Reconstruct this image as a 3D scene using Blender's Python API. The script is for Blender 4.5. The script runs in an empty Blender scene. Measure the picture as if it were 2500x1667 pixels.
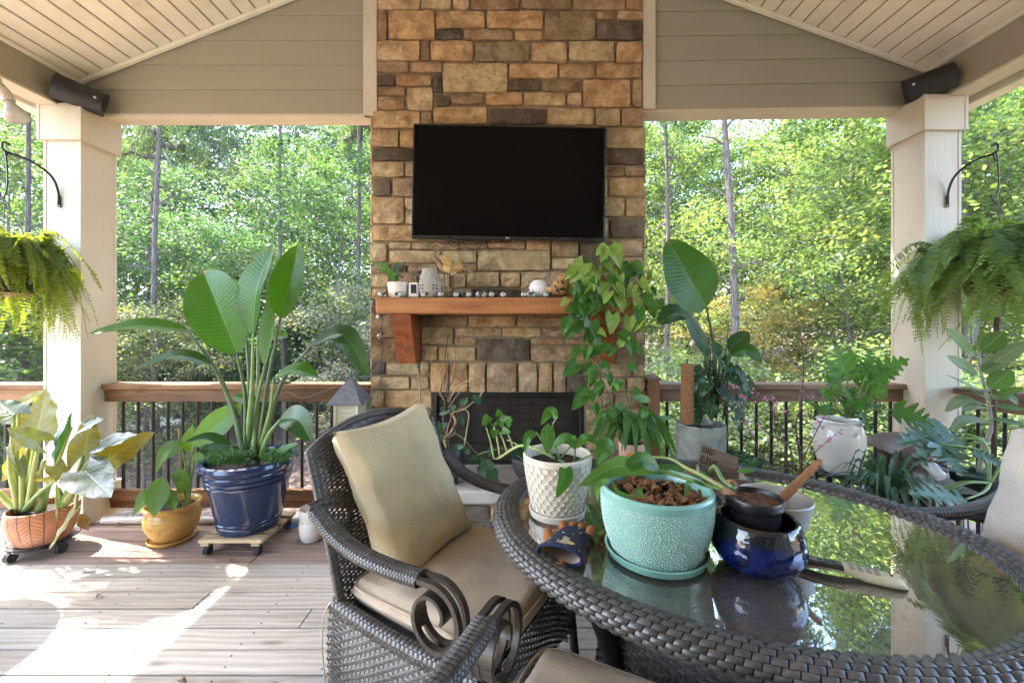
import bpy, bmesh, math, random
import numpy as np
from mathutils import Vector, Matrix, noise
R = math.radians
PI = math.pi
S = bpy.context.scene
COL = S.collection
# ---------------------------------------------------------------- camera
CX, HY, F, HC = 1252.0, 799.0, 1010.0, 1.36      # photo principal point, focal length (px), eye height
cam = bpy.data.cameras.new('camera')
cam.sensor_width = 36.0
cam.lens = 36.0 * F / 2500.0
cam.shift_x = (1250.0 - CX) / 2500.0
cam.shift_y = (HY - 833.5) / 2500.0
cam.clip_start = 0.02
cam.clip_end = 2000.0
camo = bpy.data.objects.new('camera', cam)
camo.location = (0, 0, HC)
camo.rotation_euler = (R(90), 0, 0)
COL.objects.link(camo)
S.camera = camo
# ---------------------------------------------------------------- sky, sun, exposure
SUN_DIR = Vector((-0.71, 0.20, 1.0)).normalized()     # towards the sun: from the open side of the deck
SUN_EL = math.asin(SUN_DIR.z)
W = bpy.data.worlds.new('World')
S.world = W
W.use_nodes = True
wn = W.node_tree
sky = wn.nodes.new('ShaderNodeTexSky')
sky.sky_type = 'NISHITA'
sky.sun_disc = False
sky.sun_elevation = SUN_EL
sky.sun_rotation = math.atan2(SUN_DIR.x, SUN_DIR.y)
sky.air_density = 1.0
sky.dust_density = 1.6
sky.ozone_density = 1.0
wn.nodes['Background'].inputs['Strength'].default_value = 0.15
wn.links.new(sky.outputs[0], wn.nodes['Background'].inputs['Color'])
sl = bpy.data.lights.new('sun', 'SUN')
sl.energy = 2.0
sl.angle = R(0.53)
sl.color = (1.0, 0.94, 0.84)
so = bpy.data.objects.new('sun', sl)
so.rotation_euler = SUN_DIR.to_track_quat('Z', 'Y').to_euler()
so.location = (-6, 3, 9)
COL.objects.link(so)
S.view_settings.view_transform = 'Standard'
S.view_settings.look = 'None'
S.view_settings.gamma = 1.0
S.view_settings.exposure = 3.9
S.cycles.max_bounces = 7
S.cycles.diffuse_bounces = 3
S.cycles.glossy_bounces = 4
S.cycles.transmission_bounces = 6
S.cycles.transparent_max_bounces = 8
S.cycles.caustics_reflective = False
S.cycles.caustics_refractive = False
S.cycles.sample_clamp_indirect = 6.0
S.cycles.use_denoising = True

# ---------------------------------------------------------------- positions
def px(x, y, Y):
    return Vector(((x - CX) / F * Y, Y, HC + (HY - y) / F * Y))
def onz(x, y, z):
    return px(x, y, (HC - z) * F / (y - HY))
def V(*a):
    return Vector(a)

# ---------------------------------------------------------------- scene graph
def tag(o, label=None, cat=None, group=None, kind=None):
    if label: o['label'] = label
    if cat: o['category'] = cat
    if group: o['group'] = group
    if kind: o['kind'] = kind
    return o
def thing(name, label, cat, loc=(0, 0, 0), rz=0.0, group=None, kind=None):
    o = bpy.data.objects.new(name, None)
    o.empty_display_size = 0.05
    o.location = loc
    o.rotation_euler = (0, 0, rz)
    COL.objects.link(o)
    bpy.context.view_layer.update() if False else None
    return tag(o, label, cat, group, kind)
def part_empty(name, parent):
    o = bpy.data.objects.new(name, None)
    o.empty_display_size = 0.03
    COL.objects.link(o)
    o.parent = parent
    return o
def link(name, me, parent=None, loc=None, mat4=None, color=None):
    o = bpy.data.objects.new(name, me)
    COL.objects.link(o)
    if parent is not None: o.parent = parent
    if loc is not None: o.location = loc
    if mat4 is not None: o.matrix_local = mat4
    if color is not None: o.color = (*color, 1.0)
    return o

# ---------------------------------------------------------------- mesh builder
class MB:
    def __init__(s):
        s.v = []; s.f = []; s.uv = []; s.mi = []; s.cur = 0
    def add(s, vs, fs, uv=None):
        b = len(s.v)
        s.v.extend([tuple(p) for p in vs])
        s.uv.extend(uv if uv is not None else [(0.0, 0.0)] * len(vs))
        s.f.extend([tuple(i + b for i in q) for q in fs])
        s.mi.extend([s.cur] * len(fs))
        return s
    def box(s, lo, hi, M=None):
        x0, y0, z0 = lo; x1, y1, z1 = hi
        vs = [V(x0,y0,z0),V(x1,y0,z0),V(x1,y1,z0),V(x0,y1,z0),V(x0,y0,z1),V(x1,y0,z1),V(x1,y1,z1),V(x0,y1,z1)]
        if M is not None: vs = [M @ p for p in vs]
        return s.add(vs, [(0,3,2,1),(4,5,6,7),(0,1,5,4),(1,2,6,5),(2,3,7,6),(3,0,4,7)])
    def cbox(s, lo, hi, c=0.004, M=None):
        """box with chamfered edges"""
        bm = bmesh.new()
        r = bmesh.ops.create_cube(bm, size=1.0)
        sc = [hi[i] - lo[i] for i in range(3)]; ce = [(hi[i] + lo[i]) / 2 for i in range(3)]
        for v in bm.verts: v.co = V(v.co.x * sc[0] + ce[0], v.co.y * sc[1] + ce[1], v.co.z * sc[2] + ce[2])
        bmesh.ops.bevel(bm, geom=bm.edges[:], offset=min(c, 0.45 * min(sc)), segments=1, affect='EDGES', profile=0.5)
        bm.verts.index_update()
        vs = [v.co.copy() for v in bm.verts]
        if M is not None: vs = [M @ p for p in vs]
        fs = [[v.index for v in f.verts] for f in bm.faces]
        bm.free()
        return s.add(vs, fs)
    def prism(s, poly, d, axis='Y', off=0.0, M=None):
        """poly: list of 2-tuples extruded by d along axis from off (poly in the other two axes, in order)"""
        n = len(poly); vs = []
        for k in (off, off + d):
            for a, b in poly:
                vs.append(V(a, k, b) if axis == 'Y' else (V(k, a, b) if axis == 'X' else V(a, b, k)))
        if M is not None: vs = [M @ p for p in vs]
        fs = [tuple(range(n))[::-1], tuple(range(n, 2 * n))]
        for i in range(n):
            j = (i + 1) % n
            fs.append((i, j, j + n, i + n))
        return s.add(vs, fs)
    def tube(s, pts, r, n=8, cap=True, flat=1.0, up=None):
        pts = [Vector(p) for p in pts]
        m = len(pts)
        rr = r if isinstance(r, (list, tuple)) else [r] * m
        t0 = (pts[1] - pts[0]).normalized()
        ref = Vector(up) if up is not None else (V(0, 0, 1) if abs(t0.z) < 0.9 else V(1, 0, 0))
        vs = []; uv = []; N = None
        L = 0.0
        for i, p in enumerate(pts):
            if i > 0: L += (pts[i] - pts[i - 1]).length
            t = (pts[min(i + 1, m - 1)] - pts[max(i - 1, 0)])
            t = t.normalized() if t.length > 1e-9 else t0
            if N is None or up is not None:
                N = ref - t * ref.dot(t)
                if N.length < 1e-6: N = t.orthogonal()
            else:
                N = N - t * N.dot(t)
            N = N.normalized(); B = t.cross(N)
            for k in range(n):
                a = 2 * PI * k / n
                vs.append(p + (N * math.cos(a) * flat + B * math.sin(a)) * rr[i])
                uv.append((k / n, L))
        fs = []
        for i in range(m - 1):
            for k in range(n):
                k2 = (k + 1) % n
                fs.append((i*n+k, i*n+k2, (i+1)*n+k2, (i+1)*n+k))
        if cap:
            fs.append(tuple(range(n))[::-1]); fs.append(tuple((m-1)*n+k for k in range(n)))
        return s.add(vs, fs, uv)
    def lathe(s, prof, n=32, c=(0, 0, 0), M=None, sx=1.0, sy=1.0, wob=None):
        vs = []; uv = []
        m = len(prof)
        for i, (r, z) in enumerate(prof):
            for k in range(n):
                a = 2 * PI * k / n
                q = r * (wob(a, z) if wob else 1.0)
                p = V(c[0] + q * math.cos(a) * sx, c[1] + q * math.sin(a) * sy, c[2] + z)
                vs.append(M @ p if M is not None else p)
                uv.append((k / n, z))
        fs = []
        for i in range(m - 1):
            for k in range(n):
                k2 = (k + 1) % n
                fs.append((i*n+k, i*n+k2, (i+1)*n+k2, (i+1)*n+k))
        if prof[0][0] > 1e-5: fs.append(tuple(range(n))[::-1])
        if prof[-1][0] > 1e-5: fs.append(tuple((m-1)*n+k for k in range(n)))
        return s.add(vs, fs, uv)
    def grid(s, P, nu, nv, close_u=False):
        """P(i/nu, j/nv) surface sheet"""
        vs = []; uv = []
        for i in range(nu + 1):
            for j in range(nv + 1):
                vs.append(P(i / nu, j / nv)); uv.append((j / nv, i / nu))
        w = nv + 1
        fs = [(i*w+j, i*w+j+1, (i+1)*w+j+1, (i+1)*w+j) for i in range(nu) for j in range(nv)]
        return s.add(vs, fs, uv)
    def mesh(s, name, mats, smooth=False, sharp=None):
        me = bpy.data.meshes.new(name)
        me.from_pydata(s.v, [], s.f)
        for m in (mats if isinstance(mats, (list, tuple)) else [mats]): me.materials.append(m)
        nf = len(me.polygons)
        if s.mi and max(s.mi) > 0: me.polygons.foreach_set('material_index', s.mi[:nf])
        if smooth: me.polygons.foreach_set('use_smooth', [True] * nf)
        uvl = me.uv_layers.new(name='UVMap')
        li = np.empty(len(me.loops), dtype=np.int32)
        me.loops.foreach_get('vertex_index', li)
        uvl.data.foreach_set('uv', np.asarray(s.uv, dtype=np.float32)[li].ravel())
        me.update()
        if sharp is not None and smooth:
            try: me.set_sharp_from_angle(angle=R(sharp))
            except Exception: pass
        return me
    def build(s, name, mats, parent=None, smooth=False, loc=None, sharp=None, color=None, mat4=None):
        return link(name, s.mesh(name, mats, smooth, sharp), parent, loc, mat4, color)

def bez(pts, n=12):
    """smooth curve through control points (Catmull-Rom)"""
    P = [Vector(p) for p in pts]
    if len(P) == 2: return [P[0].lerp(P[1], i / n) for i in range(n + 1)]
    Q = [P[0] * 2 - P[1]] + P + [P[-1] * 2 - P[-2]]
    out = []
    seg = len(P) - 1
    per = max(2, n // seg)
    for i in range(seg):
        a, b, c, d = Q[i:i + 4]
        for k in range(per):
            t = k / per
            out.append(0.5 * ((2 * b) + (c - a) * t + (2 * a - 5 * b + 4 * c - d) * t * t + (3 * b - a - 3 * c + d) * t ** 3))
    out.append(P[-1])
    return out
def lin(a, b, n):
    return [a + (b - a) * i / n for i in range(n + 1)]
def text_mesh(name, body, size, extrude, mat, align='CENTER'):
    cu = bpy.data.curves.new(name + '_glyphs', 'FONT')
    cu.body = body; cu.size = size; cu.extrude = extrude; cu.align_x = align; cu.align_y = 'CENTER'
    cu.resolution_u = 3
    o = bpy.data.objects.new(name + '_tmp', cu)
    COL.objects.link(o)
    dg = bpy.context.evaluated_depsgraph_get()
    me = bpy.data.meshes.new_from_object(o.evaluated_get(dg))
    me.name = name
    bpy.data.objects.remove(o); bpy.data.curves.remove(cu)
    me.materials.clear(); me.materials.append(mat)
    return me

# ---------------------------------------------------------------- materials
class NT:
    def __init__(s, name):
        s.m = bpy.data.materials.new(name)
        s.m.use_nodes = True
        s.t = s.m.node_tree
        s.b = s.t.nodes['Principled BSDF']
        s.out = s.t.nodes['Material Output']
    def n(s, typ, ins=None, **props):
        nd = s.t.nodes.new(typ)
        for k, v in props.items(): setattr(nd, k, v)
        for k, v in (ins or {}).items(): s.set(nd, k, v)
        return nd
    def set(s, nd, k, v):
        sock = nd.inputs[k]
        if isinstance(v, bpy.types.NodeSocket): s.t.links.new(v, sock)
        elif hasattr(v, 'outputs'): s.t.links.new(v.outputs[0], sock)
        else:
            if isinstance(v, (tuple, list)) and len(v) == 3 and sock.type == 'RGBA': v = (*v, 1.0)
            sock.default_value = v
    def P(s, **kw):
        for k, v in kw.items(): s.set(s.b, k.replace('_', ' '), v)
        return s
    def math(s, op, a, b=0.0, c=None, clamp=False):
        nd = s.n('ShaderNodeMath', operation=op, use_clamp=clamp)
        s.set(nd, 0, a); s.set(nd, 1, b)
        if c is not None: s.set(nd, 2, c)
        return nd.outputs[0]
    def mix(s, f, a, b, mode='MIX'):
        nd = s.n('ShaderNodeMix', data_type='RGBA', blend_type=mode)
        s.set(nd, 0, f); s.set(nd, 6, a); s.set(nd, 7, b)
        return nd.outputs[2]
    def coord(s, which='Object'):
        return s.n('ShaderNodeTexCoord').outputs[which]
    def mapping(s, vec, scale=(1, 1, 1), loc=(0, 0, 0)):
        return s.n('ShaderNodeMapping', {'Vector': vec, 'Scale': scale, 'Location': loc}).outputs[0]
    def noise(s, vec, scale, detail=4.0, rough=0.55, dist=0.0, out='Fac'):
        return s.n('ShaderNodeTexNoise', {'Vector': vec, 'Scale': scale, 'Detail': detail, 'Roughness': rough, 'Distortion': dist}).outputs[out]
    def voro(s, vec, scale, feature='F1', out='Distance', rnd=1.0):
        return s.n('ShaderNodeTexVoronoi', {'Vector': vec, 'Scale': scale, 'Randomness': rnd}, feature=feature).outputs[out]
    def ramp(s, f, stops):
        nd = s.n('ShaderNodeValToRGB', {'Fac': f})
        el = nd.color_ramp.elements
        while len(el) < len(stops): el.new(0.5)
        for e, (p, c) in zip(el, stops):
            e.position = p; e.color = (*c, 1.0) if len(c) == 3 else c
        return nd.outputs[0]
    def rng(s, f, a, b, c, d):
        return s.n('ShaderNodeMapRange', {'Value': f, 'From Min': a, 'From Max': b, 'To Min': c, 'To Max': d}).outputs[0]
    def bump(s, h, strength=0.3, dist=0.01, normal=None):
        nd = s.n('ShaderNodeBump', {'Height': h, 'Strength': strength, 'Distance': dist})
        if normal is not None: s.set(nd, 'Normal', normal)
        s.set(s.b, 'Normal', nd.outputs[0])
        return nd.outputs[0]
    def info(s, out='Random'):
        return s.n('ShaderNodeObjectInfo').outputs[out]

def shifted(t, k=37.0):
    """object coordinates moved by a random amount per object so alike pieces differ"""
    r = t.info('Random')
    v = t.n('ShaderNodeCombineXYZ', {'X': t.math('MULTIPLY', r, k), 'Y': t.math('MULTIPLY', r, k * 1.7), 'Z': t.math('MULTIPLY', r, k * 0.6)})
    a = t.n('ShaderNodeVectorMath', operation='ADD')
    t.set(a, 0, t.coord('Object')); t.set(a, 1, v)
    return a.outputs[0]

def plain(name, col, rough=0.5, metal=0.0, var=0.12, nscale=14.0, bump=0.0, bscale=60.0, bdist=0.004, spec=0.5, coat=0.0, dirt=None):
    t = NT(name)
    vec = shifted(t)
    n1 = t.noise(vec, nscale, 5.0)
    c = t.mix(t.rng(n1, 0.3, 0.7, 0.0, 1.0), tuple(x * (1 - var) for x in col), tuple(min(1, x * (1 + var)) for x in col))
    if dirt is not None:
        n3 = t.noise(vec, nscale * 0.35, 6.0, 0.65)
        c = t.mix(t.rng(n3, 0.55, 0.75, 0.0, 0.6), c, dirt)
    t.P(Base_Color=c, Roughness=t.rng(t.noise(vec, nscale * 2.3, 3.0), 0.3, 0.7, max(0.02, rough * 0.85), min(1, rough * 1.15)), Metallic=metal)
    t.b.inputs['Specular IOR Level'].default_value = spec
    if coat: t.P(Coat_Weight=coat, Coat_Roughness=0.05)
    if bump: t.bump(t.noise(vec, bscale, 4.0), bump, bdist)
    return t.m

def wood(name, dark, light, axis='X', scale=1.0, rough=0.7, bump=0.35, knots=True, objcol=False, grey=None, spec=0.3):
    """grain stretched along axis; colour varies from piece to piece"""
    t = NT(name)
    vec = shifted(t)
    st = {'X': (0.35, 6.0, 6.0), 'Y': (6.0, 0.35, 6.0), 'Z': (6.0, 6.0, 0.35)}[axis]
    m = t.mapping(vec, tuple(x * scale for x in st))
    warp = t.noise(vec, 1.3 * scale, 2.0, out='Color')
    va = t.n('ShaderNodeVectorMath', operation='MULTIPLY_ADD')
    t.set(va, 0, warp); va.inputs[1].default_value = (0.5, 0.5, 0.5); t.set(va, 2, m)
    g1 = t.noise(va.outputs[0], 3.2, 5.0, 0.62, 0.6)
    st2 = {'X': (0.12, 9.0, 9.0), 'Y': (9.0, 0.12, 9.0), 'Z': (9.0, 9.0, 0.12)}[axis]
    fine = t.noise(t.mapping(vec, tuple(x * scale for x in st2)), 14.0, 4.0, 0.7)
    wv = t.n('ShaderNodeTexWave', {'Vector': va.outputs[0], 'Scale': 0.9, 'Distortion': 7.0, 'Detail': 3.0, 'Detail Scale': 1.2})
    wv.bands_direction = 'Y' if axis != 'Y' else 'X'
    f = t.math('ADD', t.math('MULTIPLY', g1, 0.82), t.math('MULTIPLY', wv.outputs['Fac'], 0.18))
    if objcol:
        oc = t.info('Color')
        dk = t.mix(1.0, oc, (0.68, 0.64, 0.60), 'MULTIPLY'); lt = t.mix(1.0, oc, (1.12, 1.12, 1.12), 'MULTIPLY')
    else: dk, lt = dark, light
    c = t.mix(t.rng(f, 0.25, 0.7, 0.0, 1.0), dk, lt)
    c = t.mix(t.rng(fine, 0.35, 0.65, 0.24, 0.0), c, t.mix(1.0, c, (0.45, 0.4, 0.38), 'MULTIPLY'))
    rv = t.rng(t.info('Random'), 0, 1, 0.82, 1.18)
    c = t.mix(1.0, c, t.n('ShaderNodeCombineXYZ', {'X': rv, 'Y': rv, 'Z': rv}), 'MULTIPLY')
    if knots:
        kst = {'X': (2.4, 9.0, 9.0), 'Y': (9.0, 2.4, 9.0), 'Z': (9.0, 9.0, 2.4)}[axis]
        k = t.voro(t.mapping(vec, tuple(x * scale for x in kst)), 0.62)
        kf = t.rng(k, 0.03, 0.17, 1.0, 0.0)
        ring = t.math('MULTIPLY', kf, t.rng(t.math('SINE', t.math('MULTIPLY', k, 130.0)), -1, 1, 0.55, 1.0))
        c = t.mix(t.math('MULTIPLY', ring, 0.72), c, t.mix(1.0, dk, (0.42, 0.34, 0.28), 'MULTIPLY'))
    if grey is not None:
        c = t.mix(t.rng(t.noise(vec, 2.2, 5.0), 0.42, 0.68, 0.0, 0.75), c, grey)
    t.P(Base_Color=c, Roughness=t.rng(g1, 0.3, 0.7, rough * 0.9, min(1, rough * 1.1)))
    t.b.inputs['Specular IOR Level'].default_value = spec
    h = t.math('ADD', t.math('MULTIPLY', fine, 0.6), t.math('MULTIPLY', f, 0.4))
    t.bump(h, bump, 0.004)
    return t.m
# ================================================================ materials of the porch
def painted(name, col, axis='Z', rough=0.55, bump=0.6, dirt=0.42):
    t = NT(name)
    vec = shifted(t)
    st = {'X': (0.6, 16, 16), 'Y': (16, 0.6, 16), 'Z': (16, 16, 0.6)}[axis]
    g = t.noise(t.mapping(vec, st), 4.5, 5.0, 0.6, 1.2)
    st2 = {'X': (3, 40, 40), 'Y': (40, 3, 40), 'Z': (40, 40, 3)}[axis]
    g2 = t.noise(t.mapping(vec, st2), 4.0, 3.0)
    big = t.noise(vec, 1.7, 5.0, 0.6)
    c = t.mix(t.rng(big, 0.35, 0.7, 0.0, dirt), col, tuple(x * y for x, y in zip(col, (0.72, 0.68, 0.6))))
    c = t.mix(t.rng(g, 0.62, 0.75, 0.0, 0.35), c, tuple(x * 0.66 for x in col))
    t.P(Base_Color=c, Roughness=rough)
    t.b.inputs['Specular IOR Level'].default_value = 0.35
    t.bump(t.math('ADD', g, t.math('MULTIPLY', g2, 0.5)), bump, 0.004)
    return t.m
M_CREAM = painted('cream_painted_wood', (0.575, 0.535, 0.45), 'Z')
M_CREAMX = painted('cream_painted_trim', (0.58, 0.535, 0.435), 'X')
M_CREAMY = painted('cream_painted_eave', (0.58, 0.535, 0.435), 'Y')
M_SIDING = painted('taupe_siding', (0.325, 0.312, 0.25), 'X', 0.6, 0.45, 0.2)
M_SIDINGY = painted('taupe_beam', (0.315, 0.288, 0.222), 'Y', 0.6, 0.3, 0.2)
M_VINYL = plain('cream_vinyl', (0.72, 0.68, 0.56), 0.42, var=0.05, nscale=5.0, bump=0.08, bscale=90.0, bdist=0.001, dirt=(0.46, 0.39, 0.3))
M_GROOVE = plain('ceiling_backing', (0.20, 0.165, 0.12), 0.9)
M_ROOF = plain('roof_shingle', (0.06, 0.055, 0.05), 0.95, var=0.3, nscale=30)
M_DECK = wood('deck_plank', (0, 0, 0), (1, 1, 1), 'X', 1.6, 0.72, 0.4, objcol=True)
M_RAIL = wood('stained_rail', (0.085, 0.037, 0.015), (0.32, 0.16, 0.07), 'X', 1.5, 0.62, 0.4)
M_RAILG = wood('weathered_rail', (0.10, 0.062, 0.042), (0.27, 0.175, 0.12), 'X', 1.5, 0.7, 0.5)
M_RAILY = wood('weathered_rail_long', (0.10, 0.062, 0.042), (0.27, 0.17, 0.11), 'X', 1.5, 0.7, 0.5)
M_POST = wood('stained_post', (0.12, 0.055, 0.025), (0.33, 0.16, 0.075), 'Z', 1.5, 0.7, 0.4)
M_BLACK = plain('black_metal', (0.010, 0.010, 0.010), 0.42, 0.0, var=0.2)
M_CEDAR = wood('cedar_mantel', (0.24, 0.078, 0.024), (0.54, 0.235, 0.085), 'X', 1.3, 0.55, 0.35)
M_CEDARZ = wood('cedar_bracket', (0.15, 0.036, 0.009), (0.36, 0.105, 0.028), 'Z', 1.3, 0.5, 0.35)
M_CONC = plain('hearth_concrete', (0.40, 0.355, 0.30), 0.85, var=0.15, nscale=9, bump=0.25, bscale=70, dirt=(0.24, 0.2, 0.16))

def stone_material():
    t = NT('cultured_stone')
    vec = shifted(t, 91.0)
    oc = t.info('Color')
    n1 = t.noise(vec, 9.0, 6.0, 0.62, 0.4)
    n2 = t.noise(vec, 38.0, 8.0, 0.8, 0.3)
    n3 = t.noise(vec, 4.5, 4.0, 0.6, 0.8)
    c = t.mix(t.rng(n1, 0.35, 0.68, 0.0, 1.0), t.mix(1.0, oc, (0.62, 0.52, 0.42), 'MULTIPLY'), t.mix(1.0, oc, (1.3, 1.24, 1.12), 'MULTIPLY'))
    c = t.mix(t.rng(n3, 0.52, 0.72, 0.0, 0.4), c, t.mix(1.0, oc, (1.1, 0.68, 0.36), 'MULTIPLY'))
    c = t.mix(t.rng(n2, 0.52, 0.68, 0.0, 0.75), c, t.mix(1.0, oc, (0.3, 0.27, 0.26), 'MULTIPLY'))
    t.P(Base_Color=c, Roughness=0.88)
    t.b.inputs['Specular IOR Level'].default_value = 0.25
    wp_ = t.n('ShaderNodeVectorMath', operation='MULTIPLY_ADD'); t.set(wp_, 0, t.noise(vec, 8.0, 3.0, out='Color')); wp_.inputs[1].default_value = (0.12, 0.12, 0.12); t.set(wp_, 2, vec)
    cr = t.voro(wp_.outputs[0], 17.0, 'DISTANCE_TO_EDGE')
    h = t.math('ADD', t.math('ADD', n1, t.math('MULTIPLY', n2, 0.55)), t.rng(cr, 0.0, 0.08, -0.12, 0.0))
    t.bump(h, 1.0, 0.024)
    return t.m
M_STONE = stone_material()
M_MORTAR = plain('brown_mortar', (0.26, 0.19, 0.115), 0.95, var=0.2, nscale=40, bump=0.5, bscale=160, bdist=0.003)

# ================================================================ deck
rnd = random.Random(7)
deck = thing('deck', 'weathered wooden deck with brown and grey planks', 'deck', kind='structure')
PITCH, BACK = 0.1274, 2.892
joints = {3: [-1.52], 6: [-1.553], 7: [-0.97], 9: [-1.587], 1: [0.6], 4: [-3.3, 0.4], 5: [1.1], 8: [0.2], 2: [-2.9]}
plank_cache = {}
for r in range(19):
    y1 = BACK - r * PITCH; y0 = y1 - PITCH + 0.0075
    js = sorted(set([-6.4] + joints.get(r, []) + [rnd.choice([-4.4, -4.8, -5.2, -3.9]), rnd.choice([1.5, 2.0, 2.4])] + [3.5]))
    for a, b in zip(js[:-1], js[1:]):
        if b - a < 0.3: continue
        key = round(b - a, 3)
        if key not in plank_cache:
            plank_cache[key] = MB().cbox((0.001, 0, -0.03), (b - a - 0.002, y1 - y0, 0.0), 0.003).mesh('plank', M_DECK)
        g = rnd.uniform(0.88, 1.12)
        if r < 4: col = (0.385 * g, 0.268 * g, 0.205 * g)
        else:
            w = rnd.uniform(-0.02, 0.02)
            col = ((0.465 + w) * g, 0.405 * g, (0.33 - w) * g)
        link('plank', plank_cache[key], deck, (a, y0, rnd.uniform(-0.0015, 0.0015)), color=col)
yb = BACK - 19 * PITCH
o = MB().box((-6.4, -2.6, -0.035), (3.5, yb, -0.004)).build('plank_field', M_DECK, deck, color=(0.43, 0.37, 0.31))
o = MB().box((-6.4, -2.6, -0.30), (3.5, BACK, -0.042)).build('joist_frame', M_RAILG, deck)
# nail heads
nail = MB().lathe([(0.0042, 0.0), (0.0042, 0.0012), (0.0, 0.0014)], 6).mesh('nail', M_BLACK)
for r in range(4, 11):
    y1 = BACK - r * PITCH
    for x in (-2.76, -2.36, -1.96, -1.56, -1.16, -0.76):
        for dy in (0.028, 0.094):
            if rnd.random() < 0.8: link('nail', nail, deck, (x + rnd.uniform(-0.012, 0.012), y1 - dy + rnd.uniform(-0.006, 0.006), 0.001))

# ================================================================ columns
def column(name, x0, x1, y0, zcap0, zcap1, label, inner):
    t = thing(name, label, 'column', ((x0 + x1) / 2, y0 + (x1 - x0) / 2, 0))
    w = (x1 - x0) / 2
    MB().cbox((-w, -w, 0.0), (w, w, zcap0 + 0.01), 0.004).build('shaft', M_CREAM, t)
    # corner boards: one board laps the other so that a seam shows on two faces
    q = 0.017
    for sx in (-1, 1):
        xa, xb = sorted((sx * (w - q), sx * (w + 0.003)))
        MB().cbox((xa, -w - 0.0035, 0.22), (xb, -w + 0.02, zcap0), 0.001).build('corner_board', M_CREAM, t)
    MB().cbox((inner * (w - 0.01) if inner > 0 else -w - 0.003, w - 0.016, 0.22), (w + 0.003 if inner > 0 else -(w - 0.01), w + 0.003, zcap0), 0.001).build('corner_board', M_CREAM, t)
    e = 0.023
    MB().cbox((-w - e, -w - e, zcap0), (w + e, w + e, zcap1), 0.003).build('capital', M_CREAMX, t)
    for sx in (-1, 1):
        xa, xb = sorted((sx * (w + e - 0.018), sx * (w + e + 0.003)))
        MB().cbox((xa, -w - e - 0.003, zcap0 + 0.002), (xb, -w - e + 0.01, zcap1 - 0.002), 0.001).build('capital_edge', M_CREAM, t)
    MB().cbox((-w - e - 0.02, -w - e, 0.0), (w + e + 0.02, w + e, 0.235), 0.004).build('plinth', M_CREAMX, t)
    return t
column('porch_column', -3.20, -2.95, 2.825, 2.632, 2.880, 'cream porch column beside the open sunny part of the deck', 1)
column('porch_column', 2.812, 3.058, 2.825, 2.698, 2.940, 'pale porch column behind the bronze lanterns and the ficus', -1)

# ================================================================ roof: gable wall, beams, ceiling
roof = thing('porch_roof', 'gabled porch roof with cream plank ceiling and taupe lap siding', 'roof', kind='structure')
AX, AZ = -0.10, 4.290
def rakeL(x): return 3.13 + 0.396 * (x + 3.03)
def rakeR(x): return 3.193 + 0.36 * (2.943 - x)
def rise(x): return 0.028 + 0.0165 * (x - 1.02)      # the far side sits a little higher
WY = 2.97
def siding(parent, side):
    z = 2.883
    for i in range(7):
        z0, z1 = z, z + 0.1765
        z = z1
        if side < 0:
            xa, xb = -3.09, -0.965
            lo = max(xa, (z0 - 3.13) / 0.396 - 3.03) if z0 > rakeL(xa) else xa
            if lo >= xb: break
            pts = [(lo, z0), (xb, z0)]
            if rakeL(xb) > z1:
                pts.append((xb, z1))
                xi = (z1 - 3.13) / 0.396 - 3.03
                if xi > xa: pts.append((xi, z1))
                else: pts.append((xa, z1))
            else: pts.append((xb, rakeL(xb)))
            if rakeL(xa) > z0 and (z1 > rakeL(xa)): pts.append((xa, rakeL(xa)))
            sh = lambda x: 0.0
        else:
            xa, xb = 0.925, 2.965
            rr = lambda x: rakeR(x) - rise(x)
            k = 0.36 + 0.0165
            xi0 = 2.943 - (z0 + 0.06 - 3.193) / k
            hi = min(xb, xi0)
            if hi <= xa: break
            pts = [(xa, z0), (hi, z0)]
            if rr(xb) > z0 and hi == xb:
                pts.append((xb, min(z1, rr(xb))))
            if z1 > rr(hi) or True:
                # intersection with the rake at z1
                lo_, hi_ = xa, hi
                if rr(xa) > z1:
                    a, b = xa, hi
                    if rr(b) < z1:
                        for _ in range(30):
                            m = (a + b) / 2
                            if rr(m) > z1: a = m
                            else: b = m
                        pts.append((a, z1))
                    pts.append((xa, z1))
                else: pts.append((xa, rr(xa)))
            sh = rise
        n = len(pts)
        mb = MB()
        vs = []
        for (x, zz) in pts:
            f = (zz - z0) / 0.1765
            vs.append(V(x, WY - 0.012 + 0.010 * f, zz + sh(x)))
        for (x, zz) in pts: vs.append(V(x, WY + 0.012, zz + sh(x)))
        fs = [tuple(range(n)), tuple(range(n, 2 * n))[::-1]] + [(i2, i2 + n, (i2 + 1) % n + n, (i2 + 1) % n) for i2 in range(n)]
        mb.add(vs, fs).build('siding_board', M_SIDING, parent)
gable = part_empty('gable_wall', roof)
siding(gable, -1); siding(gable, 1)
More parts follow.
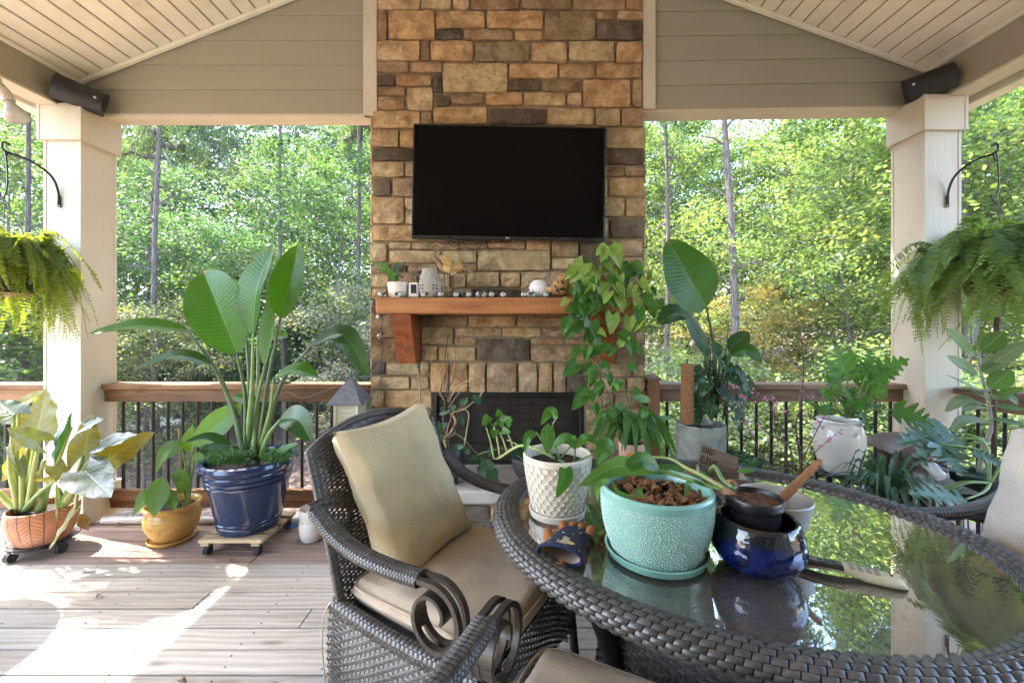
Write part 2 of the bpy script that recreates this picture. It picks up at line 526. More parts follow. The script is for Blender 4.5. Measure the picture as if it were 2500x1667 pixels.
# solid wall behind the boards, and the pale underside of the beam
mb = MB()
mb.add([V(-3.2, WY + 0.012, 2.9), V(-0.8, WY + 0.012, 2.9), V(-0.8, WY + 0.012, 3.9), V(-3.2, WY + 0.012, 3.0)], [(0, 1, 2, 3)])
mb.add([V(0.8, WY + 0.012, 2.95), V(3.2, WY + 0.012, 2.98), V(3.2, WY + 0.012, 3.05), V(0.8, WY + 0.012, 3.9)], [(0, 1, 2, 3)])
mb.prism([(-3.2, 2.9), (3.1, 2.95), (3.1, 3.12), (AX, AZ), (-3.2, 3.06)], 0.10, 'Y', WY + 0.015)
mb.build('wall_core', M_SIDING, gable)
MB().prism([(-3.08, 2.868), (-1.0, 2.868), (-1.0, 2.885), (-3.08, 2.885)], 0.135, 'Y', WY - 0.012).build('soffit_board', M_CREAMX, gable)
MB().prism([(0.93, 2.896), (2.96, 2.929), (2.96, 2.945), (0.93, 2.912)], 0.135, 'Y', WY - 0.012).build('soffit_board', M_CREAMX, gable)
MB().cbox((-1.062, WY - 0.035, 2.868), (-0.965, WY + 0.01, 3.96), 0.002).build('trim_board', M_CREAM, gable)
MB().cbox((0.925, WY - 0.035, 2.912), (1.013, WY + 0.01, 3.96), 0.002).build('trim_board', M_CREAM, gable)
# eave beams
MB().cbox((-3.22, -2.6, 2.885), (-3.09, WY - 0.014, 3.12), 0.003).build('eave_beam', M_SIDINGY, roof)
MB().cbox((2.963, -2.6, 2.945), (3.093, WY - 0.014, 3.2), 0.003).build('eave_beam', M_SIDINGY, roof)
MB().cbox((-3.225, -2.6, 2.867), (-3.085, WY - 0.014, 2.884), 0.002).build('beam_soffit', M_CREAMY, roof)
MB().cbox((2.958, -2.6, 2.927), (3.098, WY - 0.014, 2.944), 0.002).build('beam_soffit', M_CREAMY, roof)
# plank ceiling
def ceiling(side):
    cl = part_empty('ceiling', roof)
    if side < 0: A, B = V(-3.10, 0, rakeL(-3.10)), V(AX, 0, AZ)
    else: A, B = V(2.97, 0, rakeR(2.97)), V(AX, 0, AZ)
    d = B - A; L = d.length; d.normalize()
    n_ = V(-d.z, 0, d.x) if side < 0 else V(d.z, 0, -d.x)
    if n_.z < 0: n_ = -n_
    pw = 0.1062
    n = int(L / pw) + 1
    Mx = Matrix(((d.x, 0, n_.x, 0), (0, 1, 0, 0), (d.z, 0, n_.z, 0), (0, 0, 0, 1)))
    me = MB().cbox((0.0035, -2.4, 0.0), (pw - 0.0035, WY - 0.016, 0.012), 0.005).mesh('ceiling_plank', M_VINYL)
    for i in range(n):
        o = link('ceiling_plank', me, cl)
        o.matrix_local = Matrix.Translation(A + d * (i * pw + (0.0 if side < 0 else 0.02))) @ Mx
    MB().box((-0.02, -2.45, 0.013), (L, WY + 0.02, 0.02), Matrix.Translation(A) @ Mx).build('ceiling_backing', M_GROOVE, cl)
    # roof sheet running out past the beam to the eave
    MB().box((-0.52, -2.6, 0.10), (L + 0.02, 3.45, 0.16), Matrix.Translation(A) @ Mx).build('roof_sheet', M_ROOF, roof)
    # trim along the rake and along the eave beam
    MB().cbox((0.0, WY - 0.05, -0.026), (L, WY - 0.017, 0.0), 0.004, Matrix.Translation(A) @ Mx).build('rake_trim', M_VINYL, roof)
    MB().cbox((0.005, -2.4, -0.022), (0.035, WY - 0.052, -0.001), 0.004, Matrix.Translation(A) @ Mx).build('eave_trim', M_VINYL, roof)
    # ribbed eave soffit, fascia and gutter outside the beam
    xo = -3.222 if side < 0 else 3.095
    zs = 2.985 if side < 0 else 3.03
    for k in range(19):
        y = -2.4 + k * 0.30
        x0, x1 = sorted((xo, xo + side * 0.215))
        MB().cbox((x0, y, zs), (x1, y + 0.293, zs + 0.012), 0.004).build('soffit_panel', M_VINYL, roof)
    x0, x1 = sorted((xo + side * 0.215, xo + side * 0.235))
    MB().cbox((x0, -2.6, zs - 0.05), (x1, 3.42, zs + 0.12), 0.003).build('fascia', M_CREAMY, roof)
    x0, x1 = sorted((xo + side * 0.237, xo + side * 0.34))
    MB().prism([(x0, zs - 0.045 + 0.03 * (side > 0) * 0), (x1, zs - 0.045), (x1 + 0.0, zs + 0.08), (x0, zs + 0.08)], 6.0, 'Y', -2.58).build('gutter', M_VINYL, roof)
    # downspout elbow tucked in behind the column
    e = xo + side * 0.27
    cxm = -3.075 if side < 0 else 2.935
    pts = bez([V(e, 3.13, zs - 0.03), V(e, 3.13, zs - 0.13), V(e - side * 0.06, 3.14, zs - 0.22), V(cxm + side * 0.1, 3.17, zs - 0.30), V(cxm + side * 0.03, 3.18, zs - 0.34)], 20)
    MB().tube(pts, 0.05, 12, flat=0.75).build('downspout', M_CREAMY, roof, True, sharp=40)
ceiling(-1); ceiling(1)

# ================================================================ chimney
CHY = 2.95
chim = thing('stone_chimney', 'tall tan and brown stone chimney with fireplace below the television', 'chimney', (0, 0, 0))
X0, X1 = (910 - CX) / F * CHY, (1570 - CX) / F * CHY
fx0, fx1 = (1056 - CX) / F * CHY, (1426 - CX) / F * CHY
fz0, fz1 = 0.384, HC + (HY - 957) / F * CHY
mb = MB()
back = CHY + 0.95
mb.box((X0 + 0.004, CHY, 0.0), (fx0, back, 4.4))
mb.box((fx1, CHY, 0.0), (X1 - 0.004, back, 4.4))
mb.box((fx0, CHY, fz1), (fx1, back, 4.4))
mb.box((fx0, CHY, 0.0), (fx1, back, fz0))
mb.build('core', M_MORTAR, chim)
PAL = {'t': (0.52, 0.415, 0.28), 'o': (0.50, 0.36, 0.215), 'g': (0.32, 0.27, 0.195), 'd': (0.14, 0.121, 0.104), 'y': (0.49, 0.42, 0.275), 'b': (0.38, 0.29, 0.2)}
srn = random.Random(21)
def stone(xa, za, xb, zb, kind, y=CHY, parent=chim, depth=None, side=0):
    """one hewn stone: uneven outline, lumpy face, standing proud of the mortar"""
    w, h = xb - xa, zb - za
    if w < 0.02 or h < 0.02: return
    nx = max(3, min(7, int(w / 0.05))); nz = max(3, min(5, int(h / 0.04)))
    dep = depth if depth is not None else srn.uniform(0.020, 0.042)
    sd = srn.uniform(0, 100)
    vs = []; idx = {}
    for j in range(nz + 1):
        for i in range(nx + 1):
            u, v = i / nx, j / nz
            ex = min(u, 1 - u) * w; ez = min(v, 1 - v) * h
            edge = min(ex, ez)
            jx = noise.noise((sd, v * h * 22, u * 3)) * 0.006 if 0 < 1 else 0
            jz = noise.noise((u * w * 22, sd, v * 3)) * 0.006
            lump = noise.noise((u * w * 14 + sd, v * h * 14, sd)) * 0.022 + noise.noise((u * w * 34 + sd, v * h * 34, sd + 9)) * 0.010
            yy = dep + lump
            if edge < 1e-6: yy = dep * 0.66 + lump * 0.35
            cu = 1.0
            if (i in (0, nx)) and (j in (0, nz)): cu = 0.0
            x = xa + u * w + jx + (0.0035 if i == 0 else (-0.0035 if i == nx else 0)) * (1 - cu)
            z = za + v * h + jz + (0.0035 if j == 0 else (-0.0035 if j == nz else 0)) * (1 - cu)
            idx[(i, j)] = len(vs); vs.append((x, y - yy, z))
    fs = [(idx[(i, j)], idx[(i + 1, j)], idx[(i + 1, j + 1)], idx[(i, j + 1)]) for i in range(nx) for j in range(nz)]
    ring = [(i, 0) for i in range(nx)] + [(nx, j) for j in range(nz)] + [(i, nz) for i in range(nx, 0, -1)] + [(0, j) for j in range(nz, 0, -1)]
    b0 = len(vs)
    for k in ring:
        p = vs[idx[k]]; vs.append((p[0], y + 0.004, p[2]))
    m = len(ring)
    for a in range(m):
        c = (a + 1) % m
        fs.append((idx[ring[a]], b0 + a, b0 + c, idx[ring[c]]))
    col = PAL[kind]
    g = srn.uniform(0.86, 1.16); hsh = srn.uniform(-0.03, 0.03)
    cen = V((xa + xb) / 2, y, (za + zb) / 2)
    me = MB().add([V(*p) - cen for p in vs], fs).mesh('stone', M_STONE, srn.random() < 0.3, 30)
    link('stone', me, parent, cen, color=(col[0] * g * (1 + hsh), col[1] * g, col[2] * g * (1 - hsh)))
def stones(rows, s, ox, oy, pad=2.0):
    for (a, b, c, d, k) in rows:
        p = px(ox + a / s, oy + d / s, CHY); q = px(ox + c / s, oy + b / s, CHY)
        stone(p.x + 0.0, p.z, q.x, q.z, k)
up = [(192,-120,460,72,'t'),(470,-120,657,72,'y'),(672,-120,770,72,'t'),(790,-120,1088,72,'b'),(1105,-120,1422,72,'b'),(1437,-120,1760,72,'b'),(1775,-120,1878,72,'o'),
 (192,78,250,268,'b'),(265,85,555,262,'o'),(565,90,870,192,'o'),(888,88,1238,197,'o'),(1255,90,1572,265,'g'),(1588,85,1705,133,'b'),(1718,85,1876,137,'t'),
 (568,198,725,265,'d'),(745,205,1046,268,'b'),(1065,210,1235,268,'o'),(1588,152,1876,265,'d'),
 (192,280,460,398,'t'),(466,272,518,398,'b'),(533,278,797,400,'o'),(815,283,1155,402,'g'),(1170,290,1392,406,'t'),(1408,282,1690,402,'y'),(1708,283,1870,408,'o'),
 (192,407,385,470,'b'),(410,410,600,472,'b'),(608,418,1014,597,'y'),(1028,420,1333,507,'o'),(1348,422,1566,507,'o'),(1583,418,1868,507,'o'),
 (192,487,297,555,'d'),(312,490,533,557,'b'),(547,487,600,597,'d'),(1030,514,1225,585,'d'),(1240,525,1482,588,'g'),(1500,523,1795,692,'o'),(1815,523,1870,690,'b'),
 (192,565,366,620,'b'),(383,572,540,715,'t'),(192,630,362,708,'b'),(560,618,652,682,'d'),(662,605,860,673,'b'),(882,602,1110,682,'o'),(1123,605,1383,680,'y'),(1400,605,1483,678,'t'),
 (162,720,460,823,'t'),(470,727,535,810,'b'),(550,697,886,800,'o'),(910,705,1257,800,'d'),(1272,700,1563,803,'y'),(1577,706,1727,815,'y'),(1742,703,1883,813,'b'),
 (162,838,325,945,'b'),(335,843,540,945,'o'),(160,955,410,1030,'d'),(425,955,640,1030,'t'),(160,1042,360,1135,'t'),(370,1050,560,1135,'t'),(162,1147,272,1255,'d'),(292,1147,500,1258,'b'),
 (162,1268,358,1430,'t'),(370,1272,540,1345,'t'),(372,1355,540,1432,'t'),(162,1445,460,1540,'o'),
 (1645,825,1883,952,'y'),(1560,962,1883,1055,'d'),(1560,1070,1755,1130,'b'),(1768,1070,1883,1130,'b'),(1520,1145,1648,1260,'y'),(1665,1143,1883,1254,'o'),(1560,1275,1757,1385,'y'),(1772,1275,1883,1385,'b'),(1540,1400,1655,1515,'y'),(1672,1402,1883,1520,'d'),
 (560,815,900,940,'b'),(915,815,1250,940,'t'),(1265,815,1630,940,'o'),(660,960,1100,1060,'t'),(1115,960,1545,1060,'g'),(580,1080,1000,1250,'o'),(1015,1080,1500,1250,'b'),(560,1270,980,1420,'t'),(1000,1270,1520,1420,'b'),(480,1440,900,1540,'b'),(915,1440,1520,1540,'t')]
stones(up, 2.614, 850, 0)
lo = [(175,135,270,252,'t'),(288,122,440,167,'b'),(448,130,770,172,'b'),(778,115,965,168,'b'),(975,115,1228,165,'b'),(1242,112,1403,175,'o'),(1418,112,1597,222,'b'),(1617,115,1880,290,'d'),(1893,112,2045,218,'b'),
 (293,182,640,262,'t'),(655,182,890,262,'y'),(905,180,1402,315,'y'),(1420,235,1597,305,'t'),(1895,230,2045,338,'b'),
 (175,268,290,328,'b'),(303,275,410,328,'d'),(420,278,620,328,'b'),(635,276,790,328,'b'),(800,276,888,322,'b'),
 (172,342,283,428,'t'),(300,345,480,428,'b'),(495,345,705,428,'t'),(720,338,815,430,'t'),(830,332,1050,430,'y'),(1065,335,1193,428,'t'),(1205,330,1500,490,'t'),(1515,318,1605,490,'b'),(1620,305,1880,490,'b'),(1893,350,2045,490,'b'),
 (172,445,270,515,'t'),(285,442,560,515,'b'),(575,442,860,515,'b'),(875,445,1190,515,'d'),(1205,500,1600,560,'b'),(1615,500,2045,560,'t'),
 (172,528,330,612,'d'),(345,528,700,612,'b'),(715,528,1180,612,'t'),(1195,572,1620,625,'b'),(1635,572,2045,625,'t'),
 (170,628,365,778,'b'),(378,628,508,735,'b'),(170,790,380,935,'b'),(395,750,505,935,'t'),(522,635,825,697,'b'),(842,632,1163,705,'o'),(1180,640,1488,705,'b'),(1503,640,1720,705,'b'),(1735,640,2045,722,'t'),
 (518,712,730,825,'y'),(750,717,1060,770,'t'),(1075,718,1338,775,'y'),(1350,718,1645,775,'b'),(1660,720,1830,825,'b'),(1845,738,2045,825,'t'),
 (745,785,887,832,'b'),(905,790,1255,940,'d'),(1270,788,1495,825,'b'),(1510,788,1645,825,'b'),
 (518,838,620,935,'t'),(635,848,885,937,'y'),(1272,840,1560,943,'b'),(1578,840,1800,943,'b'),(1815,840,2050,955,'b'),
 (168,950,260,1037,'d'),(273,953,490,1037,'y'),(503,955,562,1037,'y'),(577,955,697,1157,'o'),(710,960,828,1155,'o'),(843,957,953,1158,'t'),(967,957,1168,1157,'b'),(1187,957,1310,1155,'t'),(1327,957,1415,1158,'o'),(1432,958,1510,1158,'b'),(1526,960,1643,1158,'d'),(1660,968,1962,1048,'t'),(1977,972,2053,1045,'t'),
 (170,1053,428,1132,'t'),(443,1053,560,1132,'t'),(1660,1062,1925,1150,'t'),(1940,1062,2053,1150,'t'),
 (170,1148,250,1258,'t'),(266,1148,578,1262,'o'),(1660,1166,1840,1262,'b'),(1855,1166,2053,1262,'b'),
 (170,1274,440,1345,'t'),(455,1274,578,1345,'b'),(1660,1276,1900,1362,'t'),(1915,1276,2053,1362,'b'),
 (170,1360,350,1440,'b'),(365,1360,578,1440,'o'),(1660,1378,2053,1455,'b'),(170,1455,470,1540,'t'),(485,1455,578,1540,'g'),(1660,1470,1820,1560,'y'),(1835,1470,2053,1560,'t'),
 (170,1556,300,1640,'b'),(315,1556,578,1640,'t'),(1660,1575,1960,1660,'b'),(1975,1575,2053,1660,'t')]
stones(lo, 2.851, 850, 550)
# lowest courses beside the hearth
z = 0.395
for (za, zb) in ((0.02, 0.12), (0.14, 0.25), (0.27, 0.375)):
    for (xa, xb) in ((X0 + 0.01, -0.90), (0.88, X1 - 0.01)):
        stone(xa, za, xb, zb, srn.choice('tbo'))
# returns of the chimney (its two sides), one column of quoins each
for sx, xx in ((-1, X0), (1, X1)):
    zc = 0.1
    while zc < 2.8:
        h = srn.uniform(0.09, 0.2); w = srn.uniform(0.2, 0.45)
        col = PAL[srn.choice('tobgyd')]
        y0 = CHY + 0.0
        while y0 < CHY + 0.9:
            w = srn.uniform(0.18, 0.4); y1 = min(CHY + 0.94, y0 + w)
            a, b = sorted((xx, xx + sx * 0.022))
            o = MB().cbox((a, y0 + 0.007, zc), (b, y1 - 0.007, zc + h - 0.014), 0.006).build('stone', M_STONE, chim, color=PAL[srn.choice('tobgyt')])
            y0 = y1
        zc += h
# firebox
M_SOOT = plain('sooty_firebrick', (0.030, 0.024, 0.020), 0.95, var=0.3, nscale=8)
M_FBR = plain('firebrick', (0.085, 0.058, 0.042), 0.95, var=0.3, nscale=12)
fb = part_empty('firebox', chim)
mb = MB()
mb.box((fx0 + 0.01, CHY + 0.50, fz0), (fx1 - 0.01, CHY + 0.52, fz1))
mb.box((fx0, CHY + 0.02, fz0), (fx0 + 0.012, CHY + 0.5, fz1))
mb.box((fx1 - 0.012, CHY + 0.02, fz0), (fx1, CHY + 0.5, fz1))
mb.box((fx0, CHY + 0.02, fz1 - 0.012), (fx1, CHY + 0.5, fz1))
mb.build('firebox_lining', M_SOOT, fb)
brk = MB().cbox((0, 0, 0), (0.19, 0.012, 0.055), 0.004).mesh('firebrick', M_FBR)
for r in range(8):
    for k in range(6):
        xx = fx0 + 0.03 + k * 0.2 - (0.1 if r % 2 else 0.0)
        if xx < fx0 + 0.012 or xx + 0.19 > fx1 - 0.012: continue
        link('firebrick', brk, fb, (xx, CHY + 0.488, fz0 + 0.02 + r * 0.063))
fr = 0.03
mb = MB()
mb.cbox((fx0 - 0.0, CHY - 0.005, fz0), (fx0 + fr, CHY + 0.02, fz1), 0.003)
mb.cbox((fx1 - fr, CHY - 0.005, fz0), (fx1, CHY + 0.02, fz1), 0.003)
mb.cbox((fx0 + fr, CHY - 0.005, fz1 - fr), (fx1 - fr, CHY + 0.02, fz1), 0.003)
mb.cbox((fx0 + fr, CHY - 0.005, fz0), (fx1 - fr, CHY + 0.02, fz0 + 0.025), 0.003)
mb.build('fire_frame', M_BLACK, fb)
def mesh_screen():
    t = NT('fire_screen_mesh')
    vec = t.coord('Object')
    m = t.mapping(vec, (95, 95, 95))
    s_ = t.n('ShaderNodeSeparateXYZ', {'Vector': m})
    a = t.math('FRACT', t.math('ADD', s_.outputs['X'], s_.outputs['Z']))
    b = t.math('FRACT', t.math('SUBTRACT', s_.outputs['X'], s_.outputs['Z']))
    wire = t.math('MAXIMUM', t.math('GREATER_THAN', a, 0.72), t.math('GREATER_THAN', b, 0.72))
    t.P(Base_Color=(0.05, 0.042, 0.036), Roughness=0.5, Metallic=0.4, Alpha=wire)
    return t.m
M_SCREEN = mesh_screen()
def curtain(u, v):
    x = fx0 + fr + u * (fx1 - fx0 - 2 * fr)
    return V(x, CHY + 0.034 + 0.003 * math.sin(x * 42), fz0 + 0.025 + v * (fz1 - fz0 - 0.055))
MB().grid(curtain, 90, 2).build('fire_screen', M_SCREEN, fb, True)
# hearth: slab on a stone base
HX0, HX1, HYF = -0.88, 0.86, 2.47
he = part_empty('hearth', chim)
MB().box((HX0 + 0.03, HYF + 0.035, 0.0), (HX1 - 0.03, CHY, 0.30)).build('hearth_core', M_MORTAR, he)
MB().cbox((HX0, HYF, 0.30), (HX1, CHY + 0.02, 0.383), 0.012).build('hearth_slab', M_CONC, he)
zz = 0.01
for zb, cuts in ((0.105, (-0.84, -0.62, -0.41, -0.12, 0.05, 0.32, 0.55, 0.83)), (0.195, (-0.84, -0.7, -0.45, -0.36, -0.07, 0.16, 0.3, 0.83)), (0.292, (-0.84, -0.5, -0.14, 0.18, 0.45, 0.83))):
    for a, b in zip(cuts[:-1], cuts[1:]):
        stone(a + 0.006, zz, b - 0.006, zb - 0.008, srn.choice('ttoybgd'), HYF + 0.035, he, 0.022)
    zz = zb + 0.004
# mantel
mt = MB().cbox((-0.862, 2.60, 1.446), (0.785, CHY - 0.005, 1.548), 0.005).build('mantel_shelf', M_CEDAR, chim)
def bracket(xa, xb):
    prof = [(2.63, 1.445), (2.64, 1.40), (2.675, 1.33), (2.72, 1.25), (2.755, 1.175), (2.775, 1.118), (CHY - 0.02, 1.118), (CHY - 0.02, 1.445)]
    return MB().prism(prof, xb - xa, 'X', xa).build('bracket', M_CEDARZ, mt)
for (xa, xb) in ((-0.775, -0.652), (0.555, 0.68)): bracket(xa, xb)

# ================================================================ the house wall behind the viewer
hw_ = thing('house_wall', 'cream clapboard house wall with glazed doors facing the porch', 'wall', (0, -2.45, 0), kind='structure')
MB().box((-3.3, 0.0, -0.3), (6.0, 0.2, 5.0)).build('wall_core', M_CREAMX, hw_)
for k in range(24): MB().prism([(-0.014, k * 0.18), (0.0, k * 0.18), (0.0, k * 0.18 + 0.178), (-0.004, k * 0.18 + 0.178)], 9.3, 'X', -3.3, Matrix.Translation(V(0, 0.2, 0)) @ Matrix.Scale(-1, 4, V(0, 1, 0))).build('siding_board', M_CREAMX, hw_)
M_PANE = plain('dark_window_pane', (0.02, 0.022, 0.025), 0.05, var=0.05)
for x in (-1.6, -0.6, 0.4):
    MB().cbox((x, 0.2, 0.05), (x + 0.92, 0.245, 2.15), 0.006).build('door_frame', M_CREAM, hw_)
    MB().box((x + 0.09, 0.246, 0.22), (x + 0.83, 0.250, 2.05)).build('door_pane', M_PANE, hw_)
# ================================================================ railings
def rail_run(name, label, xa, xb, y, mat, nb, ztop=0.954, ends=(0, 0)):
    t = thing(name, label, 'railing', ((xa + xb) / 2, y, 0))
    L = (xb - xa) / 2
    MB().cbox((-L, -0.07, ztop - 0.038), (L, 0.07, ztop), 0.004).build('cap_rail', mat, t)
    MB().cbox((-L + ends[0], -0.042, ztop - 0.130), (L - ends[1], -0.004, ztop - 0.04), 0.003).build('face_rail', mat, t)
    MB().cbox((-L + ends[0], -0.042, 0.108), (L - ends[1], -0.004, 0.190), 0.003).build('bottom_rail', mat, t)
    MB().cbox((-L + ends[0], -0.032, 0.056), (L - ends[1], 0.03, 0.103), 0.003).build('bottom_plate', mat, t)
    b = MB().tube([V(0, 0, 0.10), V(0, 0, ztop - 0.05)], 0.0112, 10).mesh('baluster', M_BLACK, True, 50)
    n = int(2 * L / 0.109)
    off = (2 * L - (n - 1) * 0.109) / 2
    for i in range(n): link('baluster', b, t, (-L + off + i * 0.109, 0.010, 0))
    return t
rail_run('deck_railing', 'stained wood railing with black balusters behind the blue planter', -2.94, -1.02, 3.02, M_RAIL, 18)
rail_run('deck_railing', 'sunlit reddish rail continuing across the open deck', -6.4, -3.20, 3.02, M_RAIL, 30)
t = rail_run('deck_railing', 'weathered brown railing with black balusters behind the white crock', 0.955, 2.83, 3.02, M_RAILG, 17)
MB().cbox((-0.93, -0.075, 0.0), (-0.845, 0.03, 0.985), 0.005).build('newel_post', M_POST, t)
MB().add([V(-0.937,-0.082,0.985),V(-0.838,-0.082,0.985),V(-0.838,0.037,0.985),V(-0.937,0.037,0.985),V(-0.937,-0.082,1.0),V(-0.838,-0.082,1.0),V(-0.838,0.037,1.0),V(-0.937,0.037,1.0),V(-0.8875,-0.0225,1.03)],
         [(0,3,2,1),(0,1,5,4),(1,2,6,5),(2,3,7,6),(3,0,4,7),(4,5,8),(5,6,8),(6,7,8),(7,4,8)]).build('post_cap', M_RAILG, t)
# the side railing turns towards the house
sr = thing('deck_railing', 'weathered side railing behind the tall ficus in the green pot', 'railing', (3.00, 2.80, 0), math.atan2(-0.86, 0.50))
Ls = 1.7
MB().cbox((0.0, -0.07, 0.916), (Ls, 0.07, 0.954), 0.004).build('cap_rail', M_RAILY, sr)
MB().cbox((0.04, -0.042, 0.824), (Ls, -0.004, 0.914), 0.003).build('face_rail', M_RAILY, sr)
MB().cbox((0.04, -0.042, 0.108), (Ls, -0.004, 0.19), 0.003).build('bottom_rail', M_RAILY, sr)
b = MB().tube([V(0, 0, 0.0), V(0, 0, 0.9)], 0.0112, 10).mesh('baluster', M_BLACK, True, 50)
for i in range(14): link('baluster', b, sr, (0.10 + i * 0.115, 0.01, 0))
# plastic pipe along the deck edge
M_PVC = plain('white_plastic_pipe', (0.66, 0.63, 0.58), 0.4, var=0.08, dirt=(0.45, 0.4, 0.33))
o = MB().tube([V(-2.84, 2.868, 0.0255), V(-1.05, 2.868, 0.0255)], 0.0245, 16).build('plastic_pipe', M_PVC, None, True, sharp=50)
tag(o, 'white plastic pipe lying along the deck edge under the railing', 'pipe')
# ================================================================ ground and woods
def gz(x, y):
    d = math.hypot(x, y)
    base = -2.35 + max(0.0, d - 15.0) * 0.055
    if y < 6: base -= 0.0
    return base + 0.22 * noise.noise((x * 0.11, y * 0.11, 3.0)) + 0.05 * noise.noise((x * 0.6, y * 0.6, 9.0))
def litter():
    t = NT('leaf_litter')
    vec = t.coord('Object')
    n1 = t.noise(vec, 3.0, 8.0, 0.7)
    n2 = t.noise(vec, 0.35, 4.0)
    vc = t.voro(vec, 11.0, out='Color')
    sp = t.n('ShaderNodeSeparateColor', {'Color': vc})
    c = t.ramp(t.math('ADD', t.math('MULTIPLY', n1, 0.6), t.math('MULTIPLY', sp.outputs[0], 0.4)), [(0.25, (0.055, 0.033, 0.022)), (0.5, (0.17, 0.10, 0.065)), (0.75, (0.30, 0.20, 0.14))])
    c = t.mix(t.rng(n2, 0.5, 0.7, 0.0, 0.5), c, (0.10, 0.12, 0.045))
    t.P(Base_Color=c, Roughness=0.95)
    t.bump(t.math('ADD', n1, sp.outputs[1]), 0.8, 0.05)
    return t.m
M_LITTER = litter()
def ground():
    n = 90
    xs = [math.copysign(abs(u) ** 1.9, u) * 420 for u in lin(-1, 1, n)]
    ys = [math.copysign(abs(u) ** 1.9, u) * 420 + 10 for u in lin(-1, 1, n)]
    vs = [(x, y, gz(x, y) if math.hypot(x, y) < 60 else 0.2 + 0.02 * (math.hypot(x, y) - 60)) for x in xs for y in ys]
    w = n + 1
    fs = [(i*w+j, (i+1)*w+j, (i+1)*w+j+1, i*w+j+1) for i in range(n) for j in range(n)]
    o = MB().add(vs, fs).build('ground', M_LITTER, None, True)
    tag(o, 'brown leaf-strewn forest floor sloping away below the deck', 'ground', kind='structure')
ground()

def tree_leaf(name, tr=0.5, gloss=0.45, sat=1.0):
    t = NT(name)
    oc = t.info('Color')
    isl = t.n('ShaderNodeNewGeometry').outputs['Random Per Island']
    v = t.rng(isl, 0, 1, 0.4, 1.55)
    c = t.mix(1.0, oc, t.n('ShaderNodeCombineXYZ', {'X': v, 'Y': v, 'Z': v}), 'MULTIPLY')
    h2 = t.math('FRACT', t.math('MULTIPLY', isl, 17.31))
    c = t.mix(t.rng(h2, 0.62, 1.0, 0.0, 0.55), c, t.mix(1.0, c, (1.5, 1.2, 0.7), 'MULTIPLY'))
    big = t.noise(t.coord('Object'), 0.55, 3.0)
    c = t.mix(t.rng(big, 0.4, 0.65, 0.0, 0.4), c, t.mix(1.0, c, (0.72, 0.95, 1.15), 'MULTIPLY'))
    t.P(Base_Color=c, Roughness=gloss)
    t.b.inputs['Specular IOR Level'].default_value = 0.5
    tr_n = t.n('ShaderNodeBsdfTranslucent', {'Color': t.mix(1.0, c, (1.4, 1.5, 0.7), 'MULTIPLY')})
    mx = t.n('ShaderNodeMixShader', {0: tr, 1: t.b.outputs[0], 2: tr_n.outputs[0]})
    t.t.links.new(mx.outputs[0], t.out.inputs['Surface'])
    return t.m
M_TLEAF = tree_leaf('woodland_leaf', 0.58)
def bark(name, a, b):
    t = NT(name)
    vec = shifted(t)
    n = t.noise(t.mapping(vec, (7, 7, 1.3)), 3.0, 6.0, 0.65, 0.8)
    cr = t.voro(t.mapping(vec, (9, 9, 2.2)), 1.6, 'DISTANCE_TO_EDGE')
    t.P(Base_Color=t.mix(t.rng(n, 0.3, 0.7, 0, 1), a, b), Roughness=0.95)
    t.bump(t.math('ADD', n, t.rng(cr, 0, 0.2, 0, 0.6)), 1.0, 0.04)
    return t.m
M_BARK = bark('grey_bark', (0.075, 0.062, 0.052), (0.24, 0.205, 0.175))
M_BARKP = bark('pine_bark', (0.06, 0.048, 0.041), (0.20, 0.165, 0.145))

def quads(cent, nrm, az, ln, wd, bend=0.12):
    """arrays -> rhombic leaves, slightly folded"""
    n = len(cent)
    nrm = nrm / np.linalg.norm(nrm, axis=1, keepdims=True)
    t = np.stack([np.cos(az), np.sin(az), np.zeros(n)], 1)
    t -= nrm * np.sum(t * nrm, 1, keepdims=True)
    t /= np.maximum(1e-6, np.linalg.norm(t, axis=1, keepdims=True))
    b = np.cross(nrm, t)
    ln = ln[:, None]; wd = wd[:, None]
    p0 = cent - t * ln * 0.5
    p1 = cent + b * wd * 0.5 - t * ln * 0.06 - nrm * ln * bend
    p2 = cent + t * ln * 0.5 - nrm * ln * bend * 0.8
    p3 = cent - b * wd * 0.5 - t * ln * 0.06 - nrm * ln * bend
    v = np.stack([p0, p1, p2, p3], 1).reshape(-1, 3)
    return v
def quad_mesh(name, v, mat):
    n = len(v) // 4
    me = bpy.data.meshes.new(name)
    me.vertices.add(n * 4); me.loops.add(n * 4); me.polygons.add(n)
    me.vertices.foreach_set('co', v.astype(np.float32).ravel())
    me.loops.foreach_set('vertex_index', np.arange(n * 4, dtype=np.int32))
    me.polygons.foreach_set('loop_start', np.arange(0, n * 4, 4, dtype=np.int32))
    me.polygons.foreach_set('loop_total', np.full(n, 4, dtype=np.int32))
    me.materials.append(mat)
    me.update(calc_edges=True)
    return me
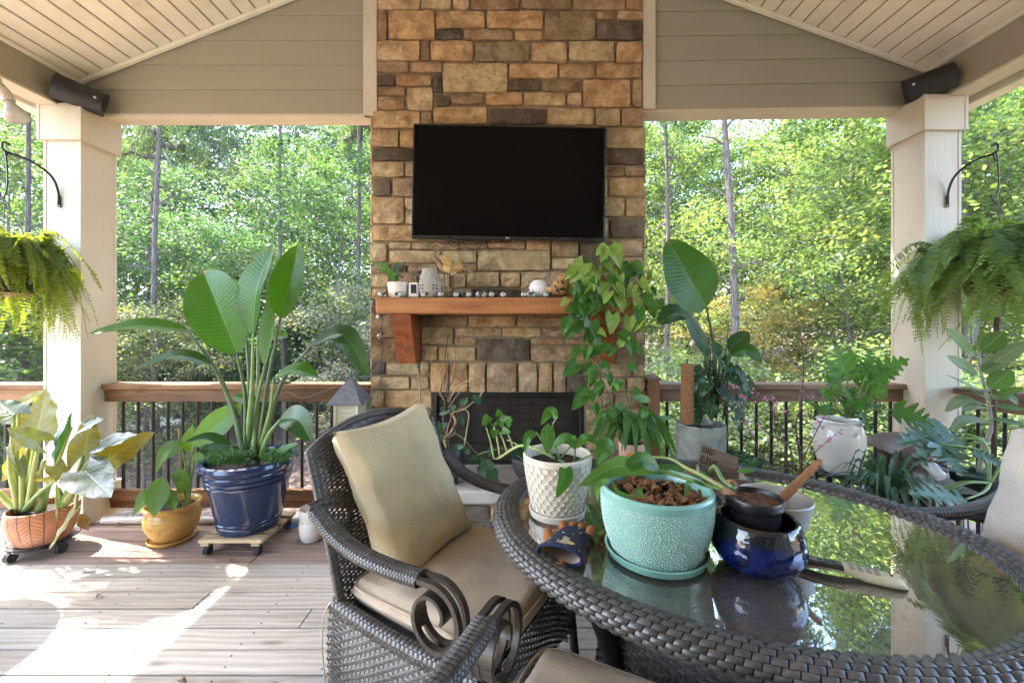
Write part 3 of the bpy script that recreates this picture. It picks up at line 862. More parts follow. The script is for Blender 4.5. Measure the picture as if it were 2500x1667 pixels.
def make_tree(seed, H, hb, Rr, nlimb, nspray, nleaf, leaf, r0, kind='broad', lean=0.0):
    g = np.random.default_rng(seed)
    tr = MB()
    th = H * 0.93
    cur = [V(lean * H * (i / 10) ** 1.3 + (0.22 if kind == 'pine' else 0.12) * math.sin(seed + i * 0.8), 0.16 * math.cos(seed * 2 + i * 0.7), th * i / 10 - 0.3 * (i == 0)) for i in range(11)]
    tr.tube(cur, [r0 * (1.25 if i == 0 else 1) * (1 - 0.085 * i) for i in range(11)], 9)
    if kind == 'pine':
        for k in range(14):
            h_ = hb * (0.35 + 0.65 * k / 14); i_ = int(h_ / th * 10); a_ = k * 2.4; b_ = cur[i_].lerp(cur[i_ + 1], h_ / th * 10 - i_)
            l_ = float(g.uniform(0.3, 1.3)); e_ = b_ + V(math.cos(a_) * l_, math.sin(a_) * l_, float(g.uniform(-0.2, 0.35)) * l_)
            tr.tube([b_, b_.lerp(e_, 0.5) + V(0, 0, 0.06), e_], [r0 * 0.2, r0 * 0.13, r0 * 0.04], 5, cap=False)
    cents = []
    for k in range(nlimb):
        f = (k + 0.5) / nlimb
        h = hb + (H * 0.95 - hb) * f
        i = min(9, max(0, int(h / th * 10))); base = cur[i].lerp(cur[i + 1], min(1, max(0, h / th * 10 - i)))
        az = k * 2.39996 + g.normal(0, 0.3)
        if kind == 'broad': ll = Rr * (0.45 + 0.75 * math.sin(PI * min(1, 0.12 + 0.85 * f)) ** 0.8) * g.uniform(0.72, 1.15); up_ = g.uniform(0.1, 0.65) + 0.3 * f
        else: ll = Rr * (1.05 - 0.75 * f) * g.uniform(0.7, 1.15); up_ = g.uniform(-0.05, 0.3)
        d = V(math.cos(az), math.sin(az), up_)
        pts = [base + d * (ll * t) + V(g.normal(0, 0.12), g.normal(0, 0.12), -0.22 * ll * t * t + g.normal(0, 0.08)) * (t > 0) for t in lin(0, 1, 5)]
        rb = r0 * (0.42 - 0.25 * f)
        tr.tube(pts, [rb * (1 - 0.16 * j) for j in range(6)], 5, cap=False)
        for s_ in range(nspray):
            t = g.uniform(0.22, 1.05)
            j = min(4, int(t * 5)); p = pts[j].lerp(pts[j + 1], min(1.2, t * 5 - j))
            sp = 0.30 * ll ** 0.5
            q = p + V(g.normal(0, sp * 0.75), g.normal(0, sp * 0.75), g.normal(0, sp * 0.5))
            if g.random() < 0.3: tr.tube([p, p.lerp(q, 0.5) + V(0, 0, 0.05), q], [rb * 0.3, rb * 0.22, rb * 0.1], 4, cap=False)
            cents.append((q, 0.26 + 0.10 * g.random()))
    cents = [(c, s_) for c, s_ in cents if c.z > 0.1]
    C = np.array([list(c) for c, _ in cents]); Sg = np.array([s_ for _, s_ in cents])
    per = max(1, nleaf // len(C))
    idx = np.repeat(np.arange(len(C)), per)
    n = len(idx)
    if kind == 'broad':
        off = g.normal(0, 1, (n, 3)) * np.stack([Sg[idx] * 1.15, Sg[idx] * 1.15, Sg[idx] * 0.42], 1)
        tilt = g.normal(0, 1, (len(C), 3)) * 0.25
        cen = C[idx] + off
        cen[:, 2] += (off[:, 0] * tilt[idx, 0] + off[:, 1] * tilt[idx, 1]) - 0.25 * (off[:, 0] ** 2 + off[:, 1] ** 2)
        nr = np.stack([g.normal(0, 0.55, n), g.normal(0, 0.55, n), np.ones(n)], 1) + tilt[idx] * 0.8
        ln = leaf * g.uniform(0.65, 1.3, n)
        v = quads(cen, nr, g.uniform(0, 2 * PI, n), ln, ln * g.uniform(0.5, 0.78, n))
    else:
        dirs = g.normal(0, 1, (n, 3)); dirs[:, 2] += 0.5
        dirs /= np.linalg.norm(dirs, axis=1, keepdims=True)
        ln = leaf * g.uniform(0.7, 1.2, n)
        cen = C[idx] + g.normal(0, 0.16, (n, 3)) + dirs * ln[:, None] * 0.4
        side = np.cross(dirs, g.normal(0, 1, (n, 3)))
        side /= np.maximum(1e-6, np.linalg.norm(side, axis=1, keepdims=True))
        wv = side * (leaf * 0.045)
        v = np.stack([cen - dirs * ln[:, None] * 0.5 - wv, cen - dirs * ln[:, None] * 0.5 + wv, cen + dirs * ln[:, None] * 0.5 + wv, cen + dirs * ln[:, None] * 0.5 - wv], 1).reshape(-1, 3)
    return tr.mesh('trunk', M_BARKP if kind != 'broad' else M_BARK, True), quad_mesh('crown', v, M_TLEAF)
VAR = {
 'tall': [make_tree(11, 15.0, 3.2, 3.6, 34, 9, 25000, 0.15, 0.17), make_tree(12, 14.0, 2.6, 3.4, 34, 9, 25000, 0.145, 0.14, lean=0.06)],
 'mid': [make_tree(13, 9.0, 1.1, 3.0, 28, 8, 19000, 0.125, 0.10), make_tree(14, 8.0, 0.9, 2.8, 26, 8, 17000, 0.12, 0.08, lean=0.08)],
 'maple': [make_tree(15, 8.5, 0.6, 2.9, 30, 7, 27000, 0.105, 0.085)],
 'bush': [make_tree(16, 3.6, 0.25, 1.9, 20, 6, 11000, 0.125, 0.04), make_tree(17, 2.8, 0.15, 1.7, 18, 6, 9000, 0.11, 0.035)],
 'pine': [make_tree(18, 17.0, 7.6, 2.9, 30, 9, 24000, 0.30, 0.17, 'pine', lean=0.025), make_tree(19, 16.5, 6.8, 2.8, 28, 9, 22000, 0.30, 0.16, 'pine', lean=-0.03)],
}
trn = random.Random(5)
TREES = {
 'tall': ('tree', 'tall broad-leaved tree with grey trunk', 'tall trees of the wood'),
 'mid': ('tree', 'medium leafy green tree', 'medium trees of the wood'),
 'maple': ('tree', 'bright yellow-green tree in sun', 'bright large-leaved trees'),
 'bush': ('shrub', 'low bushy green shrub', 'understory shrubs'),
 'pine': ('tree', 'tall bare-stemmed pine', 'pines in the wood'),
}
NAMES = {'tall': 'forest_tree', 'mid': 'leafy_tree', 'maple': 'maple_tree', 'bush': 'understory_shrub', 'pine': 'pine_tree'}
def plant_tree(kind, X, Y, s=1.0, col=None, var=None, label=None, group=None, rz=None, sz=None):
    tm, cm = VAR[kind][var if var is not None else trn.randrange(len(VAR[kind]))]
    cat, lab, grp = TREES[kind]
    pxx = CX + F * X / Y
    zone = 'past the sunlit open deck' if pxx < 100 else ('behind the blue planter' if pxx < 915 else ('behind the white crock' if pxx < 2180 else 'past the ficus and side railing'))
    depth_ = '' if kind in ('maple',) else (' in the front rank' if Y < {'tall': 20, 'mid': 14, 'bush': 12, 'pine': 16}[kind] else ' farther back')
    lab = lab + ' ' + zone + depth_; grp = grp + ' ' + zone + depth_
    o = thing(NAMES[kind], label or lab, cat, (X, Y, gz(X, Y)), rz if rz is not None else trn.uniform(0, 6.28), group or grp if not (label and not group) else None)
    o.scale = (s, s, sz or s * trn.uniform(0.95, 1.1))
    c = col or {'tall': (0.075, 0.125, 0.045), 'mid': (0.085, 0.15, 0.045), 'maple': (0.185, 0.235, 0.085), 'bush': (0.085, 0.145, 0.05), 'pine': (0.12, 0.17, 0.09)}[kind]
    g = trn.uniform(0.85, 1.2); h = trn.uniform(-0.12, 0.12)
    link('trunk', tm, o)
    link('crown', cm, o, color=(c[0] * g * (1 + h), c[1] * g, c[2] * g * (1 - h)))
    return o
def at(pxx, Y): return ((pxx - CX) / F * Y, Y)
# left of the chimney (cooler greens)
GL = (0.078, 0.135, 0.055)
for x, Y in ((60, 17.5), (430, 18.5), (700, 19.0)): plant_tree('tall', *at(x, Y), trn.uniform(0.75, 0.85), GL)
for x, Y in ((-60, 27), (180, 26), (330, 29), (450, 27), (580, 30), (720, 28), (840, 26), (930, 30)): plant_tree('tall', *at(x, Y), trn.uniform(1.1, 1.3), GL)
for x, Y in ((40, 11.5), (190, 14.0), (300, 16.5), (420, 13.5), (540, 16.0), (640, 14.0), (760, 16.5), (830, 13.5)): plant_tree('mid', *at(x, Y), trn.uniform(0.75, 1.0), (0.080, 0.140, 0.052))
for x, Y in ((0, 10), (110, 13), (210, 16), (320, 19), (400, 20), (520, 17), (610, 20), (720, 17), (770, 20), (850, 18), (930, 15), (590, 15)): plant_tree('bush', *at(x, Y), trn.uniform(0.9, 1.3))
plant_tree('mid', *at(345, 9.6), 0.5, (0.135, 0.15, 0.075), 1, 'small dogwood with a pinkish tinge beside the cream column')
plant_tree('mid', *at(880, 11.5), 0.6, (0.19, 0.18, 0.135), 1, 'small tree with pale pinkish grey leaves beside the chimney')
for x, Y, s_ in ((383, 10.4, 0.46), (366, 13.0, 0.62), (692, 12.0, 0.36), (870, 12.5, 0.40), (888, 13.4, 0.46), (60, 10.0, 0.42)): plant_tree('pine', *at(x, Y), s_, sz=1.3)
# right of the chimney (warmer, sunnier)
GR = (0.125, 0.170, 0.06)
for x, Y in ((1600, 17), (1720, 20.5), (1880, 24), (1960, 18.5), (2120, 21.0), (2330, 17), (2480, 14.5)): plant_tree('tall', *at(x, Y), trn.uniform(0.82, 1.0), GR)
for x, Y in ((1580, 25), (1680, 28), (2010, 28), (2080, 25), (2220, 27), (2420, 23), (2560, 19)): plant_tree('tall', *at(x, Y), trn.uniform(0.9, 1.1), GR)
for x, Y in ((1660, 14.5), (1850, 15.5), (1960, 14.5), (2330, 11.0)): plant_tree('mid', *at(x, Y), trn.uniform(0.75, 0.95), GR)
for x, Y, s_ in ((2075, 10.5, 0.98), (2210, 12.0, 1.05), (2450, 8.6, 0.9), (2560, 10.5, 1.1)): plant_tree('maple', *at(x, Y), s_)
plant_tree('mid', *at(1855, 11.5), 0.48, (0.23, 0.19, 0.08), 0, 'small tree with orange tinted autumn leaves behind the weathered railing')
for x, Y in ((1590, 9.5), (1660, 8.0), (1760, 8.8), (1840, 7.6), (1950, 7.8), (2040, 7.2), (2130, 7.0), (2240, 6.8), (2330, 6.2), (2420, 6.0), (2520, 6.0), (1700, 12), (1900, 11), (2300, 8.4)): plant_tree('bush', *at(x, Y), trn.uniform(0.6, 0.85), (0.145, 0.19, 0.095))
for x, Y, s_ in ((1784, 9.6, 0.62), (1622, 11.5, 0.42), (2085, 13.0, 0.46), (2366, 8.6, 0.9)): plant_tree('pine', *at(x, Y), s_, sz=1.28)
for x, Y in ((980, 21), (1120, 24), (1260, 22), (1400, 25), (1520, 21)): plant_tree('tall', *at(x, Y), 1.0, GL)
# the mass of far woods closing the view
def far_woods():
    g = np.random.default_rng(77)
    n = 130000
    ang = g.uniform(-1.05, 1.05, n)
    keep = np.abs(ang) > 0.0
    ang = ang[keep]; n = len(ang)
    d = g.uniform(33, 46, n)
    x = np.sin(ang) * d; y = np.cos(ang) * d
    lobes = np.array([noise.noise((float(a) * 9.0, 2.0, 0.5)) for a in ang])
    top = 20.5 + 4.0 * lobes - 9.0 * np.exp(-((ang - 0.50) / 0.07) ** 2)
    z = g.uniform(-1.0, 1.0, n) ** 1.0 * 0.5 + g.uniform(0, 1, n) ** 0.85 * top
    cen = np.stack([x, y, z], 1)
    # gather leaves into clumps
    k = 4200
    ci = g.integers(0, n, k)
    cc = cen[ci]
    which = g.integers(0, k, n)
    cen = cc[which] + g.normal(0, 1, (n, 3)) * np.array([0.9, 0.9, 0.45])
    nr = np.stack([g.normal(0, 0.6, n), g.normal(0, 0.6, n) - 0.2, np.ones(n)], 1)
    ln = g.uniform(0.22, 0.42, n)
    v = quads(cen, nr, g.uniform(0, 6.28, n), ln, ln * 0.65)
    o = link('far_woods', quad_mesh('far_woods', v, M_TLEAF), color=(0.095, 0.145, 0.065))
    tag(o, 'dense green mass of far woods closing the view', 'woods', kind='stuff')
far_woods()
# small utility trailer parked among the trunks
M_TRAIL = plain('galvanised_panel', (0.45, 0.46, 0.46), 0.45, 0.3, var=0.1)
M_TYRE = plain('tyre_rubber', (0.02, 0.02, 0.022), 0.85)
tx, ty = at(418, 13.4)
tr = thing('utility_trailer', 'small grey utility trailer parked among the tree trunks', 'trailer', (tx, ty, gz(tx, ty)), R(8))
MB().cbox((-1.5, -0.5, 0.42), (0.35, 0.5, 0.5), 0.01).build('bed', M_TRAIL, tr)
for k in range(3): MB().cbox((-1.5, -0.51, 0.52 + 0.1 * k), (0.35, -0.49, 0.585 + 0.1 * k), 0.004).build('side_slat', M_TRAIL, tr)
MB().cbox((0.05, -0.62, 0.5), (0.65, -0.5, 0.74), 0.05).build('fender', M_PVC, tr)
w_ = MB().tube([V(0.3, -0.62, 0.30), V(0.3, -0.46, 0.30)], 0.30, 20).build('wheel', M_TYRE, tr, True, sharp=40)
MB().tube([V(0.3, -0.632, 0.30), V(0.3, -0.622, 0.30)], 0.15, 14).build('rim', M_TRAIL, w_, True, sharp=40)
# ================================================================ woven resin furniture
def wicker(name, col, rough=0.36):
    t = NT(name)
    vec = t.coord('Object')
    n = t.noise(vec, 8.0, 4.0)
    isl = t.n('ShaderNodeNewGeometry').outputs['Random Per Island']
    v = t.rng(isl, 0, 1, 0.8, 1.25)
    c = t.mix(t.rng(n, 0.35, 0.7, 0, 1), tuple(x * 0.8 for x in col), tuple(x * 1.3 for x in col))
    c = t.mix(1.0, c, t.n('ShaderNodeCombineXYZ', {'X': v, 'Y': v, 'Z': v}), 'MULTIPLY')
    t.P(Base_Color=c, Roughness=t.rng(t.noise(vec, 50.0), 0.3, 0.7, rough * 0.8, rough * 1.3))
    t.b.inputs['Specular IOR Level'].default_value = 0.55
    return t.m
M_WICK = wicker('dark_resin_wicker', (0.072, 0.067, 0.062))
M_WICKIN = plain('wicker_core', (0.016, 0.014, 0.013), 0.7)
M_SCROLL = plain('worn_bronze_paint', (0.055, 0.046, 0.038), 0.42, 0.35, var=0.25, nscale=20, dirt=(0.14, 0.11, 0.085))
def weave(mb, P, nu, nv, w=0.78, amp=0.0032, stakes=True, swap=False):
    """flat strands running along u over and under stakes that run along v. P(u, v) -> (point, normal)"""
    for j in range(nv):
        va, vb = (j + 0.5 - w / 2) / nv, (j + 0.5 + w / 2) / nv
        vm = (va + vb) / 2
        vs = []
        ns = nu * 2
        for i in range(ns + 1):
            u = i / ns
            ph = PI * (u * nu + j)
            d = amp * math.cos(ph)
            for vv, lift in ((va, -0.35), (vm, 0.55), (vb, -0.35)):
                p, n = P(u, vv)
                vs.append(p + n * (d + amp * lift))
        fs = []
        for i in range(ns):
            a = i * 3
            fs += [(a, a + 3, a + 4, a + 1), (a + 1, a + 4, a + 5, a + 2)]
        mb.add(vs, fs)
    if stakes:
        for i in range(nu + 1):
            u = i / nu; du = 0.20 / nu
            vs = []
            ns = max(2, nv // 2)
            for j in range(ns + 1):
                v = j / ns
                for uu in (max(0, u - du), min(1, u + du)):
                    p, n = P(uu, v)
                    vs.append(p - n * amp * 0.25)
            fs = [(2 * j, 2 * j + 1, 2 * j + 3, 2 * j + 2) for j in range(ns)]
            mb.add(vs, fs)
    return mb
def lozenges(mb, P, nu, nv, fu=0.96, fv=0.92, lift=0.0045, skew=0.0):
    """close brick-bond weave: each visible strand crossing is a small raised lozenge"""
    for j in range(nv):
        for i in range(nu):
            u0 = (i + (0.5 if j % 2 else 0.0)) / nu
            du = fu / nu; dv = fv / nv
            v0 = j / nv + (1 - fv) * 0.5 / nv
            vs = []
            for a, la in ((0, 0.0), (0.28, 1.0), (0.72, 1.0), (1, 0.0)):
                for b, lb in ((0, 0.1), (0.5, 1.0), (1, 0.1)):
                    p, n = P(u0 + du * a + skew * b / nu, v0 + dv * b)
                    vs.append(p + n * (lift * la * lb))
            fs = []
            for a in range(3):
                for b in range(2):
                    k = a * 3 + b
                    fs.append((k, k + 3, k + 4, k + 1))
            mb.add(vs, fs)
    return mb
def surf(Pf, e=1e-3):
    """wraps a point function with a numeric normal"""
    def P(u, v):
        p = Pf(u, v)
        a = Pf(u + e, v) - Pf(u - e, v); b = Pf(u, v + e) - Pf(u, v - e)
        n = a.cross(b)
        return p, (n.normalized() if n.length > 1e-12 else V(0, 0, 1))
    return P
def tube_surf(path, r, up=(0, 0, 1), flat=1.0, closed=False):
    """P(u,v) on a tube round a polyline; v goes round"""
    n = len(path)
    fr = []
    for i in range(n):
        a = path[(i - 1) % n] if closed else path[max(i - 1, 0)]
        b = path[(i + 1) % n] if closed else path[min(i + 1, n - 1)]
        t = (b - a).normalized(); B = Vector(up).cross(t).normalized(); N = t.cross(B)
        fr.append((path[i], N, B))
    def P(u, v):
        m = n if closed else n - 1
        x = (u % 1.0 if closed else min(max(u, 0), 1)) * m
        i = min(int(x), m - 1); f = x - i
        p0, n0, b0 = fr[i]; p1, n1, b1 = fr[(i + 1) % n]
        p = p0.lerp(p1, f); N = n0.lerp(n1, f); B = b0.lerp(b1, f)
        a = 2 * PI * v
        nn = N * math.cos(a) * flat + B * math.sin(a)
        return p + nn * r, (N * math.cos(a) / max(flat, 0.3) + B * math.sin(a)).normalized()
    return P

def fabric(name, col):
    t = NT(name)
    vec = t.coord('Object')
    n = t.noise(vec, 5.0, 5.0, 0.6)
    a = t.n('ShaderNodeTexWave', {'Vector': vec, 'Scale': 260.0, 'Distortion': 1.0}); a.bands_direction = 'X'
    b = t.n('ShaderNodeTexWave', {'Vector': vec, 'Scale': 260.0, 'Distortion': 1.0}); b.bands_direction = 'Z'
    w = t.math('ADD', a.outputs['Fac'], b.outputs['Fac'])
    c = t.mix(t.rng(n, 0.35, 0.7, 0, 1), tuple(x * 0.86 for x in col), tuple(min(1, x * 1.1) for x in col))
    c = t.mix(t.rng(t.noise(vec, 180.0, 2.0), 0.4, 0.65, 0, 0.3), c, tuple(x * 0.62 for x in col))
    t.P(Base_Color=c, Roughness=0.9, Sheen_Weight=0.15)
    t.b.inputs['Specular IOR Level'].default_value = 0.15
    cr = t.noise(vec, 9.0, 3.0, 0.5, 1.5)
    t.bump(t.math('ADD', t.math('MULTIPLY', w, 0.16), t.math('MULTIPLY', cr, 1.2)), 0.4, 0.012)
    return t.m
M_TAN = fabric('tan_canvas', (0.54, 0.43, 0.31))
M_TANP = fabric('khaki_pillow_canvas', (0.60, 0.495, 0.305))
M_CREAMF = fabric('cream_canvas', (0.56, 0.49, 0.41))

def superbox(w, d, h, n=10, p=0.30, crown=0.0, seed=1.0, wr=0.006):
    """soft cushion: rounded, puffed, faintly creased; lies in XY, h thick, centred"""
    mb = MB()
    N = n * 2
    def top(sg):
        def P(a, b):
            x, y = a * 2 - 1, b * 2 - 1
            e = max(0.0, (1 - abs(x) ** 6)) ** 0.5 * max(0.0, (1 - abs(y) ** 6)) ** 0.5
            q = 1.0 if p > 0.3 else 1.0 - 0.05 * (abs(x) ** 2 * abs(y) ** 2)
            z = sg * (0.5 * h * e ** p * (1 if e > 0 else 0) + crown * (1 - x * x) * (1 - y * y))
            z += wr * noise.noise((x * 3.1 + seed, y * 3.3, seed)) * e * 1.6 + wr * 0.8 * noise.noise((x * 9 + seed, y * 2.0, seed + 4)) * e
            pin = 0.09 if p > 0.3 else 0.0
            return V(x * w / 2 * q * (1 - pin * (1 - y * y)), y * d / 2 * q * (1 - pin * (1 - x * x)), z)
        return P
    mb.grid(top(1), N, N)
    g = MB().grid(top(-1), N, N)
    mb.add(g.v, [f[::-1] for f in g.f], g.uv)
    return mb

def ribbon(mb, path, half, thick, axis):
    """flat bar of width 2*half (along axis) following path, thick deep"""
    ax = Vector(axis).normalized()
    vs = []
    n = len(path)
    for i, p in enumerate(path):
        t = (path[min(i + 1, n - 1)] - path[max(i - 1, 0)]).normalized()
        nn = t.cross(ax).normalized()
        for sa, sn in ((-1, -1), (1, -1), (1, 1), (-1, 1)):
            vs.append(p + ax * (half * sa) + nn * (thick * 0.5 * sn))
    fs = []
    for i in range(n - 1):
        for k in range(4):
            k2 = (k + 1) % 4
            fs.append((i * 4 + k, i * 4 + k2, (i + 1) * 4 + k2, (i + 1) * 4 + k))
    fs += [(3, 2, 1, 0), tuple((n - 1) * 4 + k for k in range(4))]
    return mb.add(vs, fs)

def wicker_chair(label, loc, rz, cushion, pillow_mat, seat_mat, group='wicker rocking armchairs', pillow=True):
    """local frame: faces +X, width along Y, origin on the floor under the seat centre"""
    t = thing('wicker_armchair', label, 'chair', loc, rz, group)
    D, Wd = 0.58, 0.61
    zs = 0.415; hw = Wd / 2; xb = -D / 2; xf = D / 2
    # back: curved in plan, leaning, arched top
    def backP(u, v):
        y = (u * 2 - 1) * (hw + 0.015 * v)
        topz = 0.995 - 0.075 * (u * 2 - 1) ** 2
        z = 0.36 + (topz - 0.36) * v
        x = xb - 0.17 * max(v, 0.0) ** 1.25 + 0.045 * (u * 2 - 1) ** 2 - 0.02
        return V(x, y, z)
    f = lambda u, v: backP(1 - u, v)
    bk = part_empty('backrest', t)
    mb = weave(MB(), surf(f), 30, 46, 0.86, 0.0034)
    o = mb.build('back_weave', M_WICK, bk, True); o['kind'] = 'stuff'
    edge = [backP(0, v) for v in lin(0, 1, 10)] + [backP(u, 1) for u in lin(0.05, 0.95, 18)] + [backP(1, v) for v in lin(1, 0, 10)]
    eb = MB().tube(edge, 0.013, 10)
    eb.build('back_frame_core', M_WICKIN, bk, True)
    o = lozenges(MB(), tube_surf(edge, 0.0145, (1, 0, 0.2)), 120, 6, 0.9, 0.98, 0.002).build('back_frame_wrap', M_WICK, bk, True); o['kind'] = 'stuff'
    # seat deck and skirts
    MB().cbox((xb, -hw + 0.01, zs - 0.03), (xf, hw - 0.01, zs), 0.01).build('seat_deck', M_WICKIN, t)
    for sy in (-1, 1):
        def sideP(u, v, sy=sy):
            uu = u if sy < 0 else 1 - u
            x = xb - 0.03 + (D + 0.02) * uu
            zt = 0.425 - 0.03 * math.sin(PI * uu) * 0.5 - 0.02 * uu
            zb = 0.12 - 0.05 * uu * (1 - uu) * 2
            z = zb + (zt - zb) * v
            return V(x, sy * (hw + 0.012 + 0.012 * math.sin(PI * v)), z)
        o = weave(MB(), surf(sideP), 30, 24, 0.84, 0.0034).build('side_panel', M_WICK, t, True); o['kind'] = 'stuff'
        top = [V(xb - 0.02 + (D + 0.02) * a, sy * (hw + 0.004), 0.432 - 0.03 * math.sin(PI * a) * 0.5 - 0.02 * a) for a in lin(0, 1, 14)]
        MB().tube(top, 0.022, 10).build('side_rail_core', M_WICKIN, t, True)
        o = lozenges(MB(), tube_surf(top, 0.0235), 34, 9, 0.93, 0.9, 0.003).build('side_rail', M_WICK, t, True); o['kind'] = 'stuff'
    def frontP(u, v):
        y = (u * 2 - 1) * hw
        zb = 0.17 + 0.05 * (1 - (u * 2 - 1) ** 2)
        return V(xf + 0.012 + 0.01 * math.sin(PI * v), y, zb + (0.41 - zb) * v)
    o = weave(MB(), surf(frontP), 32, 20, 0.80, 0.0034).build('front_panel', M_WICK, t, True); o['kind'] = 'stuff'
    # legs ending in small rolled feet
    for sx, sy in ((-1, -1), (-1, 1), (1, -1), (1, 1)):
        x = (xb - 0.01) if sx < 0 else xf
        y = sy * (hw - 0.005)
        lg = MB().tube(bez([V(x, y, 0.41), V(x + 0.012 * sx, y, 0.22), V(x + 0.03 * sx, y, 0.05), V(x + 0.05 * sx, y, 0.022)], 10), [0.017] * 10, 8).build('leg', M_WICKIN, t, True)
        MB().tube([V(x + 0.055 * sx, y - 0.02, 0.022), V(x + 0.055 * sx, y + 0.02, 0.022)], 0.021, 12).build('rolled_foot', M_SCROLL, lg, True, sharp=40)
    # arms with iron scrolls
    for sy in (-1, 1):
        ay = sy * (hw + 0.035)
        ar = part_empty('armrest', t)
        path = bez([V(xb - 0.075, ay, 0.745), V(xb + 0.02, ay, 0.688), V(xb + 0.14, ay, 0.655), V(xb + 0.28, ay, 0.648), V(xf - 0.18, ay, 0.655)], 28)
        MB().tube(path, 0.028, 12, flat=0.62).build('arm_core', M_WICKIN, ar, True)
        o = lozenges(MB(), tube_surf(path, 0.030, (0, 0, 1), 0.66), 40, 11, 0.95, 0.93, 0.0035).build('arm_weave', M_WICK, ar, True); o['kind'] = 'stuff'
        # rear roll
        MB().tube([V(xb - 0.08, ay - 0.028, 0.758), V(xb - 0.08, ay + 0.028, 0.758)], 0.015, 14).build('arm_roll', M_SCROLL, ar, True, sharp=40)
        # front scroll: two bars that curl forward, down and back in
        cx_, cz_, r0 = xf - 0.125, 0.575, 0.088
        sp = []
        for k in range(44):
            a = R(92) - R(470) * k / 43
            q = k / 43
            rr = r0 * (1.0 - 0.66 * max(0, (q - 0.36)) / 0.64)
            sp.append(V(cx_ + rr * math.cos(a) * 0.98, 0, cz_ + rr * math.sin(a)))
        sp = [V(xf - 0.19, 0, 0.66)] + sp
        mb = MB()
        for dy in (-0.017, 0.017):
            ribbon(mb, [p + V(0, ay + dy, 0) for p in sp[:26]], 0.0085, 0.014, (0, 1, 0))
        ribbon(mb, [p + V(0, ay, 0) for p in sp[22:]], 0.024, 0.010, (0, 1, 0))
        mb.build('scroll', M_SCROLL, ar, True, sharp=35)
        MB().tube([V(xf - 0.12, sy * (hw + 0.012), 0.42), V(xf - 0.122, ay, 0.492)], 0.011, 8).build('arm_post', M_SCROLL, ar, True)
    # cushions
    sc = superbox(D + 0.03, Wd - 0.03, 0.088, 12, 0.16, 0.008, 3.0, 0.007)
    sc.build('seat_cushion', seat_mat, t, True, loc=(0.02, 0, zs + 0.046))
    a_, b_ = (D + 0.03) / 2 * 0.985, (Wd - 0.03) / 2 * 0.985
    MB().tube([V(0.02 + a_ * math.copysign(abs(math.cos(q)) ** 0.22, math.cos(q)), b_ * math.copysign(abs(math.sin(q)) ** 0.22, math.sin(q)), zs + 0.072) for q in lin(0, 2 * PI, 80)], 0.0032, 6, cap=False).build('cushion_piping', seat_mat, t, True)
    if pillow:
        pl = superbox(cushion[0], cushion[1], cushion[2], 14, 0.42, 0.012, 7.0, 0.012)
        Mx = Matrix.Translation(V(*cushion[3])) @ Matrix.Rotation(cushion[4], 4, 'Y') @ Matrix.Rotation(cushion[5], 4, 'Z')
        pl.build('back_pillow', pillow_mat, t, True, mat4=Mx)
    # cushion ties
    for sy in (-1, 1):
        MB().tube(bez([V(xb + 0.01, sy * (hw - 0.02), 0.46), V(xb - 0.02, sy * (hw + 0.035), 0.43), V(xb - 0.028, sy * (hw + 0.045), 0.32), V(xb - 0.012, sy * (hw + 0.044), 0.2)], 14), 0.0055, 6, flat=0.4).build('cushion_tie', seat_mat, t, True)
    return t
wicker_chair('dark wicker armchair with khaki back pillow beside the hearth', (-0.18, 1.51, 0), R(-30), (0.60, 0.455, 0.13, (-0.262, -0.015, 0.735), R(66), R(5)), M_TANP, M_TAN)
wicker_chair('dark wicker armchair tucked under the table with its tan seat cushion bare', (0.19, 0.735, 0), math.atan2(0.89, 0.45), (0.5, 0.5, 0.1, (0, 0, 0), 0, 0), M_TAN, M_TAN, pillow=False)
wicker_chair('dark wicker armchair with pale cream back pillow near the pale column', (1.59, 1.24, 0), R(182), (0.56, 0.54, 0.16, (-0.19, 0.0, 0.73), R(72), 0.0), M_CREAMF, M_CREAMF)

# ================================================================ oval glass table
TC = V(0.68, 1.36, 0.0); TA, TB, TR = 0.735, 0.605, R(-20); TZ = 0.72
def ell(a, A, B, z=0.0):
    x, y = A * math.cos(a), B * math.sin(a)
    return V(TC.x + x * math.cos(TR) - y * math.sin(TR), TC.y + x * math.sin(TR) + y * math.cos(TR), z)
tb = thing('patio_table', 'oval glass topped patio table with dark woven rim', 'table', TC)
loc = lambda p: p - TC
rim = [loc(ell(2 * PI * k / 96, TA - 0.02, TB - 0.02, TZ - 0.012)) for k in range(96)]
mbc = MB(); n_ = 96
P_ = tube_surf(rim, 0.042, (0, 0, 1), 0.62, True)
mbc.grid(lambda u, v: P_(u, v)[0] * 1.0, 96, 16)
mbc.build('rim_core', M_WICKIN, tb, True)
Pr = tube_surf(rim, 0.0445, (0, 0, 1), 0.64, True)
o = lozenges(MB(), Pr, 150, 16, 0.90, 0.93, 0.006, 0.12).build('rim_weave', M_WICK, tb, True); o['kind'] = 'stuff'
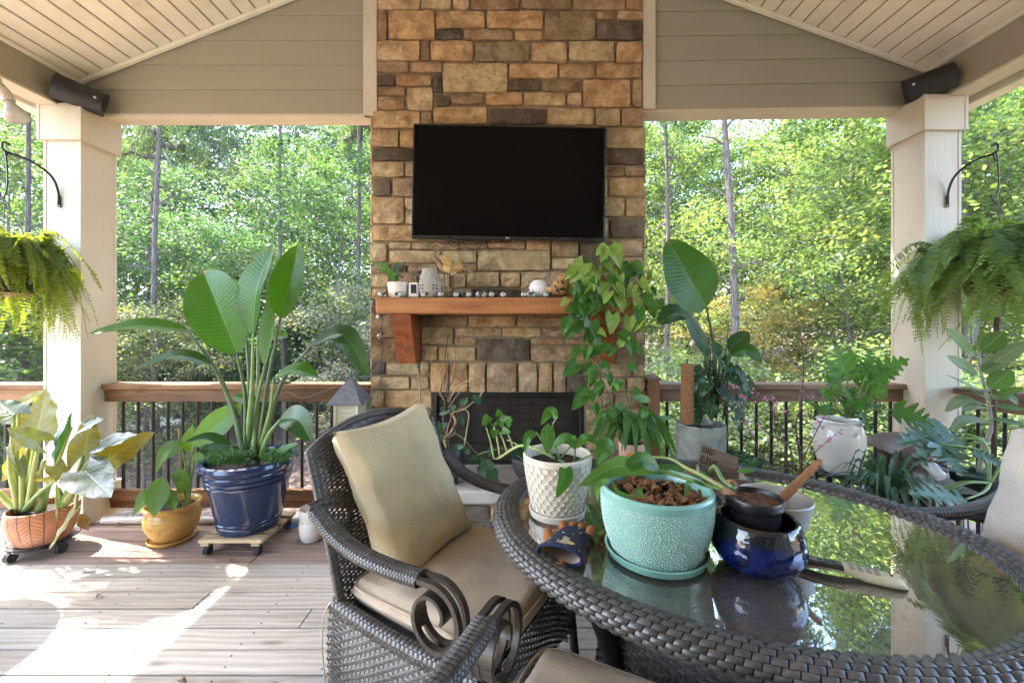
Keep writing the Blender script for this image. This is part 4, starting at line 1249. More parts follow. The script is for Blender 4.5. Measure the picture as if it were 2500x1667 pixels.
def table_glass():
    t = NT('smoked_table_glass')
    vec = t.coord('Object')
    fr = t.n('ShaderNodeFresnel', {'IOR': 1.5})
    tr = t.n('ShaderNodeBsdfTransparent', {'Color': (0.52, 0.44, 0.34, 1)})
    gl = t.n('ShaderNodeBsdfGlossy', {'Color': (1, 1, 1, 1), 'Roughness': t.rng(t.noise(vec, 9.0, 5.0), 0.45, 0.75, 0.004, 0.03)})
    fac = t.math('MINIMUM', t.math('MULTIPLY', fr.outputs[0], 4.2), 0.78)
    mx = t.n('ShaderNodeMixShader', {0: fac, 1: tr.outputs[0], 2: gl.outputs[0]})
    dust_haze = t.n('ShaderNodeBsdfDiffuse', {'Color': (0.58, 0.53, 0.45, 1)})  # dust film, thickened to put a pale haze on the glass
    df = t.math('ADD', t.rng(t.noise(vec, 3.0, 6.0, 0.7), 0.4, 0.8, 0.05, 0.13), t.math('MULTIPLY', t.math('LESS_THAN', t.voro(vec, 120.0), 0.10), 0.22))
    mx2 = t.n('ShaderNodeMixShader', {0: df, 1: mx.outputs[0], 2: dust_haze.outputs[0]})
    t.t.links.new(mx2.outputs[0], t.out.inputs['Surface'])
    return t.m
M_TGLASS = table_glass()
gp = [loc(ell(2 * PI * k / 96, TA - 0.052, TB - 0.052, TZ)) for k in range(96)]
MB().add(gp, [tuple(range(96))]).build('glass_top', M_TGLASS, tb)
# woven drum base with a woven shelf and four posts
def drumP(u, v):
    f = 0.78 + 0.30 * (v - 0.45) ** 2 * 1.6
    return loc(ell(-2 * PI * u, 0.50 * f, 0.42 * f, 0.02 + 0.64 * v))
o = weave(MB(), surf(drumP), 110, 46, 0.8, 0.0036).build('base_panel', M_WICK, tb, True); o['kind'] = 'stuff'
def shelfP(u, v):
    x, y = (u * 2 - 1), (v * 2 - 1)
    k = math.sqrt(max(1e-6, 1 - 0.5 * y * y)); m = math.sqrt(max(1e-6, 1 - 0.5 * x * x))
    q = V(x * k * 0.36, y * m * 0.30, 0.52)
    return V(q.x * math.cos(TR) - q.y * math.sin(TR), q.x * math.sin(TR) + q.y * math.cos(TR), q.z)
o = weave(MB(), surf(shelfP), 40, 44, 0.8, 0.003).build('woven_shelf', M_WICK, tb, True); o['kind'] = 'stuff'
for a in (40, 140, 220, 320):
    p0 = loc(ell(R(a), 0.47, 0.40, 0.0)); p1 = loc(ell(R(a), 0.41, 0.345, 0.32)); p2 = loc(ell(R(a), 0.56, 0.46, TZ - 0.045))
    MB().tube(bez([p0, p1, p2], 14), 0.028, 8).build('leg', M_WICKIN, tb, True)
# ================================================================ leaves
def leafmat(name, col, tcol=None, vein=None, nv=16.0, vstr=0.25, gloss=0.32, tr=0.35, mottle=None, mfac=0.5, pale=0.0, slope=1.2, spec=0.3, rib=None):
    t = NT(name)
    uv = t.n('ShaderNodeUVMap').outputs[0]
    sp = t.n('ShaderNodeSeparateXYZ', {'Vector': uv})
    au = t.math('ABSOLUTE', t.math('SUBTRACT', sp.outputs['X'], 0.5))
    ph = t.math('SUBTRACT', t.math('MULTIPLY', sp.outputs['Y'], nv), t.math('MULTIPLY', au, nv * slope * 0.5))
    sv = t.math('ABSOLUTE', t.math('SUBTRACT', t.math('FRACT', ph), 0.5))
    vv = t.rng(sv, 0.0, 0.10 if nv < 20 else 0.34, 1.0, 0.0)
    mid = t.rng(au, 0.008, 0.030, 1.0, 0.0)
    vec = shifted(t, 53.0)
    n1 = t.noise(vec, 16.0, 4.0)
    rv = t.rng(t.info('Random'), 0, 1, 0.78, 1.22)
    c = t.mix(t.rng(n1, 0.3, 0.7, 0, 1), tuple(x * 0.82 for x in col), tuple(x * 1.18 for x in col))
    c = t.mix(1.0, c, t.n('ShaderNodeCombineXYZ', {'X': rv, 'Y': t.rng(rv, 0.78, 1.22, 0.88, 1.12), 'Z': rv}), 'MULTIPLY')
    if mottle is not None:
        m = t.noise(t.mapping(uv, (9, 4, 1)), 2.2, 6.0, 0.75, 1.0)
        mm = t.math('MULTIPLY', t.rng(m, 0.48, 0.56, 0.0, 1.0), mfac)
        c = t.mix(mm, c, mottle)
    vcol = vein if vein is not None else tuple(min(0.6, x * 1.9) for x in col)
    c = t.mix(t.math('MULTIPLY', vv, vstr), c, vcol)
    c = t.mix(t.math('MULTIPLY', mid, 0.8), c, rib if rib is not None else vcol)
    eg = t.math('MULTIPLY', t.rng(au, 0.455, 0.495, 0.0, 1.0), t.rng(t.noise(vec, 26.0, 3.0), 0.5, 0.62, 0.0, 0.8))
    tipb = t.math('MULTIPLY', t.rng(sp.outputs['Y'], 0.93, 0.985, 0.0, 1.0), t.rng(t.info('Random'), 0.35, 0.6, 0.0, 0.8))
    c = t.mix(t.math('MAXIMUM', eg, tipb), c, (0.22, 0.135, 0.05))
    t.P(Base_Color=c, Roughness=t.rng(n1, 0.3, 0.7, gloss * 1.0, gloss * 1.4))
    t.b.inputs['Specular IOR Level'].default_value = spec
    t.bump(t.math('ADD', t.math('MULTIPLY', vv, -0.5), t.math('ADD', t.math('MULTIPLY', mid, -1.0), t.math('MULTIPLY', n1, 0.3))), 0.35, 0.004)
    tc = tcol if tcol is not None else (col[0] * 2.2 + 0.02, col[1] * 2.0 + 0.02, col[2] * 0.7)
    trn_ = t.n('ShaderNodeBsdfTranslucent', {'Color': t.mix(t.math('MULTIPLY', t.math('ADD', vv, mid, clamp=True), 0.35), (*tc, 1), tuple(x * 0.7 for x in tc) + (1,))})
    mx = t.n('ShaderNodeMixShader', {0: tr, 1: t.b.outputs[0], 2: trn_.outputs[0]})
    t.t.links.new(mx.outputs[0], t.out.inputs['Surface'])
    return t.m
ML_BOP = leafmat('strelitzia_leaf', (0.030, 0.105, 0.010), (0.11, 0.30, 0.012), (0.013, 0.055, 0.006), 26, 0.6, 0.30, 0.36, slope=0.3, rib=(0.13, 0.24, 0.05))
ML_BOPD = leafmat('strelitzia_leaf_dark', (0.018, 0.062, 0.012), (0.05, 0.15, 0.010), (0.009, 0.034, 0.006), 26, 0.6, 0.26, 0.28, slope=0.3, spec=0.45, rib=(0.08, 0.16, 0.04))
ML_ALO = leafmat('elephant_ear_leaf', (0.036, 0.056, 0.010), (0.62, 0.50, 0.008), (0.26, 0.28, 0.06), 7, 0.75, 0.30, 0.44)
ML_ALOS = leafmat('elephant_ear_sky_sheen', (0.036, 0.066, 0.036), (0.30, 0.32, 0.03), (0.12, 0.16, 0.09), 7, 0.6, 0.24, 0.25, spec=0.55)  # leaf copy with sky reflection put into a greyer colour and gloss
ML_LILY = leafmat('broad_green_leaf', (0.042, 0.125, 0.022), (0.27, 0.48, 0.025), (0.13, 0.26, 0.08), 12, 0.35, 0.30, 0.42)
ML_POTH = leafmat('pothos_green', (0.042, 0.135, 0.018), (0.16, 0.38, 0.02), (0.09, 0.22, 0.06), 9, 0.3, 0.26, 0.32)
ML_POTHV = leafmat('pothos_variegated', (0.13, 0.27, 0.03), (0.34, 0.5, 0.05), (0.2, 0.32, 0.1), 9, 0.25, 0.28, 0.35, mottle=(0.48, 0.54, 0.18), mfac=0.7)
ML_DARK = leafmat('glossy_dark_leaf', (0.026, 0.068, 0.030), (0.06, 0.16, 0.03), (0.06, 0.13, 0.06), 9, 0.3, 0.22, 0.22)
ML_PHIL = leafmat('split_leaf_green', (0.038, 0.115, 0.024), (0.20, 0.44, 0.04), (0.13, 0.27, 0.09), 12, 0.4, 0.26, 0.36)
ML_PHILS = leafmat('split_leaf_glossy', (0.042, 0.095, 0.045), (0.14, 0.30, 0.06), (0.16, 0.27, 0.15), 12, 0.4, 0.20, 0.22)
ML_FIC = leafmat('ficus_leaf', (0.036, 0.090, 0.022), (0.22, 0.40, 0.05), (0.30, 0.40, 0.16), 9, 0.75, 0.34, 0.32)
ML_FICP = leafmat('ficus_leaf_underside', (0.095, 0.145, 0.075), (0.32, 0.42, 0.12), (0.32, 0.40, 0.2), 9, 0.5, 0.5, 0.30)
ML_STRAP = leafmat('strap_leaf', (0.045, 0.105, 0.060), (0.10, 0.25, 0.06), (0.07, 0.15, 0.08), 2, 0.1, 0.24, 0.22)
ML_HERB = leafmat('small_herb_leaf', (0.060, 0.165, 0.040), None, None, 6, 0.2, 0.35, 0.35)
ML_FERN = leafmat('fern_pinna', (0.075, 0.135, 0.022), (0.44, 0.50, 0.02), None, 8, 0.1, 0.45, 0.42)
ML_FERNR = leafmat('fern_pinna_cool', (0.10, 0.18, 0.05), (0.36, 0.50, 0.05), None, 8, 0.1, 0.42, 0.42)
M_STEM = plain('green_stem', (0.14, 0.23, 0.07), 0.4, var=0.2)
M_STEMD = plain('dark_stem', (0.055, 0.10, 0.035), 0.4, var=0.2)
M_STEMY = plain('pale_stem', (0.30, 0.34, 0.11), 0.4, var=0.2)
M_TWIG = plain('brown_twig', (0.10, 0.065, 0.045), 0.75, var=0.3, nscale=40)
M_TWIGG = plain('grey_stem', (0.26, 0.25, 0.21), 0.75, var=0.25, nscale=40)
M_VINE = plain('tan_vine', (0.30, 0.22, 0.12), 0.65, var=0.25, nscale=40)
M_SOIL = plain('dark_soil', (0.035, 0.024, 0.017), 0.95, var=0.5, nscale=60, bump=1.0, bscale=70, bdist=0.02)
M_BROWNL = plain('dead_brown_leaf', (0.20, 0.11, 0.05), 0.7, var=0.4, nscale=30)

def P_paddle(t): return max(0.0, math.sin(PI * min(1.0, 0.015 + 0.985 * t ** 0.92))) ** 0.62
def P_lance(t): return max(0.0, math.sin(PI * t ** 0.78)) ** 0.85
def P_heart(t): return min(1.0, (t + 0.10) / 0.26) ** 0.55 * max(0.0, 1 - t ** 1.7) ** 0.85
def P_strap(t): return min(1.0, 0.45 + t * 3) * max(0.0, 1 - t ** 2.4) ** 0.7
def P_ellip(t): return max(0.0, math.sin(PI * t ** 0.95)) ** 0.75
def P_split(t): return min(1.0, (t + 0.12) / 0.3) ** 0.5 * max(0.0, 1 - t ** 1.5) ** 0.7
def leaf_mb(curve, W, nrm, prof, fold=0.12, wave=0.02, lobe=0.0, nw=4, wf=9.0, seed=0.0, cuts=0, cut=0.6, curl=0.0, mb=None):
    nrm = Vector(nrm).normalized()
    mb = mb or MB()
    n = len(curve) - 1
    vs = []; uv = []
    for i, c in enumerate(curve):
        t = i / n
        tg = (curve[min(i + 1, n)] - curve[max(i - 1, 0)]).normalized()
        sd = tg.cross(nrm)
        sd = sd.normalized() if sd.length > 1e-5 else tg.orthogonal().normalized()
        nn = sd.cross(tg).normalized()
        h = W / 2 * prof(t)
        fw = 0.0
        if cuts:
            g = (0.5 + 0.5 * math.cos(2 * PI * cuts * t + seed)) ** 1.5
            h0 = h
            h = h * (1 - cut * g * (1 if t > 0.08 else t / 0.08))
            fw = 0.45
        for j in range(-nw, nw + 1):
            s = j / nw; a = abs(s)
            p = c + sd * (s * h) + nn * (fold * a * h - curl * a * a * h)
            p = p + nn * (wave * W * a * a * math.sin(t * wf + (2.1 if s > 0 else 0) + seed) * min(1, 6 * (1 - t)))
            if lobe: p = p - tg * (lobe * W * a ** 1.6 * max(0.0, 1 - t * 2.6) ** 1.5)
            if fw: p = p + tg * (fw * h * a * (1 - t * 0.5))
            vs.append(p); uv.append((0.5 + 0.5 * s, t))
    w = 2 * nw + 1
    fs = [(i*w+j, i*w+j+1, (i+1)*w+j+1, (i+1)*w+j) for i in range(n) for j in range(w - 1)]
    return mb.add(vs, fs, uv)
class Zm:
    """reads positions off one enlarged view of the photograph"""
    def __init__(s, ox, oy, sc): s.ox, s.oy, s.sc = ox, oy, sc
    def __call__(s, x, y, Y): return px(s.ox + x / s.sc, s.oy + y / s.sc, Y)
    def w(s, d, Y): return d / s.sc / F * Y
lrn = random.Random(99)
def leaf(par, Z, base, tip, W, Yb, Yt, mat, prof=P_lance, nrm=(0, -1, 0.35), via=None, fold=0.14, wave=0.02, lobe=0.0, n=14, nw=4, name='leaf', cuts=0, cut=0.6, curl=0.0, wf=9.0, seed=None, arch=0.0):
    A = Z(base[0], base[1], Yb); B = Z(tip[0], tip[1], Yt)
    if via is not None:
        M_ = Z(via[0], via[1], via[2] if len(via) > 2 else (Yb + Yt) / 2)
        cur = bez([A, M_, B], n)
    else:
        cur = [A.lerp(B, t) + V(0, 0, 1) * (arch * (B - A).length * 4 * t * (1 - t)) for t in lin(0, 1, n)]
    ww = Z.w(W, (Yb + Yt) / 2)
    if cuts: cur = bez([cur[0], cur[len(cur) // 2], cur[-1]], 40)
    o0 = par.location if par is not None else V(0, 0, 0)
    mb = leaf_mb([p - A for p in cur], ww, nrm, prof, fold, wave, lobe, nw, wf, seed if seed is not None else lrn.uniform(0, 6), cuts, cut, curl)
    o = mb.build(name, mat, par, True)
    o.location = A - o0
    return o
def stem(par, pts, r0, r1, mat, name='stem', n=10, sides=7):
    cur = bez(pts, n)
    o0 = par.location
    m = len(cur)
    return MB().tube([p - o0 for p in cur], [r0 + (r1 - r0) * i / (m - 1) for i in range(m)], sides).build(name, mat, par, True)
def pot(par, prof, mat, n=40, name='pot', sx=1.0, sy=1.0, wob=None):
    return MB().lathe(prof, n, (0, 0, 0), None, sx, sy, wob).build(name, mat, par, True, sharp=35)
def soil(par, r, z, mat=None, sx=1.0, sy=1.0, name='soil'):
    mb = MB()
    vs = [V(0, 0, z)]; fs = []
    rings, n = 6, 24
    for i in range(1, rings + 1):
        for k in range(n):
            a = 2 * PI * k / n; q = r * i / rings
            vs.append(V(q * math.cos(a) * sx, q * math.sin(a) * sy, z + 0.012 * noise.noise((q * 40 * math.cos(a), q * 40 * math.sin(a), z * 9)) * (i < rings)))
    for k in range(n): fs.append((0, 1 + k, 1 + (k + 1) % n))
    for i in range(rings - 1):
        for k in range(n):
            a = 1 + i * n + k; b = 1 + i * n + (k + 1) % n
            fs.append((a, a + n, b + n, b))
    return mb.add(vs, fs).build(name, mat or M_SOIL, par, True)
def glaze(name, col, rough=0.16, var=0.15, nscale=6.0, dirt=None, bump=0.05):
    return plain(name, col, rough, 0, var, nscale, bump, 30.0, 0.003, 0.6, 0.0, dirt)

# ---------------------------------------------------------------- big blue planter: bird of paradise
Z2 = Zm(0, 550, 2.613); Z3 = Zm(0, 1067, 2.613); Z7 = Zm(0, 900, 3.136); ZB = Zm(1550, 550, 2.4126); ZC = Zm(2000, 780, 3.336); ZD = Zm(1000, 880, 3.36); Z5 = Zm(850, 550, 2.851)
BL = V(-1.678, 2.64, 0.0)
dol = thing('plant_caddy', 'slatted wooden caddy on black castors under the navy planter', 'caddy', (BL.x, BL.y, 0))
M_PALE = wood('pale_slat', (0.30, 0.21, 0.11), (0.52, 0.40, 0.25), 'X', 1.6, 0.75, 0.4)
for dy in (-0.155, -0.05, 0.06, 0.165): MB().cbox((-0.19, dy - 0.035, 0.082), (0.19, dy + 0.035, 0.1), 0.002).build('slat', M_PALE, dol)
for dx in (-0.15, 0.15): MB().cbox((dx - 0.025, -0.19, 0.063), (dx + 0.025, 0.2, 0.081), 0.002).build('cross_slat', M_PALE, dol)
for dx in (-0.15, 0.15):
    for dy in (-0.16, 0.16):
        c = MB().tube([V(dx - 0.014, dy, 0.028), V(dx + 0.014, dy, 0.028)], 0.027, 14).build('castor', M_TYRE, dol, True, sharp=40)
        MB().cbox((dx - 0.018, dy - 0.012, 0.04), (dx + 0.018, dy + 0.02, 0.062), 0.004).build('castor_fork', M_BLACK, c)
bop = thing('bird_of_paradise', 'tall bird of paradise plant in a big glossy navy blue planter', 'potted plant', (BL.x, BL.y, 0.101))
M_NAVY = plain('navy_planter_plastic', (0.010, 0.024, 0.070), 0.13, 0.0, 0.12, 8.0, 0.04, 40.0, 0.002, 0.6)
pot(bop, [(0.0, 0.0), (0.160, 0.0), (0.168, 0.006), (0.170, 0.022), (0.177, 0.026), (0.180, 0.042), (0.177, 0.050), (0.184, 0.056), (0.187, 0.068), (0.184, 0.074), (0.227, 0.286), (0.236, 0.292), (0.238, 0.306), (0.231, 0.313), (0.241, 0.318), (0.243, 0.334), (0.236, 0.341), (0.247, 0.346), (0.253, 0.366), (0.250, 0.374), (0.268, 0.39), (0.276, 0.412), (0.270, 0.432), (0.255, 0.438), (0.240, 0.430), (0.228, 0.36), (0.222, 0.30)], M_NAVY, 64)
soil(bop, 0.233, 0.375)
Yp = 2.64
def bopleaf(base, tip, W, Yb, Yt, nrm, via=None, mat=ML_BOP, fold=0.3, root=None, mid=None, wave=0.012, **kw):
    leaf(bop, Z2, base, tip, W, Yb, Yt, mat, P_paddle, nrm, via, fold, wave, n=18, nw=6, wf=14, **kw)
    rx = root if root is not None else (1600 + lrn.uniform(-60, 50), 1495)
    A = Z2(rx[0], rx[1], Yp + lrn.uniform(-0.06, 0.06)); B = Z2(base[0], base[1], Yb)
    m = Z2(mid[0], mid[1], (Yp + Yb) / 2) if mid else A.lerp(B, 0.5) + V((B.x - A.x) * -0.10, 0, 0.02)
    if bop: stem(bop, [A, m, B], 0.019, 0.0065, M_STEMD if lrn.random() < 0.5 else M_STEM, 'petiole', 14)
bopleaf((1510, 815), (1295, 292), 345, 2.55, 2.60, (0.12, -1, 0.1), (1385, 500, 2.54), mid=(1565, 1100))
bopleaf((1615, 690), (1745, 132), 330, 2.50, 2.52, (-0.55, -0.85, 0.05), (1640, 420, 2.48), mid=(1605, 1050), fold=0.3)
bopleaf((1790, 585), (1900, 122), 235, 2.60, 2.64, (-0.15, -1, 0.12), (1850, 360, 2.58), mid=(1700, 1050))
bopleaf((1560, 610), (1478, 345), 150, 2.78, 2.80, (0.2, -1, 0.2), mid=(1590, 1000))
bopleaf((1692, 885), (1748, 425), 170, 2.66, 2.70, (-0.5, -0.8, 0.1), (1735, 640, 2.68), mid=(1640, 1150), fold=0.35)
bopleaf((1645, 700), (1840, 715), 140, 2.82, 2.84, (0.1, -0.5, 0.8), mid=(1640, 1100))
bopleaf((1195, 668), (565, 690), 120, 2.60, 2.44, (0.0, -0.62, 0.75), (900, 640, 2.52), mid=(1420, 1000), fold=0.30, root=(1570, 1490))
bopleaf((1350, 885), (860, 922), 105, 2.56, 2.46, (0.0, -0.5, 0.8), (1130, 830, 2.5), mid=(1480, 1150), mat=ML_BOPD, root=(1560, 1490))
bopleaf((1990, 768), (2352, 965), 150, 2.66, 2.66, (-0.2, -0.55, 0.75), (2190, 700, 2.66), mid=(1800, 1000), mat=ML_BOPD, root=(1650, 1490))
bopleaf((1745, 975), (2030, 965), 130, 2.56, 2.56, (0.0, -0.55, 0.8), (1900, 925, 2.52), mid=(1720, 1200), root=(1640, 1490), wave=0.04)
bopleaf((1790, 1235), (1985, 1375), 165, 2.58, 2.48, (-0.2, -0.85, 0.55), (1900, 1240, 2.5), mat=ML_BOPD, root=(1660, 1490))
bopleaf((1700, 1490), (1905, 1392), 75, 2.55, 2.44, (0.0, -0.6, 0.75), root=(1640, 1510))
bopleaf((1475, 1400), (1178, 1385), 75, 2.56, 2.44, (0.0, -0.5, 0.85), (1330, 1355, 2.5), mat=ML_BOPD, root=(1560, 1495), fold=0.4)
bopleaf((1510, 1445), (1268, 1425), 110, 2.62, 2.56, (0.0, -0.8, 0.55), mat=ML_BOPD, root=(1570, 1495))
bopleaf((1640, 1125), (1490, 1090), 95, 2.70, 2.72, (0.0, -0.6, 0.75), root=(1600, 1495))
def herb(par, c, rx, ry, h, n, leafs, mat, name='ground_cover', seed=1):
    g = random.Random(seed)
    mb = MB()
    o0 = par.location
    for k in range(n):
        a = g.uniform(0, 6.28); q = g.random() ** 0.5
        p = Vector(c) + V(rx * q * math.cos(a), ry * q * math.sin(a), 0) - o0
        tipp = p + V(g.uniform(-0.03, 0.03), g.uniform(-0.03, 0.03), g.uniform(0.3, 1.0) * h)
        mb.tube([p, tipp], 0.0012, 4, cap=False)
        for m in range(leafs):
            f = (m + 1) / leafs
            b = p.lerp(tipp, f); az = g.uniform(0, 6.28)
            d = V(math.cos(az), math.sin(az), g.uniform(-0.1, 0.5)) * g.uniform(0.018, 0.034)
            leaf_mb([b, b + d * 0.5 + V(0, 0, 0.003), b + d], d.length * 0.6, (g.uniform(-0.3, 0.3), -0.2, 1), P_ellip, 0.1, 0, nw=1, mb=mb)
    o = mb.build(name, mat, par, True)
    o['kind'] = 'stuff'
    return o
herb(bop, Z2(1470, 1520, 2.50), 0.13, 0.07, 0.09, 60, 8, ML_HERB, seed=3)
herb(bop, Z2(1770, 1500, 2.52), 0.09, 0.07, 0.08, 40, 8, ML_HERB, seed=4)

# ---------------------------------------------------------------- terracotta pot: elephant ears
TL = V(-2.86, 2.52, 0.0)
cad = thing('wire_plant_caddy', 'black wire caddy on castors under the terracotta pot', 'caddy', TL)
ring = lambda r, z, n=28: [V(r * math.cos(2 * PI * k / n), r * math.sin(2 * PI * k / n), z) for k in range(n + 1)]
for r_, z_ in ((0.165, 0.088), (0.145, 0.062)): MB().tube(ring(r_, z_), 0.003, 6).build('wire_ring', M_BLACK, cad, True)
for k in range(16):
    a = 2 * PI * k / 16; b = a + 0.2 * (1 if k % 2 else -1)
    MB().tube([V(0.165 * math.cos(a), 0.165 * math.sin(a), 0.088), V(0.145 * math.cos(b), 0.145 * math.sin(b), 0.062)], 0.0025, 5).build('wire_strut', M_BLACK, cad)
MB().lathe([(0.0, 0.064), (0.14, 0.064), (0.14, 0.068), (0.0, 0.068)], 28).build('wire_plate', M_BLACK, cad)
for a in (-110, -10, 90, 190):
    x, y = 0.135 * math.cos(R(a)), 0.135 * math.sin(R(a))
    MB().tube([V(x - 0.014, y, 0.031), V(x + 0.014, y, 0.031)], 0.030, 14).build('castor', M_TYRE, cad, True, sharp=40)
alo = thing('elephant_ear', 'elephant ear plant with glowing yellow-green leaves in a leaf-patterned terracotta pot', 'potted plant', (TL.x, TL.y, 0.069))
def terracotta():
    t = NT('leaf_patterned_terracotta')
    uv = t.n('ShaderNodeUVMap').outputs[0]
    sp = t.n('ShaderNodeSeparateXYZ', {'Vector': uv})
    U = t.math('MULTIPLY', sp.outputs['X'], 9.0)
    fu = t.math('ABSOLUTE', t.math('SUBTRACT', t.math('FRACT', U), 0.5))
    ribs = t.rng(fu, 0.0, 0.035, 1.0, 0.0)
    ph = t.math('ADD', t.math('MULTIPLY', sp.outputs['Y'], 42.0), t.math('MULTIPLY', fu, 3.2))
    vn = t.rng(t.math('ABSOLUTE', t.math('SUBTRACT', t.math('FRACT', ph), 0.5)), 0.0, 0.10, 1.0, 0.0)
    edge = t.rng(fu, 0.455, 0.49, 0.0, 1.0)
    ln = t.math('MAXIMUM', t.math('MAXIMUM', ribs, vn), edge)
    n = t.noise(t.coord('Object'), 14.0, 5.0)
    c = t.mix(t.rng(n, 0.3, 0.7, 0, 1), (0.36, 0.135, 0.065), (0.52, 0.23, 0.125))
    c = t.mix(t.math('MULTIPLY', ln, 0.75), c, (0.075, 0.035, 0.025))
    c = t.mix(t.rng(t.noise(t.coord('Object'), 5.0, 6.0), 0.56, 0.72, 0, 0.45), c, (0.55, 0.42, 0.33))
    t.P(Base_Color=c, Roughness=0.72)
    t.bump(t.math('MULTIPLY', ln, -1.0), 0.8, 0.006)
    return t.m
pot(alo, [(0.0, 0.0), (0.105, 0.0), (0.118, 0.01), (0.140, 0.06), (0.157, 0.13), (0.160, 0.19), (0.156, 0.205), (0.150, 0.208), (0.145, 0.203), (0.143, 0.16), (0.13, 0.12)], terracotta(), 56)
soil(alo, 0.145, 0.168)
def aleaf(base, tip, W, Yb, Yt, nrm, mat=ML_ALO, via=None, root=None, mid=None, lobe=0.42, fold=0.10, wave=0.035, r=0.011):
    leaf(alo, Z7, base, tip, W, Yb, Yt, mat, P_heart, nrm, via, fold, wave, lobe, 16, 6, wf=16)
    if root is not None:
        A = Z7(root[0], root[1], 2.5); B = Z7(base[0], base[1], Yb)
        m = Z7(mid[0], mid[1], (2.5 + Yb) / 2) if mid else A.lerp(B, 0.5) + V(0, 0, 0.02)
        stem(alo, [A, m, B], 0.021, r * 0.7, M_STEMY if lrn.random() < 0.6 else M_STEM, 'petiole', 14)
aleaf((290, 470), (350, 165), 340, 2.50, 2.58, (0, -1, 0.15), root=(230, 1080), mid=(240, 780))
aleaf((150, 275), (372, 152), 120, 2.56, 2.60, (0.1, -0.8, 0.6), root=(150, 1080), mid=(120, 700))
aleaf((110, 345), (-20, 245), 190, 2.50, 2.52, (0, -0.6, 0.8), ML_ALOS, root=(150, 1080), mid=(90, 700))
aleaf((300, 560), (50, 455), 210, 2.40, 2.30, (0.1, -0.55, 0.85), ML_ALOS, root=(220, 1085), mid=(250, 830))
aleaf((545, 445), (415, 745), 230, 2.42, 2.30, (-0.6, -0.8, 0.2), ML_BOPD, root=(300, 1080), mid=(420, 760), fold=0.45)
aleaf((640, 665), (700, 345), 260, 2.48, 2.56, (0, -1, 0.2), root=(470, 1040), mid=(580, 850))
aleaf((650, 440), (790, 385), 150, 2.52, 2.54, (0, -0.6, 0.8), ML_ALOS)
aleaf((765, 585), (1050, 505), 190, 2.46, 2.36, (0, -0.6, 0.8), ML_ALOS, root=(480, 1040), mid=(640, 780))
aleaf((800, 705), (1185, 485), 250, 2.55, 2.62, (0.1, -0.9, 0.4), root=(500, 1030), mid=(640, 850))
aleaf((640, 775), (850, 985), 320, 2.34, 2.12, (0.0, -0.62, 0.78), ML_ALOS, root=(480, 1050), mid=(560, 850), lobe=0.5)
aleaf((575, 1085), (372, 1388), 150, 2.34, 2.22, (-0.5, -0.8, 0.3), root=(480, 1040), mid=(590, 900), r=0.007)
aleaf((215, 600), (10, 860), 240, 2.58, 2.60, (0, -1, 0.2), root=(150, 1080))
aleaf((60, 600), (120, 735), 70, 2.36, 2.34, (-0.5, -0.8, 0.3), ML_ALOS, root=(150, 1085), mid=(80, 800), r=0.006)
aleaf((150, 690), (190, 860), 80, 2.42, 2.40, (0.5, -0.8, 0.3), ML_ALOS, root=(180, 1085), r=0.006)
aleaf((420, 740), (520, 865), 130, 2.44, 2.42, (0, -0.8, 0.5), root=(320, 1080), r=0.006)
aleaf((430, 850), (250, 850), 60, 2.36, 2.32, (0, -0.6, 0.8), root=(190, 1090), r=0.008)
aleaf((450, 910), (440, 1180), 75, 2.40, 2.34, (-0.7, -0.7, 0.1), ML_ALOS, root=(470, 1050), r=0.006, fold=0.5)
for a, b, r_ in (((150, 1090), (-20, 935), 0.022), ((180, 1095), (60, 780), 0.016), ((230, 1085), (340, 700), 0.018), ((500, 1035), (640, 870), 0.013)):
    stem(alo, [Z7(*a, 2.5), Z7((a[0] + b[0]) / 2 - 12, (a[1] + b[1]) / 2, 2.48), Z7(*b, 2.45)], r_, r_ * 0.55, M_STEMY, 'petiole')
leaf(alo, Z7, (610, 1110), (680, 1240), 75, 2.36, 2.34, M_BROWNL, P_lance, (0.3, -0.8, 0.2), wave=0.12, name='dead_leaf')

# ---------------------------------------------------------------- gold glazed pot
GP = V(-2.19, 2.665, 0.0)
gp_ = thing('peace_lily', 'young broad-leaved plant in a chipped golden glazed pot with saucer', 'potted plant', GP)
def gold_glaze():
    t = NT('golden_glaze')
    vec = t.coord('Object')
    uv = t.n('ShaderNodeUVMap').outputs[0]
    n = t.noise(vec, 6.0, 5.0)
    c = t.mix(t.rng(n, 0.3, 0.7, 0, 1), (0.44, 0.235, 0.055), (0.60, 0.36, 0.11))
    ch = t.rng(t.noise(vec, 9.0, 4.0, 0.6, 0.5), 0.66, 0.69, 0.0, 1.0)
    c = t.mix(ch, c, (0.27, 0.15, 0.09))
    w = t.n('ShaderNodeTexWave', {'Vector': t.mapping(uv, (5, 9, 1)), 'Scale': 1.4, 'Distortion': 6.0, 'Detail': 1.5}, wave_type='RINGS')
    t.P(Base_Color=c, Roughness=t.rng(ch, 0, 1, 0.16, 0.8))
    t.bump(t.math('ADD', t.math('MULTIPLY', w.outputs['Fac'], 0.4), t.math('MULTIPLY', ch, -1.2)), 0.3, 0.006)
    return t.m
M_GOLD = gold_glaze()
pot(gp_, [(0.0, 0.02), (0.098, 0.02), (0.108, 0.03), (0.135, 0.075), (0.150, 0.12), (0.150, 0.16), (0.140, 0.188), (0.138, 0.198), (0.152, 0.212), (0.156, 0.225), (0.150, 0.236), (0.138, 0.235), (0.128, 0.22), (0.128, 0.19)], M_GOLD, 56)
pot(gp_, [(0.0, 0.0), (0.118, 0.0), (0.128, 0.008), (0.134, 0.024), (0.128, 0.026), (0.118, 0.013), (0.0, 0.012)], M_GOLD, 48, 'saucer')
soil(gp_, 0.130, 0.198)
